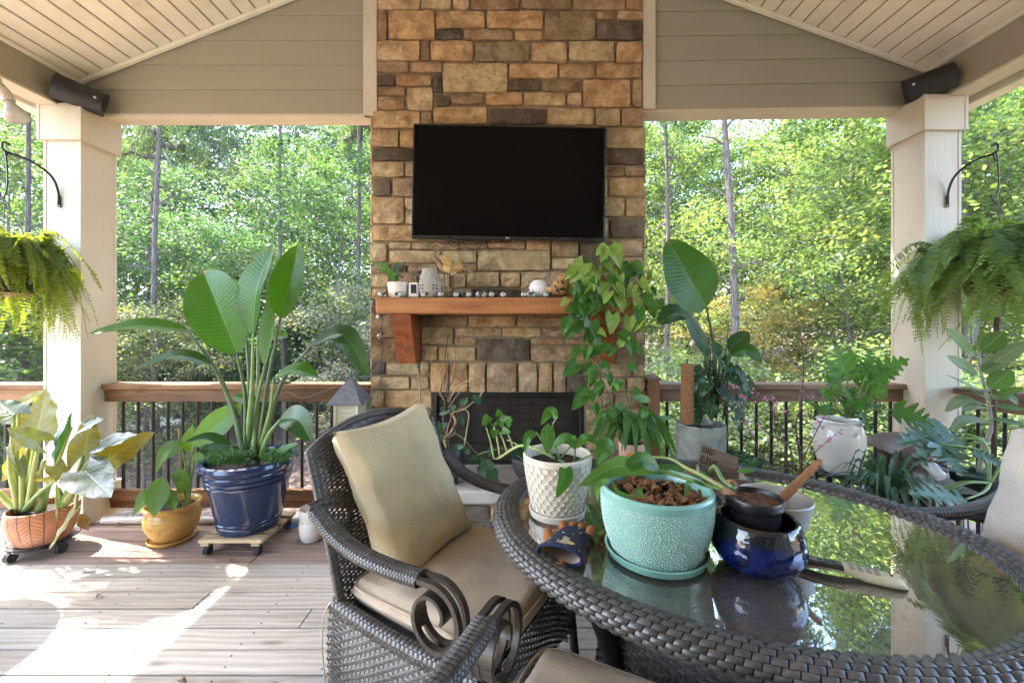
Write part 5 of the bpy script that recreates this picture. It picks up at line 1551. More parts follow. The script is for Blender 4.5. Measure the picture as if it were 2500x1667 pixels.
def gleaf(base, tip, W, Yb, Yt, nrm=(0, -1, 0.3), via=None, prof=P_lance, root=(1440, 1040), mat=ML_LILY, **kw):
    leaf(gp_, Z7, base, tip, W, Yb, Yt, mat, prof, nrm, via, 0.16, 0.02, n=16, nw=5, **kw)
    if root: stem(gp_, [Z7(root[0], root[1], 2.64), Z7((root[0] + base[0]) / 2 + 10, (root[1] + base[1]) / 2 - 25, (2.64 + Yb) / 2), Z7(base[0], base[1], Yb)], 0.008, 0.004, M_STEM, 'petiole')
gleaf((1240, 825), (1180, 1135), 175, 2.52, 2.46, (0.1, -1, 0.25), root=(1340, 1060))
gleaf((1100, 920), (1010, 1135), 110, 2.52, 2.48, (-0.3, -1, 0.3), (1085, 1010), root=(1330, 1060))
gleaf((1320, 795), (1365, 965), 115, 2.60, 2.58, (0.2, -1, 0.2), (1400, 850), root=(1440, 1040))
gleaf((1290, 930), (1345, 1078), 100, 2.54, 2.48, (0.1, -1, 0.3), root=(1380, 1060))
gleaf((1395, 610), (1190, 800), 160, 2.60, 2.56, (-0.2, -0.8, 0.6), (1270, 640), root=(1440, 1040))
gleaf((1480, 660), (1525, 770), 80, 2.60, 2.58, (0.2, -1, 0.2), (1530, 690))
gleaf((1440, 640), (1475, 430), 125, 2.64, 2.66, (0, -1, 0.15))
leaf(gp_, Z2, (1235, 1400), (1545, 1140), 170, 2.60, 2.62, ML_LILY, P_paddle, (0.15, -1, 0.35), None, 0.16, 0.015, n=18, nw=6)
stem(gp_, [Z7(1440, 1045, 2.65), Z7(1415, 800, 2.65), Z7(1460, 690, 2.64), Z2(1235, 1400, 2.60)], 0.012, 0.006, M_STEM, 'stem', 16)
for xx in (1372, 1445): stem(gp_, [Z7(xx + 12, 1050, 2.66), Z7(xx + 6, 760, 2.66), Z7(xx - 4, 455 if xx < 1400 else 800, 2.66)], 0.005, 0.0045, M_VINE, 'stake')

# stacked white pots, lone caddy wheel
M_WHITEC = plain('off_white_ceramic', (0.66, 0.60, 0.54), 0.35, var=0.06, nscale=12, bump=0.1, bscale=80, dirt=(0.5, 0.42, 0.34))
for nm_, lab_, z_, pr_ in (('ceramic_pot', 'off-white ceramic pot on the deck, lower of the pair beside the navy planter', 0.0, [(0.0, 0.0), (0.058, 0.0), (0.066, 0.008), (0.076, 0.05), (0.078, 0.10), (0.074, 0.122), (0.068, 0.122), (0.066, 0.1), (0.056, 0.02), (0.0, 0.012)]),
                          ('ceramic_pot', 'off-white ceramic pot nested in another, upper of the pair beside the navy planter', 0.09, [(0.0, 0.0), (0.050, 0.0), (0.060, 0.012), (0.074, 0.045), (0.080, 0.108), (0.077, 0.112), (0.073, 0.108), (0.068, 0.05), (0.0, 0.03)])):
    o = MB().lathe(pr_, 44).build(nm_, M_WHITEC, None, True, loc=(-1.292, 2.665, z_), sharp=35)
    tag(o, lab_, 'pot', 'stacked ceramic pots')

# ---------------------------------------------------------------- hanging ferns
def fern_mesh(seed, rise_, out, drop, nL=44, plen=0.056, mat=ML_FERN):
    g = random.Random(seed)
    ctrl = [V(0.04, 0, 0), V(0.10 + out * 0.25, 0, rise_ * 0.75), V(out * 0.72, g.uniform(-0.03, 0.03), rise_ * 0.85), V(out * 0.98, g.uniform(-0.05, 0.05), rise_ * 0.15 - drop * 0.3), V(out * 1.05, g.uniform(-0.06, 0.06), -drop)]
    cur = bez(ctrl, 64)
    mb = MB()
    mb.tube(cur[::4] + [cur[-1]], 0.0014, 4, cap=False)
    n = len(cur) - 1
    for i in range(3, n + 1):
        t = i / n
        tg = (cur[min(n, i + 1)] - cur[i - 1]).normalized()
        sd = tg.cross(V(0, 0, 1))
        if sd.length < 0.2: sd = V(0, 1, 0)
        sd.normalize(); nn = sd.cross(tg).normalized()
        L = plen * min(1, 0.25 + t * 3.2) * (1 - t ** 2.2) ** 0.8 + 0.008
        for s in (-1, 1):
            d = (sd * s + tg * 0.28 + nn * g.uniform(-0.5, 0.25)).normalized() * L
            w = tg * (0.0040 + 0.0022 * (1 - t))
            b = cur[i] + tg * g.uniform(-0.003, 0.003)
            mb.add([b - w * 0.6, b + d * 0.55 - w - nn * 0.002, b + d - nn * L * 0.10, b + d * 0.55 + w - nn * 0.002, b + w * 0.6], [(0, 1, 2, 3, 4)], [(0, 0), (0.2, 0.5), (0.5, 1), (0.8, 0.5), (1, 0)])
    return mb.mesh('frond', mat, False)
def hanging_fern(label, c, seed, mat, nf=180, sxy=1.0, sz_=1.15):
    t = thing('hanging_fern', label, 'hanging plant', c)
    g = random.Random(seed)
    pot(t, [(0.0, -0.17), (0.115, -0.17), (0.13, -0.16), (0.155, -0.02), (0.162, 0.0), (0.155, 0.004), (0.148, -0.02)], M_BLACK, 36, 'basket')
    pot(t, [(0.03, -0.196), (0.10, -0.192), (0.125, -0.172), (0.12, -0.171), (0.10, -0.182), (0.03, -0.186)], M_VINE, 36, 'drip_saucer')
    soil(t, 0.15, -0.012)
    top = V(0, 0, 0.40)
    for k in range(3):
        a = 2 * PI * k / 3 + 0.4
        MB().tube([V(0.158 * math.cos(a), 0.158 * math.sin(a), 0.0), V(0.02 * math.cos(a), 0.02 * math.sin(a), 0.36), top], 0.0018, 5).build('hanger_wire', M_BLACK, t, True)
    var = []
    for k in range(12):
        if k < 3: v = fern_mesh(seed * 31 + k, g.uniform(0.16, 0.24), g.uniform(0.24, 0.34), g.uniform(-0.12, 0.02), mat=mat)
        elif k < 7: v = fern_mesh(seed * 31 + k, g.uniform(0.10, 0.18), g.uniform(0.32, 0.44), g.uniform(0.10, 0.25), mat=mat)
        else: v = fern_mesh(seed * 31 + k, g.uniform(0.04, 0.10), g.uniform(0.24, 0.38), g.uniform(0.34, 0.50), mat=mat)
        var.append(v)
    for k in range(nf):
        o = link('frond', var[k % 12 if k % 5 else 7 + k % 5 + (k // 5) % 5], t)
        a = k * 2.39996 + g.uniform(-0.3, 0.3)
        s = g.uniform(0.78, 1.12)
        o.matrix_local = Matrix.Translation(V(0.05 * math.cos(a), 0.05 * math.sin(a), -0.01)) @ Matrix.Rotation(a, 4, 'Z') @ Matrix.Rotation(g.uniform(-0.28, 0.18), 4, 'Y') @ Matrix.Rotation(g.uniform(-0.5, 0.5), 4, 'X') @ Matrix.Diagonal((s * sxy, s * sxy, s * sz_, 1.0))
    return t
FL = V(-3.09, 2.515, 1.74); FR = V(2.96, 2.535, 1.73)
hanging_fern('large hanging fern lit yellow by the sun on the column hook', FL, 2, ML_FERN, 230, 0.66, 1.05)
hanging_fern('large cool green hanging fern above the ficus', FR, 5, ML_FERNR, 290, 1.0, 1.12)
def hook(label, base, end, fern):
    t = thing('plant_hook', label, 'hook', base)
    e = Vector(end) - Vector(base)
    MB().tube(bez([V(0, -0.006, -0.04), V(0, -0.010, 0.05), V(0.0, -0.045, 0.13), V(0, e.y * 0.42, e.z - 0.018), V(0, e.y * 0.72, e.z), V(0, e.y, e.z - 0.004)], 30), 0.0075, 10).build('arm', M_BLACK, t, True)
    MB().tube(bez([V(0, e.y, e.z), V(0.0, e.y - 0.025, e.z + 0.012), V(0.0, e.y - 0.022, e.z + 0.05), V(0.0, e.y + 0.01, e.z + 0.05)], 14), 0.006, 8).build('curl', M_BLACK, t, True)
    MB().tube(bez([V(0, e.y, e.z), V(0, e.y - 0.012, e.z - 0.05)], 4), 0.005, 8).build('stop', M_BLACK, t, True)
    f = Vector(fern) + V(0, 0, 0.40) - Vector(base)
    MB().tube(bez([V(0, f.y, e.z + 0.008), V(0.012, f.y, e.z - 0.05), V(0.018, f.y, f.z + 0.10), V(0.0, f.y, f.z + 0.015), V(-0.022, f.y, f.z + 0.012), V(-0.026, f.y, f.z + 0.04)], 26), 0.0042, 8).build('s_hook', M_BLACK, t, True)
    MB().cbox((-0.012, -0.006, -0.06), (0.012, 0.0, 0.02), 0.002).build('mount_plate', M_BLACK, t)
hook('black curved plant hook on the cream column holding the sunlit fern', (-3.09, 2.8205, 2.235), (-3.09, 2.53, 2.43), FL)
hook('black curved plant hook on the pale column holding the cool green fern', (2.96, 2.8205, 2.235), (2.96, 2.55, 2.43), FR)

# ---------------------------------------------------------------- mantel pothos
PO = V(0.585, 2.74, 1.549)
po = thing('pothos', 'variegated pothos trailing from a pinkish pot over the mantel end', 'potted plant', PO)
M_PINK = glaze('pinkish_glaze', (0.42, 0.15, 0.11), 0.35, 0.2)
pot(po, [(0.0, 0.012), (0.072, 0.012), (0.080, 0.02), (0.098, 0.12), (0.103, 0.14), (0.098, 0.146), (0.092, 0.14)], M_PINK, 40)
pot(po, [(0.0, 0.0), (0.085, 0.0), (0.098, 0.016), (0.094, 0.018), (0.085, 0.009), (0.0, 0.008)], M_PINK, 36, 'saucer')
soil(po, 0.094, 0.125)
heart_var = [[], []]
for k in range(5):
    for m_, mm in enumerate((ML_POTH, ML_POTHV)):
        cur = bez([V(0, 0, 0), V(0, 0.5, 0.05 - 0.03 * k), V(0, 1.0, -0.10 - 0.06 * k)], 10)
        heart_var[m_].append(leaf_mb(cur, 0.78 + 0.05 * (k % 3), (0, 0, 1), P_heart, 0.16 + 0.05 * k, 0.03, 0.28, 4, seed=k * 1.3).mesh('leaf', mm, True))
def hleaf(par, A, B, nrm, vi, k, name='leaf', wide=1.0, var=heart_var):
    d = B - A; L = d.length; y = d / L
    z = Vector(nrm) - y * Vector(nrm).dot(y); z.normalize(); x = y.cross(z)
    o = link(name, var[vi][k % len(var[vi])], par)
    M_ = Matrix(((x.x * L * wide, y.x * L, z.x * L, 0), (x.y * L * wide, y.y * L, z.y * L, 0), (x.z * L * wide, y.z * L, z.z * L, 0), (0, 0, 0, 1)))
    o.matrix_local = Matrix.Translation(A - par.location) @ M_
    return o
prn = random.Random(12)
def vine(pts, Y0, Y1, nleaf, vi, size=(0.06, 0.10), z=Z5, par=po, side=None, start=0.0):
    n = len(pts)
    W_ = [z(x, y, Y0 + (Y1 - Y0) * i / (n - 1)) for i, (x, y) in enumerate(pts)]
    cur = bez(W_, 30)
    MB().tube([p - par.location for p in cur], 0.0028, 6).build('vine', M_STEMD, par, True)
    for k in range(nleaf):
        f = start + (1 - start) * (k + 0.6) / nleaf
        p = cur[min(len(cur) - 1, int(f * (len(cur) - 1)))]
        s = 1 if (k % 2) else -1
        L = prn.uniform(*size)
        pet = p + V(s * prn.uniform(0.015, 0.05), -prn.uniform(0.015, 0.05), prn.uniform(-0.01, 0.04))
        MB().tube([p - par.location, p.lerp(pet, 0.6) + V(0, 0, 0.008) - par.location, pet - par.location], 0.0016, 5).build('petiole', M_STEM, par, True)
        d = V(s * prn.uniform(-0.1, 0.75), -prn.uniform(0.0, 0.35), -prn.uniform(0.45, 1.0)).normalized() * L
        hleaf(par, pet, pet + d, (s * prn.uniform(-0.2, 0.6), -1, prn.uniform(0.05, 0.6)), vi if prn.random() < 0.85 else 1 - vi, prn.randrange(5))
vine([(1740, 460), (1730, 540), (1740, 700), (1700, 860), (1720, 1060), (1700, 1240)], 2.61, 2.57, 9, 0)
vine([(1690, 450), (1660, 520), (1655, 700), (1650, 900), (1655, 1150), (1690, 1320)], 2.60, 2.56, 8, 0)
vine([(1720, 450), (1700, 520), (1690, 720), (1750, 940), (1760, 1150), (1780, 1380)], 2.60, 2.58, 8, 0)
vine([(1780, 460), (1760, 540), (1700, 760), (1730, 980), (1820, 1200), (1850, 1400)], 2.60, 2.54, 9, 0)
vine([(1820, 460), (1840, 540), (1850, 760), (1890, 960), (1930, 1150), (1990, 1350)], 2.62, 2.58, 9, 0)
vine([(1880, 440), (1960, 500), (1985, 620), (1960, 780), (1950, 920)], 2.62, 2.60, 8, 1)
vine([(1900, 380), (2020, 440), (2050, 560), (2060, 690)], 2.64, 2.60, 7, 1)
vine([(1900, 350), (2010, 330), (2080, 430), (2110, 560)], 2.66, 2.62, 8, 0)
vine([(1700, 420), (1600, 440), (1560, 560), (1570, 700)], 2.58, 2.54, 7, 0)
vine([(1700, 400), (1620, 330), (1580, 300)], 2.64, 2.60, 5, 1, (0.08, 0.11))
vine([(1750, 420), (1740, 320), (1720, 230)], 2.68, 2.62, 6, 1, (0.07, 0.10))
vine([(1800, 420), (1850, 300), (1830, 190), (1790, 165)], 2.70, 2.66, 6, 1, (0.08, 0.11))
vine([(1830, 430), (1900, 320), (1960, 280)], 2.68, 2.64, 6, 0, (0.075, 0.1))
vine([(1760, 430), (1760, 400), (1700, 420), (1680, 470)], 2.62, 2.56, 5, 1, (0.075, 0.1))
vine([(1790, 430), (1830, 420), (1860, 470)], 2.60, 2.56, 5, 1, (0.07, 0.1))
for (bx, by, tx_, ty_, vi) in ((1800, 160, 1770, 230, 1), (1830, 155, 1900, 260, 1), (1640, 265, 1560, 370, 1), (1640, 300, 1650, 400, 1), (2090, 560, 2195, 560, 0), (1650, 420, 1600, 540, 0), (1640, 560, 1520, 590, 0), (1660, 560, 1750, 580, 0), (1600, 650, 1530, 770, 0), (1690, 670, 1690, 800, 0), (1770, 815, 1690, 900, 0), (1840, 620, 1830, 740, 1), (1880, 500, 1920, 580, 1), (1590, 960, 1505, 1040, 0), (1640, 1180, 1570, 1270, 0), (1960, 800, 1990, 900, 0)):
    A, B = Z5(bx, by, 2.56), Z5(tx_, ty_, 2.53)
    hleaf(po, A, B + (B - A) * 0.15, (0.15, -1, 0.35), vi, prn.randrange(5))
    nx_ = PO + V(prn.uniform(-0.06, 0.08), -0.06, 0.12 if by < 500 else -0.05 - (by - 500) / 2.851 / F * 2.56 * 0.9)
    MB().tube([A - PO, A.lerp(nx_, 0.5) + V(0, 0, 0.02) - PO, nx_ - PO], 0.0018, 5).build('petiole', M_STEM, po, True)
# ================================================================ plants on the shady side
def stand(name, label, c, r, h, legs=4):
    t = thing(name, label, 'plant stand', (c[0], c[1], 0))
    MB().tube(ring(r, h - 0.008), 0.007, 6).build('top_ring', M_BLACK, t, True)
    MB().lathe([(0.0, h - 0.009), (r - 0.004, h - 0.009), (r - 0.004, h), (0.0, h)], 28).build('top_plate', M_BLACK, t)
    MB().tube(ring(r * 0.92, h * 0.42), 0.005, 6).build('brace_ring', M_BLACK, t, True)
    for k in range(legs):
        a = 2 * PI * (k + 0.3) / legs
        MB().tube([V(r * math.cos(a), r * math.sin(a), h - 0.008), V(r * 0.95 * math.cos(a), r * 0.95 * math.sin(a), 0.0)], 0.009, 7).build('leg', M_BLACK, t, True)
    return t
# --- low blue bowl with the herringbone pot standing in it
BW = V(1.33, 2.64, 0.375)
stand('bowl_stand', 'black metal stand under the low slate blue bowl', BW, 0.17, 0.374)
bw = thing('bowl_planter', 'low slate blue bowl planter filled with small leafy herbs', 'potted plant', BW)
M_SLATE = glaze('slate_blue_glaze', (0.022, 0.035, 0.058), 0.3)
pot(bw, [(0.0, 0.0), (0.16, 0.0), (0.21, 0.03), (0.26, 0.09), (0.275, 0.135), (0.268, 0.14), (0.255, 0.12), (0.20, 0.045)], M_SLATE, 56)
soil(bw, 0.225, 0.075)
herb(bw, BW + V(0.14, -0.06, 0.08), 0.09, 0.15, 0.13, 60, 8, ML_HERB, seed=8)
herb(bw, BW + V(-0.18, -0.02, 0.08), 0.05, 0.12, 0.09, 24, 7, ML_HERB, seed=9)
HB = V(1.195, 2.635, 0.452)
hb = thing('herringbone_planter', 'grey herringbone pot with bird of paradise, window-leaf vine and coir pole', 'potted plant', HB)
def herringbone():
    t = NT('herringbone_glaze')
    uv = t.n('ShaderNodeUVMap').outputs[0]
    sp = t.n('ShaderNodeSeparateXYZ', {'Vector': uv})
    fu = t.math('PINGPONG', t.math('MULTIPLY', sp.outputs['X'], 16.0), 1.0)
    ph = t.math('FRACT', t.math('ADD', t.math('MULTIPLY', sp.outputs['Y'], 62.0), t.math('MULTIPLY', fu, 3.4)))
    ln = t.rng(t.math('ABSOLUTE', t.math('SUBTRACT', ph, 0.5)), 0.08, 0.2, 1.0, 0.0)
    n = t.noise(t.coord('Object'), 16.0, 5.0)
    c = t.mix(t.rng(n, 0.3, 0.7, 0, 1), (0.20, 0.225, 0.195), (0.34, 0.365, 0.315))
    c = t.mix(t.math('MULTIPLY', ln, 0.65), c, (0.10, 0.10, 0.078))
    t.P(Base_Color=c, Roughness=0.26)
    t.bump(t.math('MULTIPLY', ln, -1.0), 0.7, 0.006)
    return t.m
pot(hb, [(0.0, 0.0), (0.118, 0.0), (0.130, 0.01), (0.145, 0.05), (0.149, 0.12), (0.149, 0.285), (0.146, 0.298), (0.138, 0.3), (0.134, 0.29), (0.132, 0.2)], herringbone(), 56)
soil(hb, 0.134, 0.255)
def hleaf2(base, tip, W, Yb, Yt, nrm, via=None, mat=ML_BOPD, root=(470, 1130), mid=None, **kw):
    leaf(hb, ZB, base, tip, W, Yb, Yt, mat, P_paddle, nrm, via, kw.pop('fold', 0.16), 0.012, n=18, nw=6, wf=14, **kw)
    A = ZB(root[0], root[1], 2.66); B = ZB(base[0], base[1], Yb)
    m = ZB(mid[0], mid[1], (2.66 + Yb) / 2) if mid else A.lerp(B, 0.5)
    stem(hb, [A, m, B], 0.014, 0.006, M_STEMD, 'petiole', 14)
hleaf2((422, 478), (195, 80), 335, 2.60, 2.58, (0.15, -1, 0.12), (330, 330, 2.56), ML_BOP, mid=(470, 760))
hleaf2((388, 665), (128, 582), 165, 2.58, 2.46, (0.0, -0.6, 0.75), (270, 520, 2.5), mid=(430, 850))
hleaf2((430, 770), (290, 502), 100, 2.66, 2.70, (0.3, -0.9, 0.2), None, mid=(450, 950))
hleaf2((560, 745), (668, 625), 120, 2.62, 2.60, (-0.3, -0.6, 0.7), mid=(500, 950))
hleaf2((565, 765), (748, 812), 120, 2.58, 2.50, (0.0, -0.6, 0.75), (660, 735, 2.54), ML_BOP, mid=(510, 950))
hleaf2((505, 760), (470, 690), 60, 2.60, 2.60, (0.0, -0.8, 0.5))
stem(hb, [ZB(530, 780, 2.62), ZB(545, 660, 2.62), ZB(552, 560, 2.62)], 0.007, 0.002, M_STEMD, 'spear_leaf')
# window-leaf vine: heart leaves pierced by real holes
def window_leaf(seed):
    g = random.Random(seed)
    n, nw = 14, 6
    cur = bez([V(0, 0, 0), V(0, 0.5, 0.05), V(0, 1.0, -0.16)], n)
    mb = leaf_mb(cur, 0.78, (0, 0, 1), P_heart, 0.15, 0.02, 0.25, nw, seed=seed)
    w = 2 * nw
    drop = set()
    for i in range(3, n - 3, 3):
        for s in (-1, 1):
            j0 = nw + (1 if s > 0 else -2)
            for dj in (0, 1):
                j = j0 + s * dj * 1
                if s > 0: j = nw + 1 + dj
                else: j = nw - 2 - dj
                drop.add(i * w + j)
                if g.random() < 0.4: drop.add((i + 1) * w + j)
    f2 = [f for k, f in enumerate(mb.f) if k not in drop]
    mb.f = f2; mb.mi = [0] * len(f2)
    return mb.mesh('leaf', ML_DARK, True)
win_var = [[window_leaf(k) for k in range(4)]]
wrn = random.Random(31)
for k, (x, y) in enumerate([(480, 720), (520, 780), (440, 800), (400, 845), (370, 850), (350, 900), (420, 900), (470, 880), (540, 830), (580, 840), (620, 860), (650, 890), (660, 920), (600, 900), (560, 880), (395, 950), (380, 1000), (430, 1010), (540, 1000), (590, 1010), (570, 1060), (610, 1090), (500, 960), (360, 1090), (455, 1060), (585, 1130), (430, 940), (620, 1000), (510, 870), (350, 1030)]):
    p = ZB(x, y, wrn.uniform(2.5, 2.68))
    L = wrn.uniform(0.085, 0.13)
    sx = 1 if x > 480 else -1
    d = V(sx * wrn.uniform(-0.1, 0.7), -wrn.uniform(0.1, 0.4), -wrn.uniform(0.35, 1.0)).normalized() * L
    hleaf(hb, p, p + d, (sx * wrn.uniform(0, 0.5), -0.9, wrn.uniform(0.1, 0.8)), 0, k, var=win_var)
    a = ZB(470 + wrn.uniform(-40, 60), min(1130, y + wrn.uniform(60, 200)), 2.64)
    stem(hb, [a, a.lerp(p, 0.55) + V(0, 0, 0.02), p], 0.0035, 0.002, M_STEMD, 'petiole', 6, 5)
for dx in (0, 40, -35): stem(hb, [ZB(480 + dx, 1140, 2.64), ZB(490 + dx * 1.3, 950, 2.63), ZB(500 + dx * 1.6, 720, 2.63)], 0.006, 0.004, M_TWIG, 'vine_stem')
# coir pole
def coir():
    t = NT('coir_fibre')
    vec = t.coord('Object')
    n = t.noise(vec, 70.0, 6.0, 0.75, 2.5)
    c = t.mix(t.rng(n, 0.3, 0.7, 0, 1), (0.13, 0.052, 0.016), (0.46, 0.215, 0.085))
    t.P(Base_Color=c, Roughness=0.95)
    t.bump(n, 1.0, 0.012)
    return t.m
cp0, cp1 = ZB(309, 1165, 2.56), ZB(309, 815, 2.56)
mb = MB(); npts = 30
pts_ = [cp0.lerp(cp1, i / npts) - HB for i in range(npts + 1)]
mb.tube(pts_, [0.037 * (1 + 0.05 * noise.noise((i * 0.5, 1, 2))) for i in range(npts + 1)], 22)
pole = mb.build('coir_pole', coir(), hb, True, sharp=60)
wrap = []
for i in range(140):
    f = i / 139; a = f * 2 * PI * 9
    p = cp0.lerp(cp1, 0.06 + 0.9 * f) - HB
    wrap.append(p + V(0.0388 * math.cos(a), 0.0388 * math.sin(a), 0.004 * math.sin(a)))
MB().tube(wrap, 0.0011, 4, cap=False).build('twine', M_VINE, pole, True)
MB().tube([cp1 - HB, cp1 - HB + V(0, 0, 0.03)], 0.004, 6).build('pole_tip', M_BLACK, pole)

# --- white crock with split-leaf philodendron
WC = V(2.01, 2.55, 0.478)
stand('crock_stand', 'black metal stand under the white crock', WC, 0.125, 0.477)
wc = thing('crock_philodendron', 'split-leaf philodendron in a white eared crock against the weathered railing', 'potted plant', WC)
M_CROCK = plain('white_crock_glaze', (0.68, 0.65, 0.60), 0.17, 0.0, 0.05, 9.0, 0.03, 40.0, 0.002, 0.6, 0.0, (0.56, 0.5, 0.43))
pot(wc, [(0.0, 0.0), (0.088, 0.0), (0.095, 0.008), (0.118, 0.08), (0.132, 0.16), (0.132, 0.22), (0.120, 0.27), (0.110, 0.292), (0.113, 0.306), (0.118, 0.314), (0.112, 0.318), (0.104, 0.31), (0.102, 0.28)], M_CROCK, 56)
for a in (-95, 175, 60):
    x, y = math.cos(R(a)), math.sin(R(a))
    MB().tube(bez([V(x * 0.112, y * 0.112, 0.300), V(x * 0.142, y * 0.142, 0.296), V(x * 0.146, y * 0.146, 0.265), V(x * 0.122, y * 0.122, 0.245)], 12), 0.011, 9, flat=0.7).build('ear_handle', M_CROCK, wc, True)
soil(wc, 0.104, 0.285)
def split(par, Z, base, tip, W, Yb, Yt, mat=ML_PHIL, nrm=(0, -1, 0.35), via=None, root=None, mid=None, cuts=6, r=0.006, cut=0.68, Yr=2.55):
    leaf(par, Z, base, tip, W, Yb, Yt, mat, P_split, nrm, via, 0.12, 0.03, 0.20, 40, 5, cuts=cuts, cut=cut)
    if root:
        A = Z(root[0], root[1], Yr); B = Z(base[0], base[1], Yb)
        m = Z(mid[0], mid[1], (Yr + Yb) / 2) if mid else A.lerp(B, 0.5) + V(0, 0, 0.02)
        stem(par, [A, m, B], r, r * 0.6, M_STEM, 'petiole', 12)
RT = (240, 800)
split(wc, ZC, (225, 460), (130, 205), 330, 2.52, 2.50, root=RT, mid=(240, 620))
split(wc, ZC, (380, 462), (735, 318), 250, 2.52, 2.48, root=(250, 800), mid=(310, 640))
split(wc, ZC, (385, 455), (415, 250), 220, 2.58, 2.60, root=(250, 800), mid=(330, 640))
split(wc, ZC, (412, 512), (660, 382), 170, 2.50, 2.44, nrm=(0, -0.7, 0.7), root=(260, 800), mid=(350, 650))
split(wc, ZC, (110, 650), (0, 560), 170, 2.50, 2.44, root=(225, 800), mid=(150, 730))
split(wc, ZC, (150, 560), (20, 440), 200, 2.60, 2.62, nrm=(0, -0.7, 0.6), root=(225, 800), mid=(190, 680))
split(wc, ZC, (215, 690), (290, 545), 170, 2.48, 2.44, root=(240, 800))
split(wc, ZC, (300, 720), (410, 615), 160, 2.48, 2.42, root=(250, 800))
split(wc, ZC, (370, 700), (540, 700), 120, 2.46, 2.40, nrm=(0, -0.6, 0.8), mat=ML_PHILS, root=(260, 800))
split(wc, ZC, (595, 735), (990, 880), 360, 2.40, 2.28, nrm=(0.2, -0.85, 0.55), root=(270, 800), mid=(450, 735))
split(wc, ZC, (340, 750), (440, 975), 110, 2.46, 2.40, nrm=(0.2, -1, 0.2), root=(270, 800))
split(wc, ZC, (60, 760), (-140, 650), 150, 2.46, 2.40, nrm=(0, -0.7, 0.7), root=(225, 800))
for (b_, t_, W_, yb_, yt_, nr_) in (((180, 520), (60, 330), 240, 2.58, 2.60, (0.1, -1, 0.2)), ((300, 500), (260, 260), 260, 2.60, 2.64, (0, -1, 0.1)), ((330, 560), (560, 470), 220, 2.56, 2.54, (0, -0.8, 0.6)),
        ((160, 640), (120, 520), 200, 2.50, 2.46, (0, -0.9, 0.5)), ((270, 640), (200, 560), 170, 2.46, 2.42, (0, -0.9, 0.5)), ((420, 610), (560, 560), 180, 2.50, 2.46, (0, -0.7, 0.7)), ((120, 720), (-30, 720), 150, 2.44, 2.40, (0, -0.7, 0.7))):
    split(wc, ZC, b_, t_, W_, yb_, yt_, nrm=nr_, root=(245, 800))
# --- a second philodendron on the floor, its big glossy leaves in front of the lanterns
PH = V(2.30, 1.95, 0.0)
ph_ = thing('philodendron', 'floor philodendron with big glossy lobed leaves beside the ficus pot', 'potted plant', PH)
M_CHAR = plain('charcoal_pot', (0.022, 0.026, 0.026), 0.35, var=0.2)
pot(ph_, [(0.0, 0.0), (0.11, 0.0), (0.118, 0.01), (0.142, 0.24), (0.148, 0.25), (0.148, 0.27), (0.14, 0.272), (0.135, 0.25)], M_CHAR, 40)
soil(ph_, 0.136, 0.24)
PR = (1390, 1330)
def split3(*a, **k): split(ph_, ZC, *a, Yr=1.98, r=0.008, **k)
split3((1060, 900), (640, 1010), 330, 2.18, 2.10, mat=ML_PHILS, nrm=(0.0, -0.6, 0.8), root=PR, mid=(1350, 1000))
split3((980, 1010), (1160, 1275), 340, 2.08, 1.96, mat=ML_PHILS, nrm=(0.0, -0.75, 0.65), root=PR, mid=(1330, 1080))
split3((1120, 960), (760, 1120), 260, 2.10, 2.04, mat=ML_PHILS, nrm=(0.0, -0.65, 0.75), root=PR, mid=(1350, 1010))
split3((1250, 1075), (1590, 1225), 190, 2.02, 1.92, mat=ML_PHILS, nrm=(0.0, -0.6, 0.8), root=PR, mid=(1350, 1150))
split3((1130, 1030), (1010, 870), 220, 2.16, 2.20, mat=ML_PHIL, root=PR, mid=(1350, 1020))
split3((1190, 1465), (715, 1410), 270, 1.90, 1.86, mat=ML_PHILS, nrm=(0.0, -0.55, 0.85), root=PR, mid=(1340, 1400))
split3((1040, 1390), (1240, 1420), 170, 1.98, 1.90, mat=ML_PHILS, nrm=(0.0, -0.6, 0.8), root=PR)
split3((960, 1380), (820, 1290), 150, 2.02, 2.04, mat=ML_PHILS, nrm=(0.0, -0.6, 0.8), root=PR)
split3((1600, 1080), (1720, 1040), 150, 2.0, 1.95, mat=ML_PHIL, nrm=(0, -0.7, 0.6), root=PR)

# --- strap-leaved plant
SP = V(1.955, 2.17, 0.0)
stand('strap_plant_stand', 'low black stand under the dark strap-leaf pot', SP, 0.09, 0.30)
spn = thing('strap_leaf_plant', 'dark green strap-leaved rosette arching over a deep brown pot', 'potted plant', (SP.x, SP.y, 0.301))
M_DKBR = glaze('deep_brown_glaze', (0.045, 0.022, 0.018), 0.25)
pot(spn, [(0.0, 0.0), (0.08, 0.0), (0.09, 0.01), (0.115, 0.10), (0.118, 0.16), (0.122, 0.185), (0.115, 0.19), (0.108, 0.17)], M_DKBR, 40)
soil(spn, 0.108, 0.165)
g = random.Random(6)
C0 = SP + V(0, 0, 0.301 + 0.17)
for k in range(46):
    a = k * 2.39996
    out = g.uniform(0.14, 0.30); up_ = g.uniform(0.05, 0.16) if k % 3 else g.uniform(0.14, 0.24); dn = g.uniform(-0.06, 0.16)
    d = V(math.cos(a), math.sin(a), 0)
    A = C0 + d * 0.015; Bm = C0 + d * out * 0.55 + V(0, 0, up_); E = C0 + d * out + V(0, 0, up_ * 0.6 - dn)
    cur = bez([A, Bm, E], 12)
    o = leaf_mb([p - A for p in cur], g.uniform(0.022, 0.034), (0, 0, 1) + d * -0.3 if False else (-d.x * 0.5, -d.y * 0.5, 1), P_strap, 0.3, 0.01, nw=2).build('leaf', ML_STRAP, spn, True)
    o.location = A - spn.location

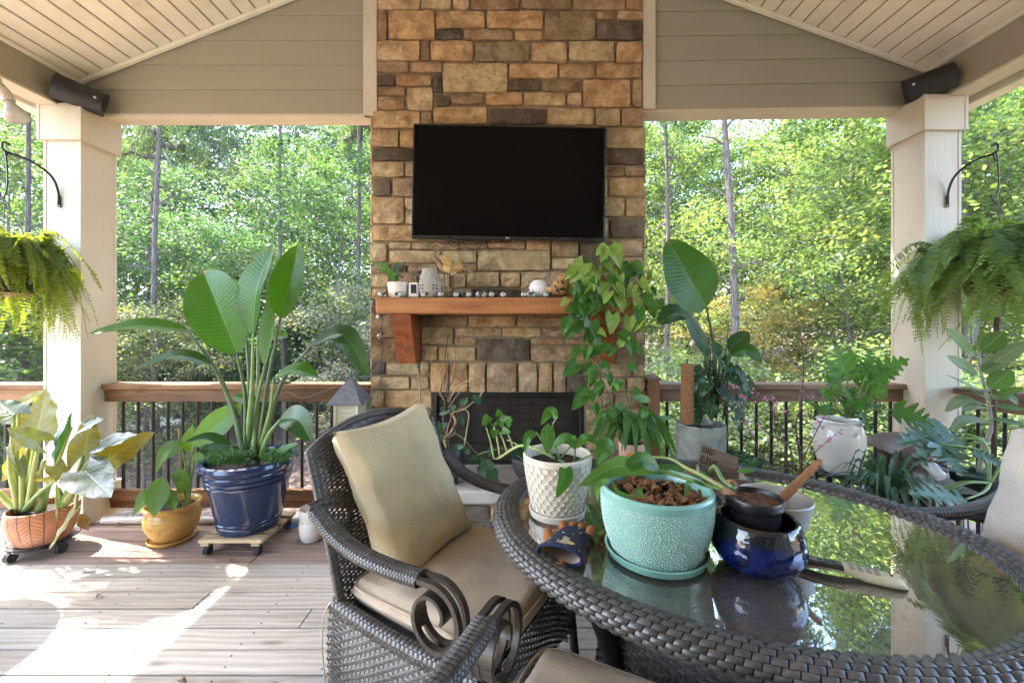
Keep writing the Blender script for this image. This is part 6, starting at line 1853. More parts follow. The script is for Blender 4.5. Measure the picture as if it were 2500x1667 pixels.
# --- flowering bare twigs
tw = thing('flowering_twigs', 'thin bare twigs dotted with small pink blossoms by the white crock', 'branches', (1.62, 2.42, 0.0))
M_PETAL = plain('pink_petal', (0.52, 0.20, 0.33), 0.6, var=0.25, nscale=60)
vs_ = MB().lathe([(0.0, 0.0), (0.05, 0.0), (0.058, 0.02), (0.064, 0.28), (0.058, 0.28), (0.052, 0.05)], 28).build('vase', M_CHAR, tw, True, sharp=40)
blossom = MB()
for k in range(5):
    a = 2 * PI * k / 5
    d = V(math.cos(a), math.sin(a), 0.5)
    leaf_mb([V(0, 0, 0), d * 0.5, d], 0.7, (-math.cos(a), -math.sin(a), 1), P_ellip, 0.2, 0, nw=1, mb=blossom)
bl_me = blossom.mesh('blossom', M_PETAL, True)
Z6 = Zm(1600, 850, 4.48)
brn = random.Random(44)
def twig(pts, Y, r=0.0035, nb=6):
    W_ = [Z6(x, y, Y + brn.uniform(-0.03, 0.03)) for x, y in pts]
    cur = bez(W_, 24)
    m = len(cur)
    o0 = V(1.62, 2.42, 0)
    MB().tube([p - o0 for p in cur], [r * (1 - 0.7 * i / m) for i in range(m)], 5).build('twig', M_TWIG, tw, True)
    for k in range(nb):
        p = cur[brn.randrange(int(m * 0.35), m)]
        for q in range(brn.randint(1, 4)):
            o = link('blossom', bl_me, tw, p - o0 + V(brn.uniform(-0.012, 0.012), brn.uniform(-0.012, 0.012), brn.uniform(-0.012, 0.012)))
            o.scale = (0.007,) * 3; o.rotation_euler = (brn.uniform(0, 6), brn.uniform(0, 6), 0)
vb = (1500, 1600)
twig([vb, (1450, 1300), (1420, 1050), (1380, 900), (1260, 640), (1130, 480), (1030, 460)], 2.40, 0.005, 10)
twig([vb, (1480, 1330), (1230, 1290), (1080, 1000), (960, 740), (900, 480), (870, 390)], 2.38, 0.005, 12)
twig([vb, (1590, 1340), (1540, 900), (1540, 800), (1590, 640), (1610, 400), (1620, 150), (1600, -60), (1560, -300)], 2.44, 0.0075, 9)
twig([(1610, 260), (1500, 150), (1380, 20)], 2.44, 0.003, 2)
twig([(1615, 170), (1700, 80), (1830, -40)], 2.44, 0.003, 2)
twig([vb, (1600, 1240), (1700, 1040), (1800, 830), (1870, 730), (1990, 560)], 2.36, 0.004, 8)
twig([vb, (1430, 1250), (1330, 1000), (1300, 800), (1310, 560)], 2.42, 0.004, 8)
twig([vb, (1480, 1100), (1300, 960), (1090, 830), (960, 790)], 2.40, 0.003, 6)
twig([vb, (1600, 1160), (1560, 1000), (1700, 890), (1860, 860)], 2.38, 0.003, 5)
twig([vb, (1700, 1200), (1900, 1000), (2030, 900)], 2.34, 0.003, 6)
twig([(1430, 1050), (1200, 900), (1000, 560), (900, 550)], 2.42, 0.0025, 6)
twig([(1550, 850), (1420, 700), (1250, 540), (1100, 600)], 2.42, 0.0025, 7)
twig([(1600, 640), (1700, 530), (1780, 560)], 2.44, 0.0025, 5)

# --- ficus in a dark green pot with a stake
FI = V(2.62, 2.32, 0.0)
fi_s = thing('wire_pot_rack', 'rusty wire rack under the dark green ficus pot', 'plant stand', FI)
M_RUST = plain('rusty_wire', (0.13, 0.06, 0.03), 0.8, 0.2, 0.3)
for r_, z_ in ((0.095, 0.298), (0.085, 0.15), (0.095, 0.005)): MB().tube(ring(r_, z_), 0.004, 6).build('wire_ring', M_RUST, fi_s, True)
MB().lathe([(0, 0.296), (0.09, 0.296), (0.09, 0.301), (0, 0.301)], 24).build('wire_plate', M_RUST, fi_s)
for k in range(10):
    a = 2 * PI * k / 10
    MB().tube([V(0.095 * math.cos(a), 0.095 * math.sin(a), 0.298), V(0.085 * math.cos(a), 0.085 * math.sin(a), 0.15), V(0.095 * math.cos(a), 0.095 * math.sin(a), 0.003)], 0.0032, 5).build('wire_leg', M_RUST, fi_s, True)
fi = thing('ficus', 'tall staked ficus with big oval leaves in a dark green pot', 'potted plant', (FI.x, FI.y, 0.302))
M_DKGR = glaze('dark_green_glaze', (0.014, 0.036, 0.032), 0.28, 0.3)
pot(fi, [(0.0, 0.0), (0.088, 0.0), (0.096, 0.01), (0.112, 0.12), (0.120, 0.21), (0.125, 0.225), (0.125, 0.24), (0.117, 0.242), (0.112, 0.22)], M_DKGR, 44)
soil(fi, 0.113, 0.215)
FY = 2.32
stem(fi, [ZC(1305, 1245, FY), ZC(1330, 1065, FY), ZC(1395, 900, FY), ZC(1390, 760, FY), ZC(1368, 640, FY), ZC(1310, 400, FY), ZC(1300, 270, FY)], 0.0125, 0.006, M_TWIGG, 'trunk', 30)
MB().tube([ZC(1425, 1285, FY + 0.03) - fi.location, ZC(1425, 560, FY + 0.03) - fi.location, ZC(1447, -20, FY + 0.03) - fi.location], 0.0115, 9).build('stake', M_TWIG, fi, True)
for (b, tp, W, mat, nr, via) in (((1268, 295), (1035, 72), 130, ML_FIC, (0.1, -1, 0.3), None), ((1322, 258), (1512, 92), 165, ML_FIC, (0, -1, 0.35), None), ((1378, 375), (1690, 180), 130, ML_FICP, (0, -1, 0.3), None),
    ((1298, 448), (1038, 298), 120, ML_FIC, (0.1, -1, 0.4), None), ((1378, 562), (1568, 408), 175, ML_FIC, (0, -1, 0.35), None), ((1330, 430), (1478, 355), 140, ML_FICP, (0, -1, 0.1), None), ((1330, 390), (1400, 270), 120, ML_FICP, (0, -1, 0.1), None),
    ((1345, 600), (1033, 450), 85, ML_FIC, (0, -0.6, 0.8), None), ((1365, 640), (1205, 558), 80, ML_FIC, (0, -0.6, 0.8), None), ((1340, 690), (1022, 752), 95, ML_FICP, (0, -0.6, 0.8), (1170, 655)), ((1340, 715), (1160, 748), 75, ML_FICP, (0, -0.7, 0.7), (1250, 700)),
    ((1390, 830), (1056, 935), 80, ML_FICP, (0, -0.7, 0.7), (1180, 815)), ((1430, 615), (1680, 555), 75, ML_FIC, (0, -0.6, 0.8), None), ((1395, 640), (1618, 695), 95, ML_FICP, (0, -0.6, 0.8), (1540, 630)), ((1420, 700), (1690, 735), 70, ML_FIC, (0, -0.6, 0.8), None),
    ((1400, 805), (1690, 855), 65, ML_FIC, (0, -0.6, 0.8), None), ((1360, 660), (1400, 590), 70, ML_FICP, (0, -1, 0.1), None)):
    leaf(fi, ZC, b, tp, W, FY - 0.02, FY - 0.08, mat, P_ellip, nr, via, 0.14, 0.012, n=14, nw=4)
    ty_ = b[1] + 18
    yy = [(270, 1300), (400, 1310), (640, 1368), (760, 1390), (900, 1395)]
    xx = np.interp(ty_, [q[0] for q in yy], [q[1] for q in yy])
    stem(fi, [ZC(xx, ty_, FY), ZC((xx + b[0]) / 2, ty_ - 12, FY - 0.01), ZC(b[0], b[1], FY - 0.02)], 0.004, 0.003, M_STEMY, 'petiole', 6, 5)

# ================================================================ hearth plants
M_BLKC = plain('matt_black_ceramic', (0.030, 0.030, 0.033), 0.42, var=0.15)
HO = V(-0.388, 2.60, 0.384)
ho = thing('hoya', 'twisting woody vine with sparse leaves in a black pedestal pot on the hearth', 'potted plant', HO)
pot(ho, [(0.0, 0.0), (0.045, 0.0), (0.047, 0.01), (0.044, 0.042), (0.07, 0.05), (0.083, 0.062), (0.085, 0.08), (0.085, 0.215), (0.083, 0.219), (0.079, 0.215), (0.078, 0.15)], M_BLKC, 44)
soil(ho, 0.079, 0.195)
HYv = 2.58
def vin(pts, r=0.006, mat=M_VINE, Y=HYv): return stem(ho, [ZD(x, y, Y + brn.uniform(-0.03, 0.03)) for x, y in pts], r, r * 0.55, mat, 'vine', 40, 7)
vin([(310, 740), (285, 640), (330, 600), (380, 500), (350, 430), (440, 400), (520, 340), (580, 290), (600, 220), (540, 170), (440, 180), (360, 260), (320, 340)], 0.0085)
vin([(300, 740), (300, 660), (280, 540), (275, 420), (290, 330), (255, 260), (290, 120), (320, 40), (305, -60)], 0.006, M_TWIG)
vin([(330, 740), (320, 640), (380, 590), (350, 520), (400, 470), (370, 400), (330, 330), (300, 260), (330, 120), (350, 0)], 0.005, M_TWIG)
vin([(445, 720), (470, 560), (485, 440), (440, 395), (390, 390)], 0.0055)
vin([(290, 330), (250, 270), (270, 240), (330, 250), (310, 330)], 0.004)
vin([(320, 380), (420, 250), (520, 170)], 0.0035)
vin([(300, 250), (360, 150), (380, 40), (370, -120)], 0.003, M_TWIG)
vin([(300, 660), (310, 560), (340, 470), (320, 400)], 0.005)
for (b, tp, W) in (((265, 430), (285, 360), 45), ((240, 440), (330, 415), 32), ((330, 400), (380, 370), 55), ((405, 380), (480, 300), 60), ((520, 280), (580, 362), 62), ((250, 550), (312, 510), 50), ((415, 455), (440, 535), 48), ((250, 620), (235, 480), 36), ((250, 600), (265, 668), 45), ((380, 700), (350, 760), 60), ((380, 710), (440, 700), 48), ((450, 700), (492, 770), 52), ((365, 690), (390, 775), 50), ((485, 330), (500, 300), 22)):
    leaf(ho, ZD, b, tp, W, HYv - 0.02, HYv - 0.05, ML_DARK, P_ellip, (0.2, -1, 0.35), None, 0.14, 0.01, n=10, nw=3)
# the second black pot and a sprawling dark lobed leaf
HP = V(0.085, 2.585, 0.384)
hp = thing('black_footed_pot', 'black footed pot with a sprawling dark lobed leaf on the hearth', 'potted plant', HP)
pot(hp, [(0.0, 0.0), (0.042, 0.0), (0.044, 0.01), (0.038, 0.03), (0.06, 0.05), (0.085, 0.09), (0.092, 0.13), (0.092, 0.165), (0.089, 0.169), (0.085, 0.165), (0.083, 0.12)], M_BLKC, 44)
soil(hp, 0.085, 0.15)
for (b, tp, W, cu) in (((600, 805), (690, 900), 90, 3), ((600, 810), (572, 1000), 75, 3), ((620, 800), (735, 1070), 110, 3), ((590, 790), (480, 820), 80, 2), ((640, 770), (690, 720), 85, 2)):
    leaf(hp, ZD, b, tp, W, 2.56, 2.48, ML_DARK, P_lance, (0.0, -0.8, 0.6), None, 0.12, 0.02, n=20, nw=4, cuts=cu, cut=0.3)
stem(hp, [ZD(930, 820, 2.58), ZD(800, 720, 2.58), ZD(560, 770, 2.57), ZD(600, 805, 2.56)], 0.005, 0.004, M_STEM, 'petiole', 20)
stem(hp, [ZD(560, 770, 2.57), ZD(440, 640, 2.58), ZD(360, 590, 2.58)], 0.004, 0.0035, M_STEM, 'runner', 10)
for k in range(7):
    a = brn.uniform(0, 6.28)
    x0, y0 = 900 + brn.uniform(-30, 40), 800
    tx_, ty_ = x0 + brn.uniform(-70, 60), y0 - brn.uniform(50, 220)
    leaf(hp, ZD, (x0, y0), (tx_, ty_), 34, 2.58, 2.56, ML_DARK, P_lance, (0.1, -1, 0.2), None, 0.1, 0.02, n=8, nw=2)

# ================================================================ plants on the table
WH = V(0.152, 1.415, TZ + 0.002)
wh = thing('honeycomb_pot', 'small vine with heart-shaped leaves in a white honeycomb pot with saucer on the table', 'potted plant', WH)
def honeycomb_pot():
    """pot whose wall carries real recessed hexagon cells"""
    NC, rows = 26, 10
    def rad(z):
        t = z / 0.205
        return 0.080 + 0.036 * min(1.0, t * 1.15) ** 0.75
    mb = MB()
    z0, z1 = 0.018, 0.186
    ch = (z1 - z0) / (rows - 0.25)
    for r_ in range(rows):
        for k in range(NC):
            u = (k + (0.5 if r_ % 2 else 0)) / NC; zc = z0 + ch * (r_ + 0.38)
            vs = []
            for ringf, dep in ((1.0, 0.0), (0.86, 0.0), (0.74, -0.0028)):
                for q in range(6):
                    a = R(60 * q + 30)
                    uu = u + math.cos(a) * 0.5774 / NC * ringf
                    zz_ = zc + math.sin(a) * ch * 0.667 * ringf
                    zz_ = min(max(zz_, 0.004), 0.197)
                    rr = rad(zz_) + dep
                    vs.append(V(rr * math.cos(2 * PI * uu), rr * math.sin(2 * PI * uu), zz_))
            fs = [(12, 13, 14, 15, 16, 17)]
            for b0 in (0, 6):
                for q in range(6):
                    q2 = (q + 1) % 6
                    fs.append((b0 + q, b0 + q2, b0 + 6 + q2, b0 + 6 + q))
            mb.add(vs, fs)
    return mb, rad
M_WHITEP = plain('white_pot_glaze', (0.58, 0.52, 0.425), 0.26, 0.0, 0.04, 10.0, 0.02, 60.0, 0.001, 0.55)
mbh, radf = honeycomb_pot()
mbh.build('honeycomb_wall', M_WHITEP, wh)['kind'] = 'stuff'
pot(wh, [(0.0, 0.008), (0.078, 0.008), (radf(0.01) - 0.004, 0.012)] + [(radf(z_) - 0.0045, z_) for z_ in lin(0.02, 0.185, 8)] + [(radf(0.19), 0.19), (radf(0.2) + 0.001, 0.205), (radf(0.2) - 0.004, 0.211), (radf(0.2) - 0.009, 0.205), (radf(0.17) - 0.010, 0.15), (0.09, 0.1)], M_WHITEP, 52)
pot(wh, [(0.0, 0.0), (0.084, 0.0), (0.093, 0.006), (0.097, 0.026), (0.093, 0.028), (0.086, 0.010), (0.0, 0.008)], M_WHITEP, 48, 'saucer')
soil(wh, radf(0.17) - 0.009, 0.175)
wY = 1.40
def wleaf(b, tp, W, via=None, nr=(0.1, -1, 0.3), root=(1230, 810), mid=None, prof=P_lance, Y0=1.37, Y1=1.33, mat=ML_POTH):
    leaf(wh, ZD, b, tp, W, Y0, Y1, mat, prof, nr, via, 0.2, 0.015, n=16, nw=5)
    if root: stem(wh, [ZD(root[0], root[1], wY), ZD(*(mid or ((root[0] + b[0]) / 2, (root[1] + b[1]) / 2)), (wY + Y0) / 2), ZD(b[0], b[1], Y0)], 0.0035, 0.0025, M_STEM, 'petiole', 10, 6)
wleaf((1215, 460), (1075, 530), 95, (1150, 425), (-0.2, -0.8, 0.5), mid=(1170, 560))
wleaf((1135, 520), (1130, 770), 125, None, (0.1, -1, 0.15), mid=(1180, 640))
wleaf((1270, 830), (1200, 1130), 125, (1275, 960), (0.1, -1, 0.2), root=(1220, 815), Y0=1.31, Y1=1.26)
wleaf((1185, 690), (1362, 735), 105, (1290, 640), (0, -0.65, 0.75))
wleaf((1040, 588), (950, 760), 80, (970, 630), (-0.3, -0.9, 0.3), root=(1190, 810), mid=(1100, 680), Y0=1.42, Y1=1.40)
wleaf((1360, 720), (1570, 700), 75, (1450, 632), (0, -0.7, 0.6), root=(1350, 830))
wleaf((1690, 705), (1535, 860), 150, (1600, 720), (-0.2, -0.8, 0.5), root=(1370, 830), mid=(1500, 770))
wleaf((1370, 640), (1330, 620), 40, None)
stem(wh, [ZD(1190, 800, 1.40), ZD(1050, 730, 1.43), ZD(900, 700, 1.48), ZD(740, 795, 1.52), ZD(690, 800, 1.52)], 0.0055, 0.0045, M_STEMY, 'runner', 24)
for (x0, y0, x1, y1) in ((690, 800, 630, 550), (740, 790, 690, 540), (800, 760, 740, 590), (850, 725, 790, 570), (900, 700, 800, 650)):
    stem(wh, [ZD(x0, y0, 1.52), ZD((x0 + x1) / 2 + 6, (y0 + y1) / 2, 1.53), ZD(x1, y1, 1.54)], 0.003, 0.0025, M_STEMY, 'petiole', 8, 6)
for (b, tp, W) in (((650, 460), (595, 530), 85), ((630, 470), (620, 550), 60), ((735, 450), (725, 395), 70), ((690, 510), (700, 550), 70), ((750, 470), (850, 490), 60), ((740, 480), (760, 560), 70), ((800, 530), (835, 500), 60), ((700, 570), (690, 640), 80), ((760, 570), (830, 590), 70), ((740, 480), (840, 460), 45)):
    leaf(wh, ZD, b, tp, W, 1.53, 1.50, ML_POTH, P_heart, (0, -1, 0.3), None, 0.16, 0.02, 0.15, 10, 4)
# teal bubble pot
TP = V(0.402, 1.165, TZ + 0.002)
tp_ = thing('bubble_pot', 'sprawling plant and bark chips in a teal bubble-textured pot with saucer', 'potted plant', TP)
def teal():
    t = NT('teal_glaze')
    n = t.noise(t.coord('Object'), 7.0, 4.0)
    c = t.mix(t.rng(n, 0.3, 0.7, 0, 1), (0.155, 0.335, 0.28), (0.23, 0.42, 0.355))
    t.P(Base_Color=c, Roughness=0.2)
    return t.m
M_TEAL = teal()
M_TEALB = plain('pale_teal_bubble', (0.36, 0.52, 0.45), 0.2, var=0.1)  # paler teal for the raised bubbles
def trad(z): return 0.108 + 0.042 * math.sin(min(1.0, max(0.0, z / 0.15)) * PI / 2) ** 0.8
pot(tp_, [(0.0, 0.008), (0.098, 0.008)] + [(trad(z_), z_) for z_ in lin(0.014, 0.172, 12)] + [(0.151, 0.178), (0.152, 0.190), (0.148, 0.196), (0.141, 0.196), (0.136, 0.188), (0.133, 0.12)], M_TEAL, 72)
pot(tp_, [(0.0, 0.0), (0.118, 0.0), (0.132, 0.008), (0.140, 0.026), (0.135, 0.028), (0.125, 0.013), (0.0, 0.009)], M_TEAL, 64, 'saucer')
def bubbles():
    g = random.Random(3)
    mb = MB()
    cell = {}
    placed = 0
    for k in range(60000):
        a = g.uniform(-PI, PI); z_ = g.uniform(0.014, 0.171)
        rr = g.choice((0.0017, 0.0021, 0.0026, 0.0032)) if k < 9000 else 0.0016
        R0 = trad(z_)
        x = a * R0
        cx_, cz_ = int(x / 0.007), int(z_ / 0.007)
        ok = True
        for i in (-1, 0, 1):
            for j in (-1, 0, 1):
                for (x2, z2, r2) in cell.get((cx_ + i, cz_ + j), ()):
                    if (x - x2) ** 2 + (z_ - z2) ** 2 < (rr + r2) ** 2 * 0.92: ok = False; break
                if not ok: break
            if not ok: break
        if not ok: continue
        cell.setdefault((cx_, cz_), []).append((x, z_, rr))
        if math.sin(a) > 0.35: continue                       # the far side faces the other pots
        placed += 1
        n = V(math.cos(a), math.sin(a), 0); tx_ = V(-math.sin(a), math.cos(a), 0); up_ = V(0, 0, 1)
        c = n * (R0 - 0.0003) + V(0, 0, z_)
        vs = [c + n * rr * 0.85]
        for k2 in range(6):
            b = PI / 3 * k2
            vs.append(c + (tx_ * math.cos(b) + up_ * math.sin(b)) * rr * 0.72 + n * rr * 0.62)
        for k2 in range(6):
            b = PI / 3 * k2
            vs.append(c + (tx_ * math.cos(b) + up_ * math.sin(b)) * rr)
        fs = [(0, 1 + k2, 1 + (k2 + 1) % 6) for k2 in range(6)] + [(1 + k2, 7 + k2, 7 + (k2 + 1) % 6, 1 + (k2 + 1) % 6) for k2 in range(6)]
        mb.add(vs, fs)
    return mb
o = bubbles().build('bubble_relief', M_TEALB, tp_, True); o['kind'] = 'stuff'
soil(tp_, 0.137, 0.155)
M_BARKC = plain('bark_chip', (0.30, 0.135, 0.045), 0.8, var=0.8, nscale=9, bump=0.8, bscale=60, dirt=(0.5, 0.33, 0.15))
g = random.Random(17)
chip = []
for k in range(6):
    mb = MB()
    vs = [V(g.uniform(0.7, 1) * x, g.uniform(0.6, 1) * y, g.uniform(0.25, 0.5) * z) for x, y, z in ((-1,-1,-1),(1,-1,-1),(1,1,-1),(-1,1,-1),(-1,-1,1),(1,-1,1),(1,1,1),(-1,1,1))]
    chip.append(mb.add(vs, [(0,3,2,1),(4,5,6,7),(0,1,5,4),(1,2,6,5),(2,3,7,6),(3,0,4,7)]).mesh('bark_chip', M_BARKC))
for k in range(190):
    a = g.uniform(0, 6.28); q = 0.128 * g.random() ** 0.5
    o = link('bark_chip', chip[k % 6], tp_, V(q * math.cos(a), q * math.sin(a), 0.162 + g.uniform(0, 0.022) * (1 - q / 0.14)))
    s = g.uniform(0.004, 0.0125) * g.uniform(0.7, 1.2); o.scale = (s * g.uniform(1.0, 2.4), s, s * 0.7)
    o.rotation_euler = (g.uniform(-0.9, 0.9), g.uniform(-0.9, 0.9), g.uniform(0, 6))
ZT = Zm(1300, 1050, 4.48)
for (b, tp2, W, via, nr, mat, Y0, Y1) in (((1400, 435), (490, 620), 230, (950, 400), (0, -0.72, 0.7), ML_LILY, 1.22, 1.10), ((1390, 420), (960, 480), 190, (1180, 330), (0.1, -0.8, 0.6), ML_PHIL, 1.20, 1.16),
    ((1680, 430), (1080, 480), 130, (1400, 430), (0, -0.6, 0.8), ML_LILY, 1.30, 1.26), ((840, 540), (710, 780), 80, (720, 600), (-0.5, -0.8, 0.2), ML_LILY, 1.10, 1.06), ((870, 560), (1200, 735), 50, (960, 690), (0, -0.7, 0.6), ML_LILY, 1.07, 1.04),
    ((1130, 640), (1215, 735), 85, None, (0.1, -1, 0.3), ML_POTH, 1.06, 1.04), ((1740, 570), (1670, 715), 80, (1700, 600), (-0.2, -1, 0.2), ML_PHIL, 1.12, 1.09), ((1930, 480), (1780, 520), 110, None, (0, -0.6, 0.8), ML_PHIL, 1.25, 1.22), ((2230, 450), (2450, 440), 55, None, (0, -0.7, 0.6), ML_PHIL, 1.25, 1.22), ((1760, 540), (1900, 625), 60, None, (0, -0.7, 0.6), ML_PHIL, 1.15, 1.1)):
    leaf(tp_, ZT, b, tp2, W, Y0, Y1, mat, P_lance, nr, via, 0.16, 0.03, n=18, nw=5)
stem(tp_, [ZT(2120, 665, 1.12), ZT(1850, 580, 1.16), ZT(1600, 500, 1.20), ZT(1400, 435, 1.22)], 0.0065, 0.005, M_STEM, 'petiole', 16)
stem(tp_, [ZT(2120, 650, 1.12), ZT(1900, 520, 1.17), ZT(1680, 410, 1.24), ZT(1500, 310, 1.30), ZT(1250, 290, 1.34)], 0.0075, 0.003, M_STEMY, 'petiole', 20)
stem(tp_, [ZT(2200, 640, 1.12), ZT(2080, 540, 1.16), ZT(2000, 400, 1.20), ZT(1950, 420, 1.22), ZT(1930, 480, 1.25)], 0.007, 0.004, M_STEM, 'petiole', 16)
leaf(tp_, ZT, (2040, 650), (2230, 700), 90, 1.12, 1.08, M_BROWNL, P_lance, (0, -0.8, 0.5), None, 0.3, 0.12, n=12, nw=3, name='dead_leaf')
leaf(tp_, ZT, (2100, 570), (2240, 640), 60, 1.12, 1.08, M_BROWNL, P_lance, (0.3, -0.8, 0.5), (2200, 570), 0.3, 0.12, n=12, nw=3, name='dead_leaf')
# little pink pot with drooping leaves at the far end of the table
PK = V(0.535, 1.86, TZ + 0.002)
pk = thing('pink_pot', 'drooping strap-leaved houseplant in a small pale pink pot', 'potted plant', PK)
M_PKP = glaze('pale_pink_glaze', (0.58, 0.33, 0.25), 0.35, 0.08)
pot(pk, [(0.0, 0.0), (0.045, 0.0), (0.049, 0.006), (0.056, 0.06), (0.060, 0.118), (0.058, 0.124), (0.054, 0.12), (0.052, 0.09)], M_PKP, 40)
M_ORNG = plain('orange_spot', (0.62, 0.17, 0.05), 0.4)
MB().lathe([(0.0, 0.0), (0.011, 0.0), (0.011, 0.001), (0.0, 0.001)], 12, M=Matrix.Translation(V(-0.028, -0.0495, 0.085)) @ Matrix.Rotation(R(90), 4, 'X') @ Matrix.Rotation(R(-28), 4, 'Y')).build('spot', M_ORNG, pk)
soil(pk, 0.053, 0.11)
g = random.Random(51)
C0 = PK + V(0, 0, 0.115)
for k in range(34):
    a = k * 2.39996
    out = g.uniform(0.09, 0.22); up_ = g.uniform(0.06, 0.16); dn = g.uniform(0.02, 0.14)
    d = V(math.cos(a), math.sin(a) * 0.75, 0)
    A = C0 + d * 0.02; E = C0 + d * out + V(0, 0, up_ * 0.5 - dn)
    cur = bez([A, C0 + d * out * 0.55 + V(0, 0, up_), E], 12)
    o = leaf_mb([p - A for p in cur], g.uniform(0.022, 0.042), (-d.x * 0.5, -d.y * 0.5 - 0.3, 1), P_lance, 0.25, 0.02, nw=3).build('leaf', ML_PHIL, pk, True)
    o.location = A - pk.location
for (b, tp2, W, via) in (((1820, 480), (1755, 620), 50, None), ((1980, 330), (1820, 320), 70, (1900, 310)), ((2160, 470), (1960, 470), 40, None), ((2000, 620), (1990, 520), 26, None), ((1720, 230), (1670, 190), 60, None)):
    leaf(pk, ZD, b, tp2, W, 1.95, 1.9, ML_PHIL, P_lance, (0, -0.9, 0.4), via, 0.15, 0.02, n=12, nw=3)
# ================================================================ television
tv = thing('television', 'large black flat television hung slightly askew on the stone chimney', 'television', (-0.022, 2.84, 0), 0)
c_ = px(1243, 446, 2.84)
tv.location = (c_.x, 2.84, c_.z)
tv.rotation_euler = (R(-1.5), R(0.85), R(0.6))
TW, TH = 0.662, 0.395
M_TVB = plain('tv_bezel_black', (0.012, 0.012, 0.012), 0.3, var=0.1)
def screen_mat():
    t = NT('tv_screen_glass')
    vec = t.coord('Object')
    d = t.math('LESS_THAN', t.voro(vec, 26.0), 0.035)
    t.P(Base_Color=t.mix(t.math('MULTIPLY', d, 0.12), (0.002, 0.0018, 0.0018), (0.4, 0.4, 0.38)), Roughness=0.22)
    t.b.inputs['Specular IOR Level'].default_value = 0.10
    return t.m
MB().cbox((-TW, 0.0, -TH), (TW, 0.035, TH), 0.004).build('case', M_TVB, tv)
e = 0.010
MB().box((-TW + e, -0.002, -TH + 0.022), (TW - e, 0.001, TH - e), None).build('screen', screen_mat(), tv)
for (a, b) in (((-TW, -0.006, -TH), (TW, 0.0, -TH + 0.021)), ((-TW, -0.006, TH - e), (TW, 0.0, TH)), ((-TW, -0.006, -TH + 0.022), (-TW + e, 0.0, TH - e)), ((TW - e, -0.006, -TH + 0.022), (TW, 0.0, TH - e))):
    MB().cbox(a, b, 0.0015).build('bezel', M_TVB, tv)
M_LOGO = plain('silver_mark', (0.6, 0.6, 0.6), 0.4, 0.2)
lg = link('maker_mark', text_mesh('maker_mark', 'LG', 0.014, 0.0006, M_LOGO), tv)
lg.location = (0.004, -0.0068, -TH + 0.011); lg.rotation_euler = (R(90), 0, 0)
MB().lathe([(0.0, 0.0), (0.006, 0.0), (0.006, 0.001), (0.0, 0.001)], 16, M=Matrix.Translation(V(-0.012, -0.0062, -TH + 0.011)) @ Matrix.Rotation(R(90), 4, 'X')).build('maker_badge', M_LOGO, tv)
M_LED = plain('red_indicator', (0.5, 0.02, 0.01), 0.3)
MB().cbox((-0.004, -0.004, -TH - 0.006), (0.004, 0.004, -TH), 0.001).build('indicator', M_LED, tv)
MB().cbox((-0.2, 0.035, -0.15), (0.2, 0.075, 0.15), 0.006).build('wall_mount', M_BLACK, tv)
def cable(label, pts, r=0.0028, mat=M_BLACK, name='cable', cat='cable', n=30):
    W_ = [Vector(p) for p in pts]
    o = MB().tube([p - W_[0] for p in bez(W_, n)], r, 6).build(name, mat, None, True)
    o.location = W_[0]
    return tag(o, label, cat)
Zc = Zm(850, 550, 2.851)
cable('black cable looping below the television above the heron', [Zc(660, 92, 2.88), Zc(700, 125, 2.88), Zc(735, 150, 2.88), Zc(775, 130, 2.88), Zc(770, 95, 2.88)])
cable('black cable hanging in a wide loop below the television', [Zc(795, 95, 2.88), Zc(820, 150, 2.88), Zc(860, 168, 2.88), Zc(910, 160, 2.88), Zc(935, 100, 2.88)])
cable('thin black cable running sideways under the television', [Zc(690, 100, 2.89), Zc(800, 128, 2.89), Zc(1000, 122, 2.89), Zc(1140, 95, 2.88)], 0.002)

# ================================================================ mantel things (mantel top z = 1.548)
MZ = 1.549
def onm(x, Y): return V((x - CX) / F * Y, Y, MZ)
# cream pot with a holiday cactus
m1 = onm(900 + 405 / 5.6, 2.68)
cc = thing('holiday_cactus', 'bright green holiday cactus in a small cream pot on the mantel end', 'potted plant', m1)
pot(cc, [(0.0, 0.0), (0.045, 0.0), (0.052, 0.006), (0.064, 0.05), (0.068, 0.096), (0.065, 0.1), (0.061, 0.096), (0.058, 0.06)], M_WHITEC, 40)
soil(cc, 0.061, 0.085)
Zn = Zm(900, 600, 5.6)
def pad_chain(pts, Y, mat):
    P_ = [Zn(x, y, Y) for x, y in pts]
    for a, b in zip(P_[:-1], P_[1:]):
        cur = [a.lerp(b, t) for t in lin(0, 1, 6)]
        o = leaf_mb([p - a for p in cur], (b - a).length * 0.62, (0.1, -1, 0.3), P_ellip, 0.05, 0.02, nw=2).build('leaf', mat, cc, True)
        o.location = a - m1
pad_chain([(380, 490), (320, 420), (270, 360), (220, 290), (160, 240), (90, 250), (20, 280)], 2.66, ML_HERB)
pad_chain([(370, 490), (300, 400), (250, 310), (180, 260), (150, 310)], 2.64, ML_HERB)
pad_chain([(375, 490), (330, 440), (250, 370), (190, 330), (120, 320)], 2.62, ML_HERB)
pad_chain([(365, 490), (330, 380), (280, 300), (200, 230)], 2.70, ML_HERB)
pad_chain([(385, 490), (385, 400), (400, 310), (400, 220)], 2.66, ML_STRAP)
pad_chain([(385, 410), (440, 400), (475, 440)], 2.65, ML_DARK)
pad_chain([(405, 300), (440, 225)], 2.66, ML_STRAP)
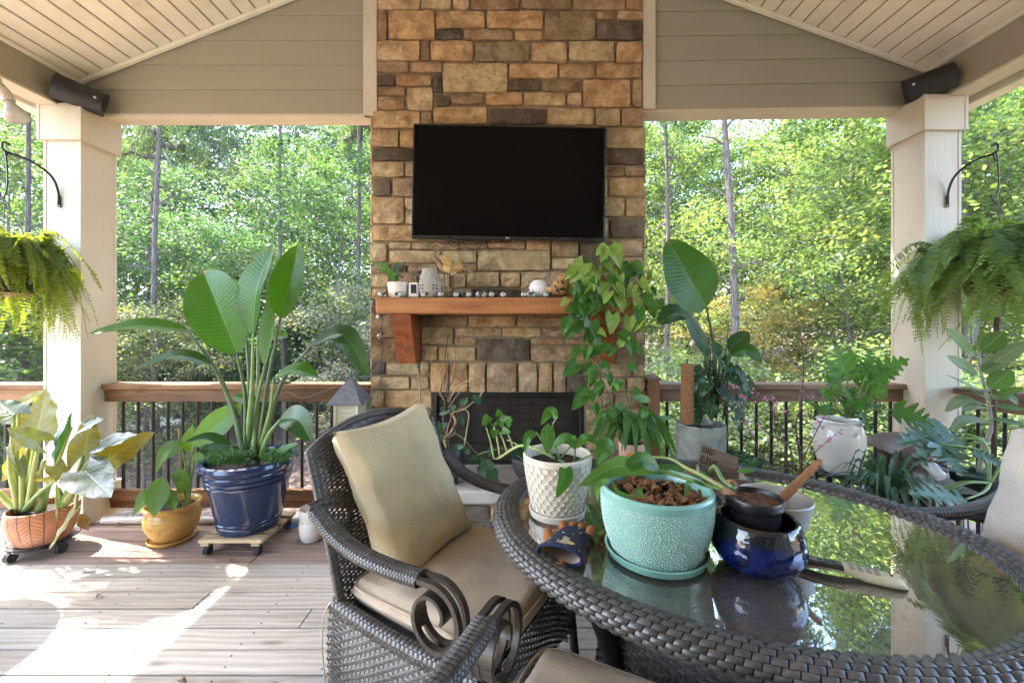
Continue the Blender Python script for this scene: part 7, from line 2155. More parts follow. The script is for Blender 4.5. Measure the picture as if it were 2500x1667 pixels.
# small white camera
m2 = onm(900 + 630 / 5.6, 2.67)
cm = thing('security_camera', 'small white boxy camera with black face beside the grey lantern', 'camera', m2)
M_WPL = plain('white_plastic', (0.68, 0.67, 0.65), 0.3, var=0.03)
MB().cbox((-0.032, -0.03, 0.0), (0.032, 0.03, 0.098), 0.009).build('body', M_WPL, cm)
MB().cbox((-0.019, -0.0315, 0.027), (0.019, -0.028, 0.085), 0.003).build('face_panel', M_TVB, cm)
MB().lathe([(0.0, 0.0), (0.008, 0.0), (0.008, 0.002), (0.005, 0.003), (0.0, 0.002)], 16, M=Matrix.Translation(V(0, -0.0316, 0.068)) @ Matrix.Rotation(R(90), 4, 'X')).build('lens', M_BLACK, cm)
MB().cbox((-0.033, -0.031, 0.001), (0.033, 0.031, 0.022), 0.006).build('base_band', M_WPL, cm)
# pierced lantern
m3 = onm(900 + 840 / 5.6, 2.69)
ln = thing('pierced_lantern', 'grey clay lantern pierced with dots and petal openings on the mantel', 'lantern', m3)
M_CLAY = plain('grey_clay', (0.33, 0.29, 0.245), 0.85, var=0.14, nscale=20, bump=0.2, bscale=90, dirt=(0.24, 0.25, 0.17))
def lr(z):
    t = z / 0.192
    return 0.052 + 0.020 * math.sin(PI * min(1, t * 1.25 + 0.05)) ** 1.0 - 0.012 * max(0, t - 0.75) * 4 * 0.5 + 0.004
pot(ln, [(0.0, 0.0), (0.050, 0.0)] + [(lr(z_), z_) for z_ in lin(0.004, 0.188, 16)] + [(0.044, 0.192), (0.040, 0.188), (0.040, 0.15)], M_CLAY, 48)
M_HOLE = plain('dark_opening', (0.012, 0.010, 0.009), 0.95)
def spot(par, a, z_, w, h, rot, mat=M_HOLE, name='opening'):
    """petal or dot shaped opening lying on the lantern wall"""
    r_ = lr(z_) + 0.0008
    vs = [V(0, 0, 0)]
    for k in range(10):
        b = 2 * PI * k / 10
        u, v_ = math.cos(b) * w * (abs(math.sin(b / 2)) ** 0.5 if w > h * 1.3 else 1), math.sin(b) * h
        uu = u * math.cos(rot) - v_ * math.sin(rot); vv = u * math.sin(rot) + v_ * math.cos(rot)
        zz_ = z_ + vv
        rr = lr(zz_) + 0.0009
        aa = a + uu / rr
        vs.append(V(rr * math.cos(aa), rr * math.sin(aa), zz_))
    vs[0] = V(r_ * math.cos(a), r_ * math.sin(a), z_)
    return MB().add(vs, [(0, 1 + k, 1 + (k + 1) % 10) for k in range(10)]).build(name, mat, par)
g = random.Random(4)
for ac in (-125, -55, 15, -195):
    for k in range(4):
        b = R(45 + 90 * k)
        spot(ln, R(ac) + 0.24 * math.cos(b), 0.068 + 0.017 * math.sin(b), 0.0115, 0.0052, b)
for row in range(7):
    for k in range(16):
        a = R(-200 + k * 14.5 + (7 if row % 2 else 0)); z_ = 0.10 + row * 0.0125
        if g.random() < 0.7: spot(ln, a, z_ + g.uniform(-0.003, 0.003), 0.0024, 0.0024, 0, name='dot_opening')
MB().tube(bez([V(-0.05, -0.02, 0.172), V(-0.10, -0.025, 0.148), V(-0.118, -0.028, 0.125), V(-0.09, -0.03, 0.118), V(-0.055, -0.035, 0.122)], 16), 0.0022, 6).build('wire_handle', M_BLACK, ln, True)
# driftwood herons
M_DRIFT = wood('driftwood', (0.13, 0.075, 0.04), (0.34, 0.23, 0.13), 'Z', 3.0, 0.7, 0.4, knots=False)
M_SLICE = wood('pale_wood_slice', (0.38, 0.22, 0.075), (0.62, 0.43, 0.18), 'X', 3.0, 0.6, 0.3, knots=False)
Zh = Zm(1000, 590, 5.972)
def heron(name, label, Y, neck, beak, slices, legs, tail):
    b0 = Zh(sum(l[0] for l in legs) / len(legs), 800, Y); b0.z = MZ
    t = thing(name, label, 'bird figure', b0)
    def pt(q, dy=0.0): return Zh(q[0], q[1], Y + dy) - b0
    cur = bez([pt(q) for q in neck], 24)
    MB().tube(cur, [0.0058 + 0.0065 * (i / (len(cur) - 1)) ** 1.5 for i in range(len(cur))], 9).build('neck', M_DRIFT, t, True)
    hd = pt(neck[0])
    MB().tube(bez([pt(beak[0]), pt(neck[0])], 6), [0.0012, 0.002, 0.003, 0.004, 0.005, 0.0065, 0.0062], 8).build('beak', M_DRIFT, t, True)
    for (a, b, W, dy) in slices:
        A, B = pt(a, dy), pt(b, dy)
        n = 12
        cur = [A.lerp(B, i / n) for i in range(n + 1)]
        w = W / 5.972 / F * Y
        top = leaf_mb([p + V(0, -0.004, 0) for p in cur], w, (0.0, -1, 0.15), P_ellip, -0.12, 0, nw=3)
        bot = leaf_mb([p + V(0, 0.004, 0) for p in cur], w, (0.0, -1, 0.15), P_ellip, -0.12, 0, nw=3)
        mb = MB().add(top.v, top.f); mb.add(bot.v, [f[::-1] for f in bot.f])
        nv_ = len(top.v); nr = 7
        for i in range(n):
            for j in (0, nr - 1):
                mb.f.append((i * nr + j, (i + 1) * nr + j, (i + 1) * nr + j + nv_, i * nr + j + nv_)); mb.mi.append(0)
        mb.build('wing_slice', M_SLICE, t, True, sharp=40)
    for (x, yt) in legs:
        top_ = pt((x - 12, yt)); 
        bot_ = pt((x, 800)); bot_.z = 0.0
        MB().tube(bez([top_, top_.lerp(bot_, 0.5) + V(0.003, 0, 0), bot_], 8), 0.0045, 7).build('leg', M_DRIFT, t, True)
    return t
heron('heron_figure', 'driftwood heron with long bill raised standing on the mantel', 2.68, [(400, 20), (432, 40), (436, 80), (385, 140), (358, 190), (385, 260), (450, 330), (520, 400)], [(242, 102)],
      [((440, 225), (620, 340), 95, -0.014), ((400, 290), (500, 430), 70, 0.0), ((490, 340), (590, 450), 100, -0.02), ((430, 200), (600, 300), 60, 0.01), ((540, 370), (640, 380), 50, 0.02)], [(515, 420), (563, 440)], None)
heron('heron_figure', 'driftwood heron bending its neck down beside the raised one', 2.78, [(880, 590), (935, 540), (960, 490), (920, 455), (870, 430), (850, 380), (800, 350), (740, 370), (640, 390)], [(825, 672)],
      [((760, 300), (630, 360), 75, -0.014), ((790, 340), (600, 420), 80, -0.02), ((690, 380), (600, 495), 80, -0.03), ((780, 380), (680, 440), 60, -0.01)], [(620, 480), (645, 480)], None)
# black puck, white vase, carved mask
m5 = onm(900 + 1245 / 5.6, 2.70)
o = MB().lathe([(0.0, 0.0), (0.024, 0.0), (0.026, 0.006), (0.026, 0.014), (0.022, 0.018), (0.0, 0.018)], 24).build('black_puck', M_TVB, None, True, loc=m5, sharp=40)
tag(o, 'flat black puck lying on the mantel near the herons', 'puck')
m6 = onm(1317, 2.70)
vz = thing('round_vase', 'round glossy white vase on the mantel beside the carved mask', 'vase', m6)
M_GLOSSW = plain('glossy_white_glaze', (0.66, 0.66, 0.63), 0.1, var=0.05, spec=0.6)
pot(vz, [(0.0, 0.0), (0.040, 0.0), (0.046, 0.006), (0.062, 0.035), (0.070, 0.065), (0.064, 0.093), (0.048, 0.108), (0.046, 0.113), (0.042, 0.112), (0.042, 0.10)], M_GLOSSW, 44)
spot_z = MB().lathe([(0.0, 0.0), (0.004, 0.0), (0.004, 0.001), (0.0, 0.001)], 8, M=Matrix.Translation(V(-0.046, -0.0535, 0.046)) @ Matrix.Rotation(R(90), 4, 'X')).build('hole', M_HOLE, vz)
m7 = onm(1368, 2.67)
mk = thing('carved_mask', 'glossy carved wooden crescent mask with slit eyes leaning on the mantel', 'ornament', m7)
M_MASK = wood('polished_carving', (0.24, 0.125, 0.045), (0.50, 0.31, 0.14), 'Z', 3.0, 0.28, 0.12, knots=False, spec=0.5)
Zk = Zm(1250, 600, 5.6)
prof = [(385, 585), (420, 625), (470, 625), (520, 590), (545, 520), (590, 460), (640, 400), (690, 370), (740, 368), (775, 395), (795, 450), (795, 540), (780, 620), (750, 670), (700, 690), (600, 694), (520, 694), (460, 680), (420, 650)]
P2 = [Zk(x, y, 2.67) - m7 for x, y in prof]
ctr = Zk(650, 560, 2.67) - m7
vs = []; n = len(P2)
rings_ = ((1.0, 0.0), (0.97, -0.018), (0.82, -0.036), (0.5, -0.048), (0.0, -0.052))
for f, dy in rings_[:-1]:
    for p in P2:
        q = ctr.lerp(p, f); vs.append(V(q.x, dy, max(0.0, q.z)))
vs.append(V(ctr.x, -0.052, ctr.z))
fs = []
for i in range(len(rings_) - 2):
    for k in range(n):
        k2 = (k + 1) % n
        fs.append((i*n+k, i*n+k2, (i+1)*n+k2, (i+1)*n+k))
for k in range(n): fs.append(((len(rings_)-2)*n+k, (len(rings_)-2)*n+(k+1) % n, len(vs)-1))
b0 = len(vs)
for p in P2: vs.append(V(p.x, 0.02, max(0.0, p.z)))
for k in range(n): fs.append((b0+k, b0+(k+1) % n, (k+1) % n, k))
fs.append(tuple(b0 + k for k in range(n))[::-1])
MB().add(vs, fs).build('body', M_MASK, mk, True, sharp=55)
for (a, b, W, nm) in (((575, 530), (655, 655), 34, 'mouth_slit'), ((650, 590), (745, 600), 40, 'eye_slit'), ((672, 465), (705, 530), 30, 'eye_slit'), ((620, 470), (635, 520), 16, 'slit'), ((512, 630), (545, 672), 26, 'slit'), ((668, 400), (684, 415), 18, 'slit')):
    A, B = Zk(*a, 2.615) - m7, Zk(*b, 2.615) - m7
    cur = [A.lerp(B, i / 8) for i in range(9)]
    o = leaf_mb(cur, W / 5.6 / F * 2.62, (0, -1, 0.1), P_ellip, 0.0, 0, nw=2).build(nm, M_HOLE, mk)
MB().tube(bez([Zk(585, 585, 2.617) - m7, Zk(640, 575, 2.612) - m7, Zk(690, 570, 2.612) - m7], 8), 0.004, 7).build('nose_ridge', M_MASK, mk, True)
# string lights along the mantel and down the chimney
sg = thing('string_lights', 'string of clear globe bulbs on green wire along the mantel', 'string lights', V(0, 2.64, MZ))
M_WIRE = plain('dark_green_wire', (0.012, 0.03, 0.02), 0.5)
def bulb_glass():
    t = NT('bulb_glass')
    fr = t.n('ShaderNodeFresnel', {'IOR': 1.45})
    tr = t.n('ShaderNodeBsdfTransparent', {'Color': (0.93, 0.95, 0.96, 1)})
    gl = t.n('ShaderNodeBsdfGlossy', {'Color': (1, 1, 1, 1), 'Roughness': 0.03})
    df = t.n('ShaderNodeBsdfDiffuse', {'Color': (0.75, 0.78, 0.78, 1)})
    m1_ = t.n('ShaderNodeMixShader', {0: 0.28, 1: tr.outputs[0], 2: df.outputs[0]})
    m2_ = t.n('ShaderNodeMixShader', {0: t.math('ADD', fr.outputs[0], 0.05, clamp=True), 1: m1_.outputs[0], 2: gl.outputs[0]})
    t.t.links.new(m2_.outputs[0], t.out.inputs['Surface'])
    return t.m
M_BULB = bulb_glass()
glob = MB().lathe([(0.0, -0.0195)] + [(0.0195 * math.cos(a), 0.0195 * math.sin(a)) for a in lin(-1.4, 1.2, 10)] + [(0.008, 0.0185)], 18).mesh('bulb', M_BULB, True)
sock_ = MB().lathe([(0.0, 0.034), (0.008, 0.034), (0.0095, 0.03), (0.0095, 0.017), (0.0, 0.017)], 12).mesh('socket', M_WIRE, True, 40)
bp = [(170, 690, 1), (435, 675, 2), (750, 683, 1), (985, 660, 0), (1195, 684, 3), (1365, 675, 2), (1500, 680, 1), (1575, 675, 2), (1680, 682, 3), (1840, 670, 0), (2120, 675, 3), (2190, 672, 1), (2250, 684, 2), (2420, 684, 1)]
wire = []
for k, (x, y, m_) in enumerate(bp):
    p = Zn(x, y, 2.622); p.z = max(p.z, MZ + 0.0196)
    o = link('bulb', glob, sg, p - sg.location)
    rot = [(R(180), 0, 0), (R(80), 0, R(60)), (R(85), R(20), R(-70)), (R(95), 0, R(110))][m_]
    o.rotation_euler = rot
    s2 = link('socket', sock_, o)
    q = p + V(0.02 * (1 if k % 2 else -1), 0.02, -0.012); q.z = MZ + 0.004
    wire.append(q)
MB().tube([p - sg.location for p in bez(wire, 90)], 0.002, 5).build('wire', M_WIRE, sg, True)
ends = [Zn(160, 940, 2.84), Zn(185, 1000, 2.84), Zn(180, 1220, 2.84), Zn(195, 1400, 2.85), Zn(165, 1580, 2.86), Zn(170, 2100, 2.87)]
MB().tube([p - sg.location for p in bez([wire[0], V(-0.875, 2.61, MZ + 0.002), V(-0.885, 2.70, 1.47)] + ends, 40)], 0.0018, 5).build('wire', M_WIRE, sg, True)
MB().tube([p - sg.location for p in bez([Zn(225, 930, 2.84), Zn(130, 1200, 2.84), Zn(0, 1500, 2.84), Zn(-60, 1700, 2.86)], 20)], 0.0018, 5).build('wire', M_WIRE, sg, True)
for (x, y) in ((140, 980), (152, 1240)):
    p = Zn(x, y, 2.83)
    o = link('bulb', glob, sg, p - sg.location); o.rotation_euler = (0, R(35), 0)
    link('socket', sock_, o)
cable('dark cord hanging down the stones over the fireplace', [Zn(1085, 1215, 2.905), Zn(1075, 1330, 2.90), Zn(1045, 1520, 2.89), Zn(1060, 1750, 2.89), Zn(1030, 1960, 2.90)], 0.003, M_TWIG, 'cord', 'cord')
o = MB().tube([Z5(485, 950, 2.88), Z5(500, 1180, 2.80), Z5(525, 1540, 2.72)], 0.006, 8).build('bamboo_stake', M_VINE, None, True)
tag(o, 'thin tan bamboo stake leaning against the chimney stones', 'stake')

# ================================================================ things on the glass table
# dark nursery pot standing in the cobalt bowl
CB = V(0.652, 1.105, TZ + 0.002)
cb = thing('cobalt_bowl', 'round glossy cobalt blue bowl pot holding a black nursery pot', 'pot', CB)
def cobalt():
    t = NT('cobalt_glaze')
    vec = t.coord('Object')
    s_ = t.n('ShaderNodeSeparateXYZ', {'Vector': vec})
    n = t.noise(t.mapping(vec, (14, 14, 4)), 3.0, 5.0, 0.6, 0.8)
    c = t.mix(t.rng(n, 0.35, 0.7, 0, 1), (0.003, 0.005, 0.025), (0.005, 0.018, 0.15))
    c = t.mix(t.rng(s_.outputs['Z'], 0.084, 0.108, 0.0, 1.0), c, (0.012, 0.014, 0.018))
    t.P(Base_Color=c, Roughness=0.07)
    t.b.inputs['Specular IOR Level'].default_value = 0.7
    t.bump(t.math('ADD', t.voro(vec, 75.0), t.noise(vec, 20.0)), 0.16, 0.004)
    return t.m
M_COB = cobalt()
pot(cb, [(0.0, 0.0), (0.060, 0.0), (0.068, 0.004), (0.096, 0.022), (0.111, 0.050), (0.114, 0.070), (0.109, 0.096), (0.100, 0.124), (0.097, 0.133), (0.093, 0.136), (0.087, 0.133), (0.089, 0.12), (0.100, 0.07), (0.09, 0.03), (0.0, 0.02)], M_COB, 64)
NP = V(0.648, 1.112, TZ + 0.062)
np_ = thing('nursery_pot', 'plain black nursery pot of brown fibre soil sitting in the cobalt bowl', 'pot', NP)
M_NURS = plain('black_nursery_plastic', (0.014, 0.014, 0.016), 0.32, var=0.15)
pot(np_, [(0.0, 0.0), (0.052, 0.0), (0.055, 0.004), (0.063, 0.095), (0.066, 0.098), (0.069, 0.102), (0.070, 0.122), (0.068, 0.126), (0.065, 0.122), (0.062, 0.08)], M_NURS, 44)
M_FIBRE = plain('brown_fibre_soil', (0.13, 0.06, 0.03), 0.95, var=0.5, nscale=70, bump=1.0, bscale=120, bdist=0.01)
soil(np_, 0.063, 0.112, M_FIBRE)
for (b, tp2, W) in (((2050, 640), (1990, 600), 50),):
    leaf(np_, ZT, b, tp2, W, 1.1, 1.08, ML_PHIL, P_lance, (0, -0.7, 0.6), None)
# grey ribbed pot with a wooden trowel handle
GY = V(0.80, 1.268, TZ + 0.002)
gy = thing('grey_ribbed_pot', 'pale grey chevron-ribbed pot holding a wooden tool handle', 'pot', GY)
def chevron():
    t = NT('grey_chevron_glaze')
    uv = t.n('ShaderNodeUVMap').outputs[0]
    sp = t.n('ShaderNodeSeparateXYZ', {'Vector': uv})
    band = t.math('FLOOR', t.math('MULTIPLY', sp.outputs['Y'], 48.0))
    sgn = t.math('SUBTRACT', t.math('MULTIPLY', t.math('FLOORED_MODULO', band, 2.0), 2.0), 1.0)
    ph = t.math('FRACT', t.math('ADD', t.math('MULTIPLY', sp.outputs['X'], 90.0), t.math('MULTIPLY', t.math('MULTIPLY', t.math('FRACT', t.math('MULTIPLY', sp.outputs['Y'], 48.0)), sgn), 1.2)))
    ln = t.rng(t.math('ABSOLUTE', t.math('SUBTRACT', ph, 0.5)), 0.05, 0.16, 1.0, 0.0)
    bl = t.rng(t.math('ABSOLUTE', t.math('SUBTRACT', t.math('FRACT', t.math('MULTIPLY', sp.outputs['Y'], 48.0)), 0.5)), 0.42, 0.47, 0.0, 1.0)
    h = t.math('MULTIPLY', t.math('MAXIMUM', ln, bl), t.math('LESS_THAN', sp.outputs['Y'], 0.103))
    t.P(Base_Color=t.mix(t.math('MULTIPLY', h, 0.45), (0.40, 0.375, 0.33), (0.20, 0.19, 0.155)), Roughness=0.4)
    t.bump(t.math('MULTIPLY', h, -1.0), 0.6, 0.004)
    return t.m
M_CHEV = chevron()
pot(gy, [(0.0, 0.0), (0.066, 0.0), (0.072, 0.005), (0.086, 0.05), (0.099, 0.105), (0.103, 0.120), (0.100, 0.124), (0.095, 0.120), (0.085, 0.06), (0.0, 0.03)], M_CHEV, 52)
tl = thing('trowel', 'brown wooden tool handle leaning out of the grey ribbed pot', 'tool', GY + V(-0.03, -0.03, 0.05))
M_HNDL = wood('handle_wood', (0.20, 0.085, 0.035), (0.40, 0.20, 0.095), 'Z', 3.0, 0.5, 0.2, knots=False)
h0 = GY + V(-0.045, -0.03, 0.075); h1 = px(2005, 1122, 1.235)
cur = [h0.lerp(h1, t) - tl.location for t in lin(-0.15, 1, 18)]
hn = MB().tube(cur, [0.0115 + 0.0035 * math.sin(PI * min(1, i / 18 * 1.2)) for i in range(17)] + [0.0125, 0.006], 14, flat=0.8).build('handle', M_HNDL, tl, True)
dd = (h1 - h0).normalized()
MB().tube([h1 - dd * 0.02 - tl.location + V(0, -0.0118, 0.0), h1 - dd * 0.02 - tl.location + V(0, -0.010, 0.0)], 0.004, 10).build('hanging_hole', M_HOLE, tl)
MB().tube([cur[0], cur[0] - dd * 0.03], [0.006, 0.005], 8).build('ferrule', M_SCROLL, tl)
# remote control
rc0 = onz(2190, 1425, TZ + 0.008); rc1 = onz(1952, 1374, TZ + 0.008)
ax = (rc0 - rc1); Lr = 0.252; ang = math.atan2(ax.y, ax.x)
mid_ = onz(2062, 1405, TZ)
rm = thing('remote_control', 'long cream remote control with black button end on the glass', 'remote', V(mid_.x, mid_.y, TZ + 0.001), ang)
M_RCREAM = plain('cream_remote_plastic', (0.58, 0.50, 0.33), 0.35, var=0.05)
def remote_body(x0, x1, zo, mat, name, grow=0.0, top=1.0):
    prof = []
    n = 26
    vs = []
    for i in range(n + 1):
        x = x0 + (x1 - x0) * i / n
        t = (x + Lr / 2) / Lr
        w = 0.0225 * max(0.0, 1 - abs(2 * t - 1) ** 7) ** 0.5 * (0.92 + 0.14 * t) + 0.0004 + grow
        zt = (0.0205 + 0.007 * max(0.0, math.sin(PI * t)) ** 0.6) * max(0.0, 1 - abs(2 * t - 1) ** 9) ** 0.5 + grow
        zb = 0.012 * (max(0, math.sin(PI * (t * 1.6 - 0.12)))) * (1 if t < 0.62 else 0) * 0.9
        for k in range(14):
            a = 2 * PI * k / 14
            y = math.copysign(abs(math.cos(a)) ** 0.7, math.cos(a)) * w
            s_ = math.sin(a)
            z_ = zb + (zt - zb) * (0.5 + 0.5 * math.copysign(abs(s_) ** 0.7, s_))
            if zo and z_ < (zb + zt) * 0.55: z_ = (zb + zt) * 0.55
            vs.append(V(x, y, z_ + 0.0))
    fs = []
    for i in range(n):
        for k in range(14):
            k2 = (k + 1) % 14
            fs.append((i*14+k, i*14+k2, (i+1)*14+k2, (i+1)*14+k))
    fs += [tuple(range(14))[::-1], tuple(n * 14 + k for k in range(14))]
    return MB().add(vs, fs).build(name, mat, rm, True, sharp=50)
remote_body(-Lr / 2, Lr / 2, False, M_RCREAM, 'body')
remote_body(-Lr / 2 - 0.0006, -0.005, True, M_TVB, 'black_face', 0.0007)
M_BTN = plain('grey_button', (0.30, 0.285, 0.25), 0.4)
M_BTND = plain('dark_button', (0.06, 0.06, 0.065), 0.35)
def btn(x, y, w, h, mat, name='button'):
    t = (x + Lr / 2) / Lr
    zt = (0.0205 + 0.007 * max(0.0, math.sin(PI * t)) ** 0.6)
    zt = zt * (0.5 + 0.5 * max(0.0, 1 - abs(y / 0.0245) ** 2.9) ** 0.35)
    MB().cbox((x - w / 2, y - h / 2, zt - 0.001), (x + w / 2, y + h / 2, zt + 0.0022), 0.001).build(name, mat, rm)
for r_ in range(4):
    for c2 in range(3): btn(0.014 + r_ * 0.0165, -0.011 + c2 * 0.011, 0.011, 0.0075, M_BTN)
btn(0.093, 0.002, 0.006, 0.008, M_BTND)
for x in (-0.102, -0.112):
    for y in (-0.009, 0.004): btn(x, y, 0.006, 0.006, M_BTN)
for (x, y, w, h) in ((-0.090, 0.0, 0.007, 0.018), (-0.068, 0.0, 0.018, 0.011), (-0.048, 0.0, 0.007, 0.018), (-0.068, -0.0115, 0.016, 0.006), (-0.068, 0.0115, 0.016, 0.006)): btn(x, y, w, h, M_BTN if w > 0.017 else M_BTND)
for y in (-0.011, 0.0, 0.011): btn(-0.036, y, 0.006, 0.007, M_BTND)
for (x, y) in ((-0.022, -0.004), (-0.014, -0.004), (-0.022, 0.008), (-0.014, 0.008)): btn(x, y, 0.0065, 0.009, M_BTND)
# small wooden planter box with lettered panel
BX = V(0.855, 1.70, TZ + 0.002)
bx_ = thing('lettered_box', 'small weathered wooden box with dark cut-out lettering on its raised lid', 'box', BX, R(-14))
M_WBOX = wood('grey_brown_box', (0.085, 0.055, 0.04), (0.20, 0.14, 0.10), 'X', 2.5, 0.8, 0.4, knots=False)
M_WBOXP = wood('pale_box_end', (0.34, 0.29, 0.18), (0.50, 0.44, 0.29), 'X', 2.5, 0.8, 0.3, knots=False)
MB().cbox((-0.085, -0.05, 0.0), (0.085, 0.05, 0.006), 0.001).build('bottom', M_WBOX, bx_)
for y in (-0.05, 0.044): MB().cbox((-0.085, y, 0.006), (0.085, y + 0.006, 0.035), 0.001).build('side', M_WBOX, bx_)
for x in (-0.085, 0.079): MB().prism([(-0.044, 0.006), (0.044, 0.006), (0.044, 0.055), (-0.044, 0.028)], 0.006, 'X', x).build('end_panel', M_WBOXP, bx_)
lid = part_empty('lid', bx_)
lid.location = (-0.01, 0.045, 0.036); lid.rotation_euler = (R(-12), R(17), 0)
MB().cbox((-0.075, 0.0, 0.0), (0.075, 0.008, 0.042), 0.001).build('lid_plank', M_WBOX, lid)
MB().cbox((-0.075, 0.0, 0.044), (0.075, 0.008, 0.082), 0.001).build('lid_plank', M_WBOX, lid)
l1 = link('lettering', text_mesh('lettering', 'LIVI', 0.042, 0.0005, M_HOLE), lid); l1.location = (-0.034, -0.0008, 0.021); l1.rotation_euler = (R(90), 0, 0)
for k, (x, w, h) in enumerate(((-0.066, 0.008, 0.004), (-0.066, 0.01, 0.004), (-0.055, 0.004, 0.022), (-0.047, 0.004, 0.022), (-0.039, 0.004, 0.022), (-0.031, 0.004, 0.022), (-0.021, 0.009, 0.004))):
    z_ = 0.063 + (0.007 if k == 0 else (-0.007 if k == 1 else 0))
    MB().cbox((x - w / 2, -0.0013, z_ - h / 2), (x + w / 2, 0.0, z_ + h / 2), 0.0004).build('letter_stroke', M_HOLE, lid)
# black tray under the box plant
o = MB().lathe([(0.0, 0.0), (0.12, 0.0), (0.132, 0.006), (0.136, 0.02), (0.132, 0.021), (0.12, 0.008), (0.0, 0.007)], 44).build('black_tray', M_NURS, None, True, loc=(0.62, 1.52, TZ + 0.002), sharp=40)
tag(o, 'shallow round black tray behind the teal bubble pot', 'tray')
# gardening glove: palm, cuff with rolled hem, thumb and curled fingers
GL0 = onz(1392, 1335, TZ)
gl = thing('gardening_glove', 'navy floral gardening glove with orange trim lying on the glass', 'glove', V(GL0.x, GL0.y, TZ + 0.001), math.atan2(0.92, 0.42))
gl.scale = (1.32, 1.32, 1.2)
def floral():
    t = NT('navy_floral_cloth')
    vec = t.coord('Object')
    base = t.mix(t.rng(t.noise(vec, 30.0), 0.3, 0.7, 0, 1), (0.008, 0.011, 0.034), (0.014, 0.02, 0.05))
    def motif(scale, thr, col, c, seed):
        m = t.mapping(vec, (1, 1, 1), (seed, seed * 0.7, 0))
        v = t.n('ShaderNodeTexVoronoi', {'Vector': t.mapping(m, (1, 0.7, 1)), 'Scale': scale}, feature='F1')
        return t.mix(t.math('LESS_THAN', v.outputs['Distance'], thr), c, col)
    c = motif(36.0, 0.20, (0.16, 0.36, 0.16), base, 2.0)
    c = motif(60.0, 0.17, (0.55, 0.16, 0.18), c, 5.1)
    c = motif(70.0, 0.14, (0.62, 0.60, 0.52), c, 8.3)
    c = motif(24.0, 0.20, (0.60, 0.45, 0.20), c, 11.7)
    t.P(Base_Color=c, Roughness=0.85)
    return t.m
M_FLOR = floral()
M_ORCL = plain('orange_suede', (0.28, 0.095, 0.025), 0.85, var=0.25, nscale=20)
M_NAVYC = plain('navy_knit', (0.006, 0.012, 0.045), 0.9, var=0.2)
M_LINER = plain('tan_liner', (0.42, 0.33, 0.25), 0.95, var=0.1)
def gsec(x, w, h, zc, n=18): return [V(x, w * math.cos(2 * PI * k / n), zc + h * math.copysign(abs(math.sin(2 * PI * k / n)) ** 0.8, math.sin(2 * PI * k / n))) for k in range(n)]
secs = [(-0.075, 0.046, 0.020, 0.022), (-0.05, 0.045, 0.018, 0.019), (-0.02, 0.043, 0.016, 0.0165), (0.015, 0.040, 0.015, 0.0155), (0.045, 0.033, 0.014, 0.0145), (0.065, 0.024, 0.012, 0.0125)]
vs = []; fs = []
for s_ in secs: vs += gsec(*s_)
for i in range(len(secs) - 1):
    for k in range(18): fs.append((i*18+k, i*18+(k+1) % 18, (i+1)*18+(k+1) % 18, (i+1)*18+k))
fs.append(tuple((len(secs)-1)*18+k for k in range(18)))
MB().add(vs, fs).build('back_panel', M_FLOR, gl, True)
MB().add([V(p.x + 0.002, p.y * 0.93, 0.003 + (p.z - 0.0) * 0.9) for p in gsec(*secs[0])] + [V(-0.02, p.y * 0.8, p.z) for p in gsec(*secs[2])], [(k, k + 18, (k + 1) % 18 + 18, (k + 1) % 18) for k in range(18)]).build('liner', M_LINER, gl, True)
hem = [V(p.x - 0.001, p.y * 1.03, max(0.004, p.z)) for p in gsec(*secs[0])]
MB().tube(hem + [hem[0]], 0.0042, 7, cap=False).build('hem', M_NAVYC, gl, True)
MB().cbox((-0.092, -0.010, 0.002), (-0.072, 0.006, 0.012), 0.002).build('pull_tab', M_ORCL, gl)
for k, (y0, L_, bend) in enumerate(((-0.030, 0.036, -0.006), (-0.011, 0.044, 0.0), (0.009, 0.042, 0.003), (0.027, 0.032, 0.008))):
    MB().tube(bez([V(0.035, y0, 0.014), V(0.035 + L_ * 0.6, y0 * 0.9 + bend, 0.021), V(0.035 + L_, y0 * 0.75 + bend, 0.013)], 10), [0.011, 0.0112, 0.011, 0.011, 0.0108, 0.0105, 0.010, 0.010, 0.0095, 0.0085, 0.005], 10).build('finger', M_ORCL, gl, True)
MB().tube(bez([V(-0.03, 0.032, 0.012), V(0.0, 0.052, 0.016), V(0.030, 0.060, 0.012)], 10), [0.013, 0.0135, 0.013, 0.0125, 0.012, 0.0115, 0.011, 0.0105, 0.010, 0.009, 0.006], 10).build('thumb', M_ORCL, gl, True)
MB().tube(bez([V(-0.07, 0.045, 0.012), V(-0.02, 0.046, 0.0155), V(0.04, 0.036, 0.016), V(0.07, 0.02, 0.017)], 12), 0.0045, 7).build('side_seam', M_ORCL, gl, True)

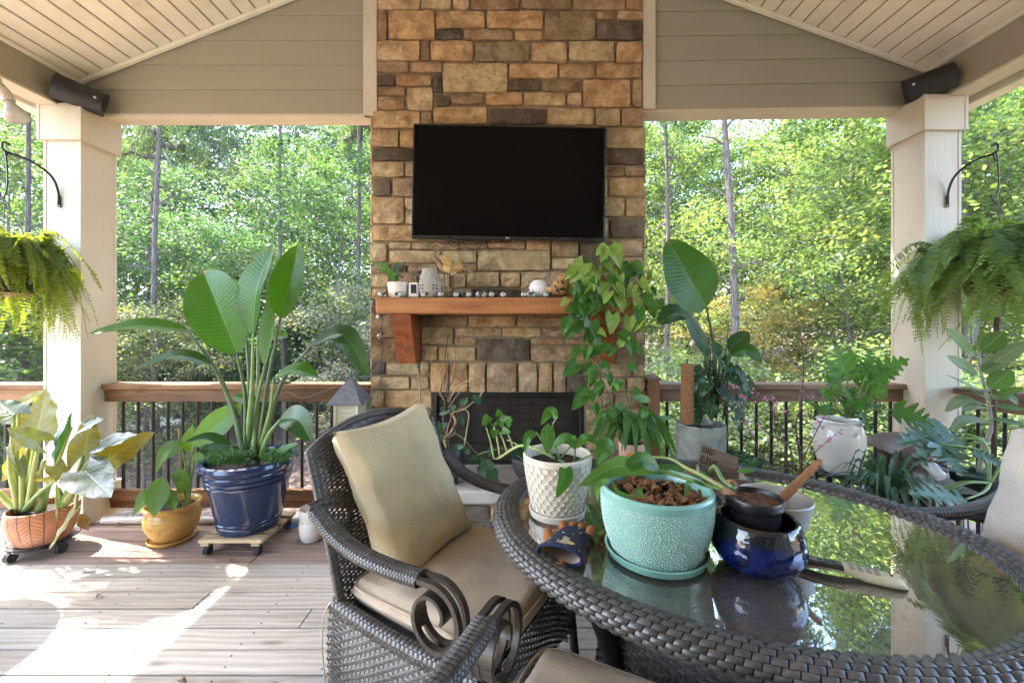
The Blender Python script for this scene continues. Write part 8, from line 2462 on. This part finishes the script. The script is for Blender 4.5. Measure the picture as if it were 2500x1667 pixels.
# ================================================================ speakers, floodlight
def speaker_mat():
    t = NT('perforated_grille')
    vec = t.coord('Object')
    d = t.voro(vec, 260.0)
    t.P(Base_Color=t.mix(t.rng(d, 0.2, 0.6, 0, 1), (0.003, 0.003, 0.003), (0.014, 0.014, 0.014)), Roughness=0.6, Metallic=0.0)
    t.bump(d, 0.5, 0.002)
    return t.m
M_GRILL = speaker_mat()
M_SPKB = plain('matt_black_cabinet', (0.004, 0.004, 0.004), 0.5, var=0.1)
def speaker(label, c, axis, rz, roll):
    t = thing('outdoor_speaker', label, 'speaker', c, rz)
    t.rotation_euler = (0, roll, rz)
    L = 0.112
    def P(u, v):
        x = (u * 2 - 1) * L
        a = -PI * 0.62 + PI * 1.24 * v
        return V(x, -0.085 * math.cos(a) + 0.02, 0.078 * math.sin(a))
    MB().grid(P, 20, 20).build('grille', M_GRILL, t, True)
    MB().cbox((-L + 0.004, 0.0, -0.07), (L - 0.004, 0.075, 0.07), 0.012).build('cabinet', M_SPKB, t)
    for s in (-1, 1):
        pts = [V(s * L, P(0, v).y * 1.03, P(0, v).z * 1.03) for v in lin(0, 1, 16)]
        vs = pts + [p + V(s * 0.012, 0, 0) for p in pts]
        n = len(pts)
        MB().add(vs, [tuple(range(n)), tuple(range(n, 2 * n))[::-1]] + [(i, i + 1, i + 1 + n, i + n) for i in range(n - 1)]).build('end_cap', M_SPKB, t, True, sharp=40)
    MB().cbox((-0.02, 0.06, -0.02), (0.02, 0.12, 0.02), 0.004).build('bracket', M_BLACK, t)
    b = MB().lathe([(0.0, 0.0), (0.008, 0.0), (0.008, 0.0015), (0.0, 0.002)], 14, M=Matrix.Translation(V(L * 0.74 * (1 if c[0] < 0 else -1), -0.0655, 0.0)) @ Matrix.Rotation(R(90), 4, 'X')).build('badge', M_LOGO, t)
    return t
speaker('black curved speaker tucked under the eave above the cream column', px(196, 232, 2.80), 1, R(36), R(14))
speaker('black curved speaker under the eave above the pale column', px(2268, 202, 2.80), 1, R(-38), R(-9))
fl = thing('floodlight', 'white floodlight bulb in a socket under the eave beside the cream column', 'light', px(5, 205, 2.45))
base = fl.location
def rel(x, y, Y): return px(x, y, Y) - base
M_BULBW = plain('frosted_bulb_glass', (0.42, 0.41, 0.39), 0.2, var=0.08)
a, b, c, d = rel(-2, 212, 2.45), rel(10, 226, 2.45), rel(22, 248, 2.45), rel(60, 290, 2.45)
MB().tube([rel(-20, 175, 2.46), rel(-6, 195, 2.45), a], 0.018, 12).build('swivel', M_CREAMY, fl, True)
MB().tube([a, b, c], [0.028, 0.030, 0.030], 16).build('socket', M_CREAMY, fl, True, sharp=45)
dd = (rel(42, 285, 2.45) - c).normalized()
MB().tube([c, c + dd * 0.015, c + dd * 0.04, c + dd * 0.07, c + dd * 0.10, c + dd * 0.112, c + dd * 0.118], [0.018, 0.020, 0.030, 0.045, 0.056, 0.056, 0.03], 22).build('bulb', M_BULBW, fl, True)
MB().tube([rel(-20, 175, 2.46), rel(-26, 140, 2.46) + V(0, 0, 0.06)], 0.03, 12).build('mount', M_CREAMY, fl, True)

# ================================================================ birdhouse, lanterns
bh = thing('birdhouse', 'cream slatted birdhouse with grey hip roof beside the chimney', 'birdhouse', (-1.075, 2.74, 0))
M_GSH = plain('grey_shingle', (0.13, 0.13, 0.145), 0.8, var=0.25, nscale=30, bump=0.5, bscale=60)
M_BHC = plain('pale_green_cream_paint', (0.46, 0.43, 0.29), 0.7, var=0.12, nscale=16)
zb0, zb1 = 0.62, 0.865
MB().tube([V(0, 0, 0.0), V(0, 0, zb0)], 0.015, 8).build('pole', M_BLACK, bh, True)
MB().box((-0.066, -0.066, zb0), (0.066, 0.066, zb1)).build('inner_box', M_BHC, bh)
for s in range(4):
    Mx = Matrix.Rotation(s * PI / 2, 4, 'Z')
    for k in range(9):
        z_ = zb0 + 0.004 + k * 0.0265
        MB().prism([(-0.078, z_), (-0.067, z_), (-0.067, z_ + 0.024), (-0.072, z_ + 0.024)], 0.112, 'X', -0.056, Mx).build('wall_slat', M_BHC, bh)
    MB().cbox((-0.08, -0.08, zb0), (-0.058, -0.058, zb1), 0.002, Mx).build('corner_post', M_BHC, bh)
ov = 0.112; zr = zb1
apex = V(0, 0, zr + 0.175)
cs = [V(-ov, -ov, zr), V(ov, -ov, zr), V(ov, ov, zr), V(-ov, ov, zr)]
for s in range(4):
    a, b = cs[s], cs[(s + 1) % 4]
    for k in range(6):
        f0, f1 = k / 6, (k + 1) / 6 + 0.02
        f1 = min(0.985, f1)
        up_ = V(0, 0, 0.004)
        MB().add([a.lerp(apex, f0) + up_, b.lerp(apex, f0) + up_, b.lerp(apex, f1), a.lerp(apex, f1), a.lerp(apex, f0) - up_ * 0.8, b.lerp(apex, f0) - up_ * 0.8],
                 [(0, 1, 2, 3), (4, 5, 1, 0), (4, 3, 2, 5)]).build('shingle_course', M_GSH, bh)
MB().add(cs, [(3, 2, 1, 0)]).build('eave_underside', M_GSH, bh)
MB().lathe([(0.014, 0.0), (0.012, 0.015), (0.005, 0.03), (0.0, 0.034)], 10, (0, 0, zr + 0.17)).build('finial', M_GSH, bh, True)
sp_ = MB().cbox((-0.12, -0.03, 0.0), (0.12, 0.03, 0.012), 0.003).build('solar_panel', M_TVB, None, loc=px(666, 932, 3.0) * 1.0)
sp_.location.z = 0.955
tag(sp_, 'slim dark solar panel lying on the stained rail', 'solar panel')
cable('thin grey wire drooping along the stained rail to the birdhouse', [V(-1.72, 2.97, 0.958), px(720, 965, 2.93), px(745, 970, 2.93), px(790, 955, 2.93), px(830, 938, 2.90)], 0.0018, M_TWIGG, 'wire', 'wire')
M_BRNZ = plain('bronze_sheet_metal', (0.115, 0.078, 0.068), 0.42, 0.25, var=0.15, nscale=10)
LA = V(2.50, 2.60, 0.0)
la = thing('arched_lantern', 'bronze metal lantern with curved roof and arched opening', 'lantern', LA, R(-10))
w_, d_, h_ = 0.125, 0.10, 0.56
MB().cbox((-w_, -d_, 0.0), (w_, d_, 0.02), 0.003).build('base', M_BRNZ, la)
def arch_panel(y):
    n = 14
    pts = [(-w_, 0.02), (-0.075, 0.02), (-0.075, 0.34)] + [(-0.075 * math.cos(a), 0.36 + 0.10 * math.sin(a)) for a in lin(0, PI, n)] + [(0.075, 0.34), (0.075, 0.02), (w_, 0.02), (w_, h_), (-w_, h_)]
    outer = [(-w_, 0.02), (-w_, h_), (w_, h_), (w_, 0.02)]
    inner = [(-0.075, 0.02)] + [(-0.075 * math.cos(a), 0.36 + 0.10 * math.sin(a)) for a in lin(0, PI, n)] + [(0.075, 0.02)]
    vs = []; fs = []
    m = len(inner)
    for k, (x, z_) in enumerate(inner):
        t = k / (m - 1)
        if t < 0.25: o_ = (-w_, 0.02 + (h_ - 0.02) * t / 0.25)
        elif t < 0.75: o_ = (-w_ + 2 * w_ * (t - 0.25) / 0.5, h_)
        else: o_ = (w_, h_ - (h_ - 0.02) * (t - 0.75) / 0.25)
        vs += [V(x, y, z_), V(o_[0], y, o_[1]), V(x, y + 0.003, z_), V(o_[0], y + 0.003, o_[1])]
    for k in range(m - 1):
        a = 4 * k; b = a + 4
        fs += [(a, a + 1, b + 1, b), (a + 2, b + 2, b + 3, a + 3), (a, b, b + 2, a + 2), (a + 1, a + 3, b + 3, b + 1)]
    return MB().add(vs, fs)
for y in (-d_, d_ - 0.003): arch_panel(y).build('arched_panel', M_BRNZ, la)
for x in (-w_, w_ - 0.003): MB().box((x, -d_ + 0.0035, 0.021), (x + 0.003, -d_ + 0.05, h_ - 0.001)).build('side_strip', M_BRNZ, la); MB().box((x, d_ - 0.05, 0.021), (x + 0.003, d_ - 0.0035, h_ - 0.001)).build('side_strip', M_BRNZ, la)
def roofP(u, v):
    x = (u * 2 - 1) * 0.185
    return V(x, (v * 2 - 1) * 0.15, h_ + 0.105 * math.sqrt(max(0, 1 - ((u * 2 - 1) * 0.95) ** 2)) + 0.002)
MB().grid(roofP, 18, 2).build('curved_roof', M_BRNZ, la, True)
n = 18
for y in (-0.15, 0.15):
    top_ = [roofP(i / n, 0.0 if y < 0 else 1.0) for i in range(n + 1)]
    MB().add(top_ + [V(p.x, y, h_ + 0.028) for p in top_], [(i, i + n + 1, i + n + 2, i + 1) for i in range(n)]).build('roof_end', M_BRNZ, la)
MB().tube([V(0, 0, h_ + 0.10), V(0, 0, h_ + 0.15)], 0.012, 8).build('chimney_knob', M_BLACK, la, True)
LB = V(2.385, 2.36, 0.0)
lb = thing('hip_roof_lantern', 'smaller bronze lantern with flared hip roof and white bottle hung on it', 'lantern', LB, R(-6))
MB().cbox((-0.09, -0.09, 0.0), (0.09, 0.09, 0.02), 0.003).build('base', M_BRNZ, lb)
for sx in (-1, 1):
    for sy in (-1, 1): MB().cbox((sx * 0.078 - 0.008, sy * 0.078 - 0.008, 0.02), (sx * 0.078 + 0.008, sy * 0.078 + 0.008, 0.47), 0.002).build('post', M_BRNZ, lb)
def hip(c0, z0, c1, z1, name):
    vs = []
    for k in range(5):
        t = k / 4; c_h = c0 + (c1 - c0) * (1 - (1 - t) ** 1.7); z_ = z0 + (z1 - z0) * t
        vs += [V(-c_h, -c_h, z_), V(c_h, -c_h, z_), V(c_h, c_h, z_), V(-c_h, c_h, z_)]
    fs = [(4 * k + i, 4 * k + (i + 1) % 4, 4 * k + 4 + (i + 1) % 4, 4 * k + 4 + i) for k in range(4) for i in range(4)] + [(3, 2, 1, 0), (16, 17, 18, 19)]
    MB().add(vs, fs).build(name, M_BRNZ, lb)
hip(0.145, 0.47, 0.035, 0.545, 'lower_roof')
MB().tube([V(0, 0, 0.545), V(0, 0, 0.565)], 0.03, 8).build('roof_neck', M_BLACK, lb)
hip(0.062, 0.565, 0.008, 0.60, 'upper_roof')
MB().lathe([(0.006, 0.0), (0.012, 0.012), (0.006, 0.024), (0.0, 0.026)], 10, (0, 0, 0.598)).build('finial', M_BRNZ, lb, True)
wb = thing('white_bottle', 'white cylindrical bottle slung at an angle on the small bronze lantern', 'bottle', ZC(945, 1235, 2.16))
p0, p1 = ZC(900, 1185, 2.18) - wb.location, ZC(995, 1285, 2.12) - wb.location
MB().tube([p0, p0.lerp(p1, 0.08), p0.lerp(p1, 0.1), p0.lerp(p1, 0.94), p1], [0.022, 0.026, 0.0275, 0.0275, 0.025], 20).build('body', M_WPL, wb, True, sharp=45)
MB().tube([p1, p1 + (p1 - p0).normalized() * 0.004], 0.02, 16).build('cap', M_WPL, wb, True, sharp=40)
MB().tube(bez([p0, p0 + V(-0.03, 0.04, 0.03), V(LB.x, LB.y, 0.585) - wb.location], 10), 0.002, 5).build('cord', M_BLACK, wb, True)

# ================================================================ bits and pieces
rt = thing('shadow_caster_table', 'unseen round wooden table added to cast the round shadow on the deck', 'table', (-2.92, 1.76, 0))  # off-frame stand-in, added only to cast the round deck shadow
MB().lathe([(0.0, 0.0), (0.44, 0.0), (0.45, 0.012), (0.44, 0.028), (0.0, 0.03)], 48, (0, 0, 0.66)).build('table_top', M_RAILG, rt)
MB().tube([V(0, 0, 0.0), V(0, 0, 0.66)], 0.03, 12).build('pedestal', M_BLACK, rt, True)
MB().lathe([(0.0, 0.0), (0.2, 0.0), (0.19, 0.02), (0.0, 0.03)], 28).build('foot', M_BLACK, rt, True)
g = random.Random(61)
for k, (x, y) in enumerate(((735, 1323), (297, 1281), (250, 1450), (566, 1373), (1385, 1570), (1410, 1590), (455, 1667 - 2))):
    p = onz(x, y, 0.004)
    cur = [V(0, 0, 0), V(0.02, 0.004, 0.010), V(0.042, 0.0, 0.004)]
    o = leaf_mb(bez(cur, 8), 0.022, (0, 0, 1), P_lance, 0.4, 0.1, nw=2).build('fallen_leaf', M_BROWNL, None, True, loc=p)
    o.rotation_euler = (0, 0, g.uniform(0, 6))
    tag(o, 'small dry brown leaf lying on the deck planks', 'leaf', 'dry leaves on the deck')
bt = MB().grid(lambda u, v: V((u - 0.5) * 0.16, (v - 0.5) * 0.07, 0.008 + 0.010 * abs(noise.noise((u * 6, v * 5, 1)))), 14, 8).build('blue_rag', plain('blue_plastic_film', (0.02, 0.16, 0.42), 0.35), None, True, loc=(onz(712, 1252, 0.0).x, 2.93, 0.0))
bt.location = V(-1.56, 2.815, 0.0)
tag(bt, 'crumpled bright blue plastic scrap beside the white pots', 'scrap')
# ================================================================ haze volume added to lift and soften the woods
hz = NT('added_haze')
hz.t.nodes.remove(hz.b)
hv = hz.t.nodes.new('ShaderNodeVolumePrincipled')
hv.inputs['Color'].default_value = (0.86, 0.92, 0.95, 1)
hv.inputs['Density'].default_value = 0.0007
hv.inputs['Anisotropy'].default_value = 0.2
hz.t.links.new(hv.outputs[0], hz.out.inputs['Volume'])
hm = MB().box((-75, -30, -4.5), (75, 66, 27)).build('haze', hz.m)
tag(hm, 'thin pale haze added to soften the woods', 'haze', kind='stuff')
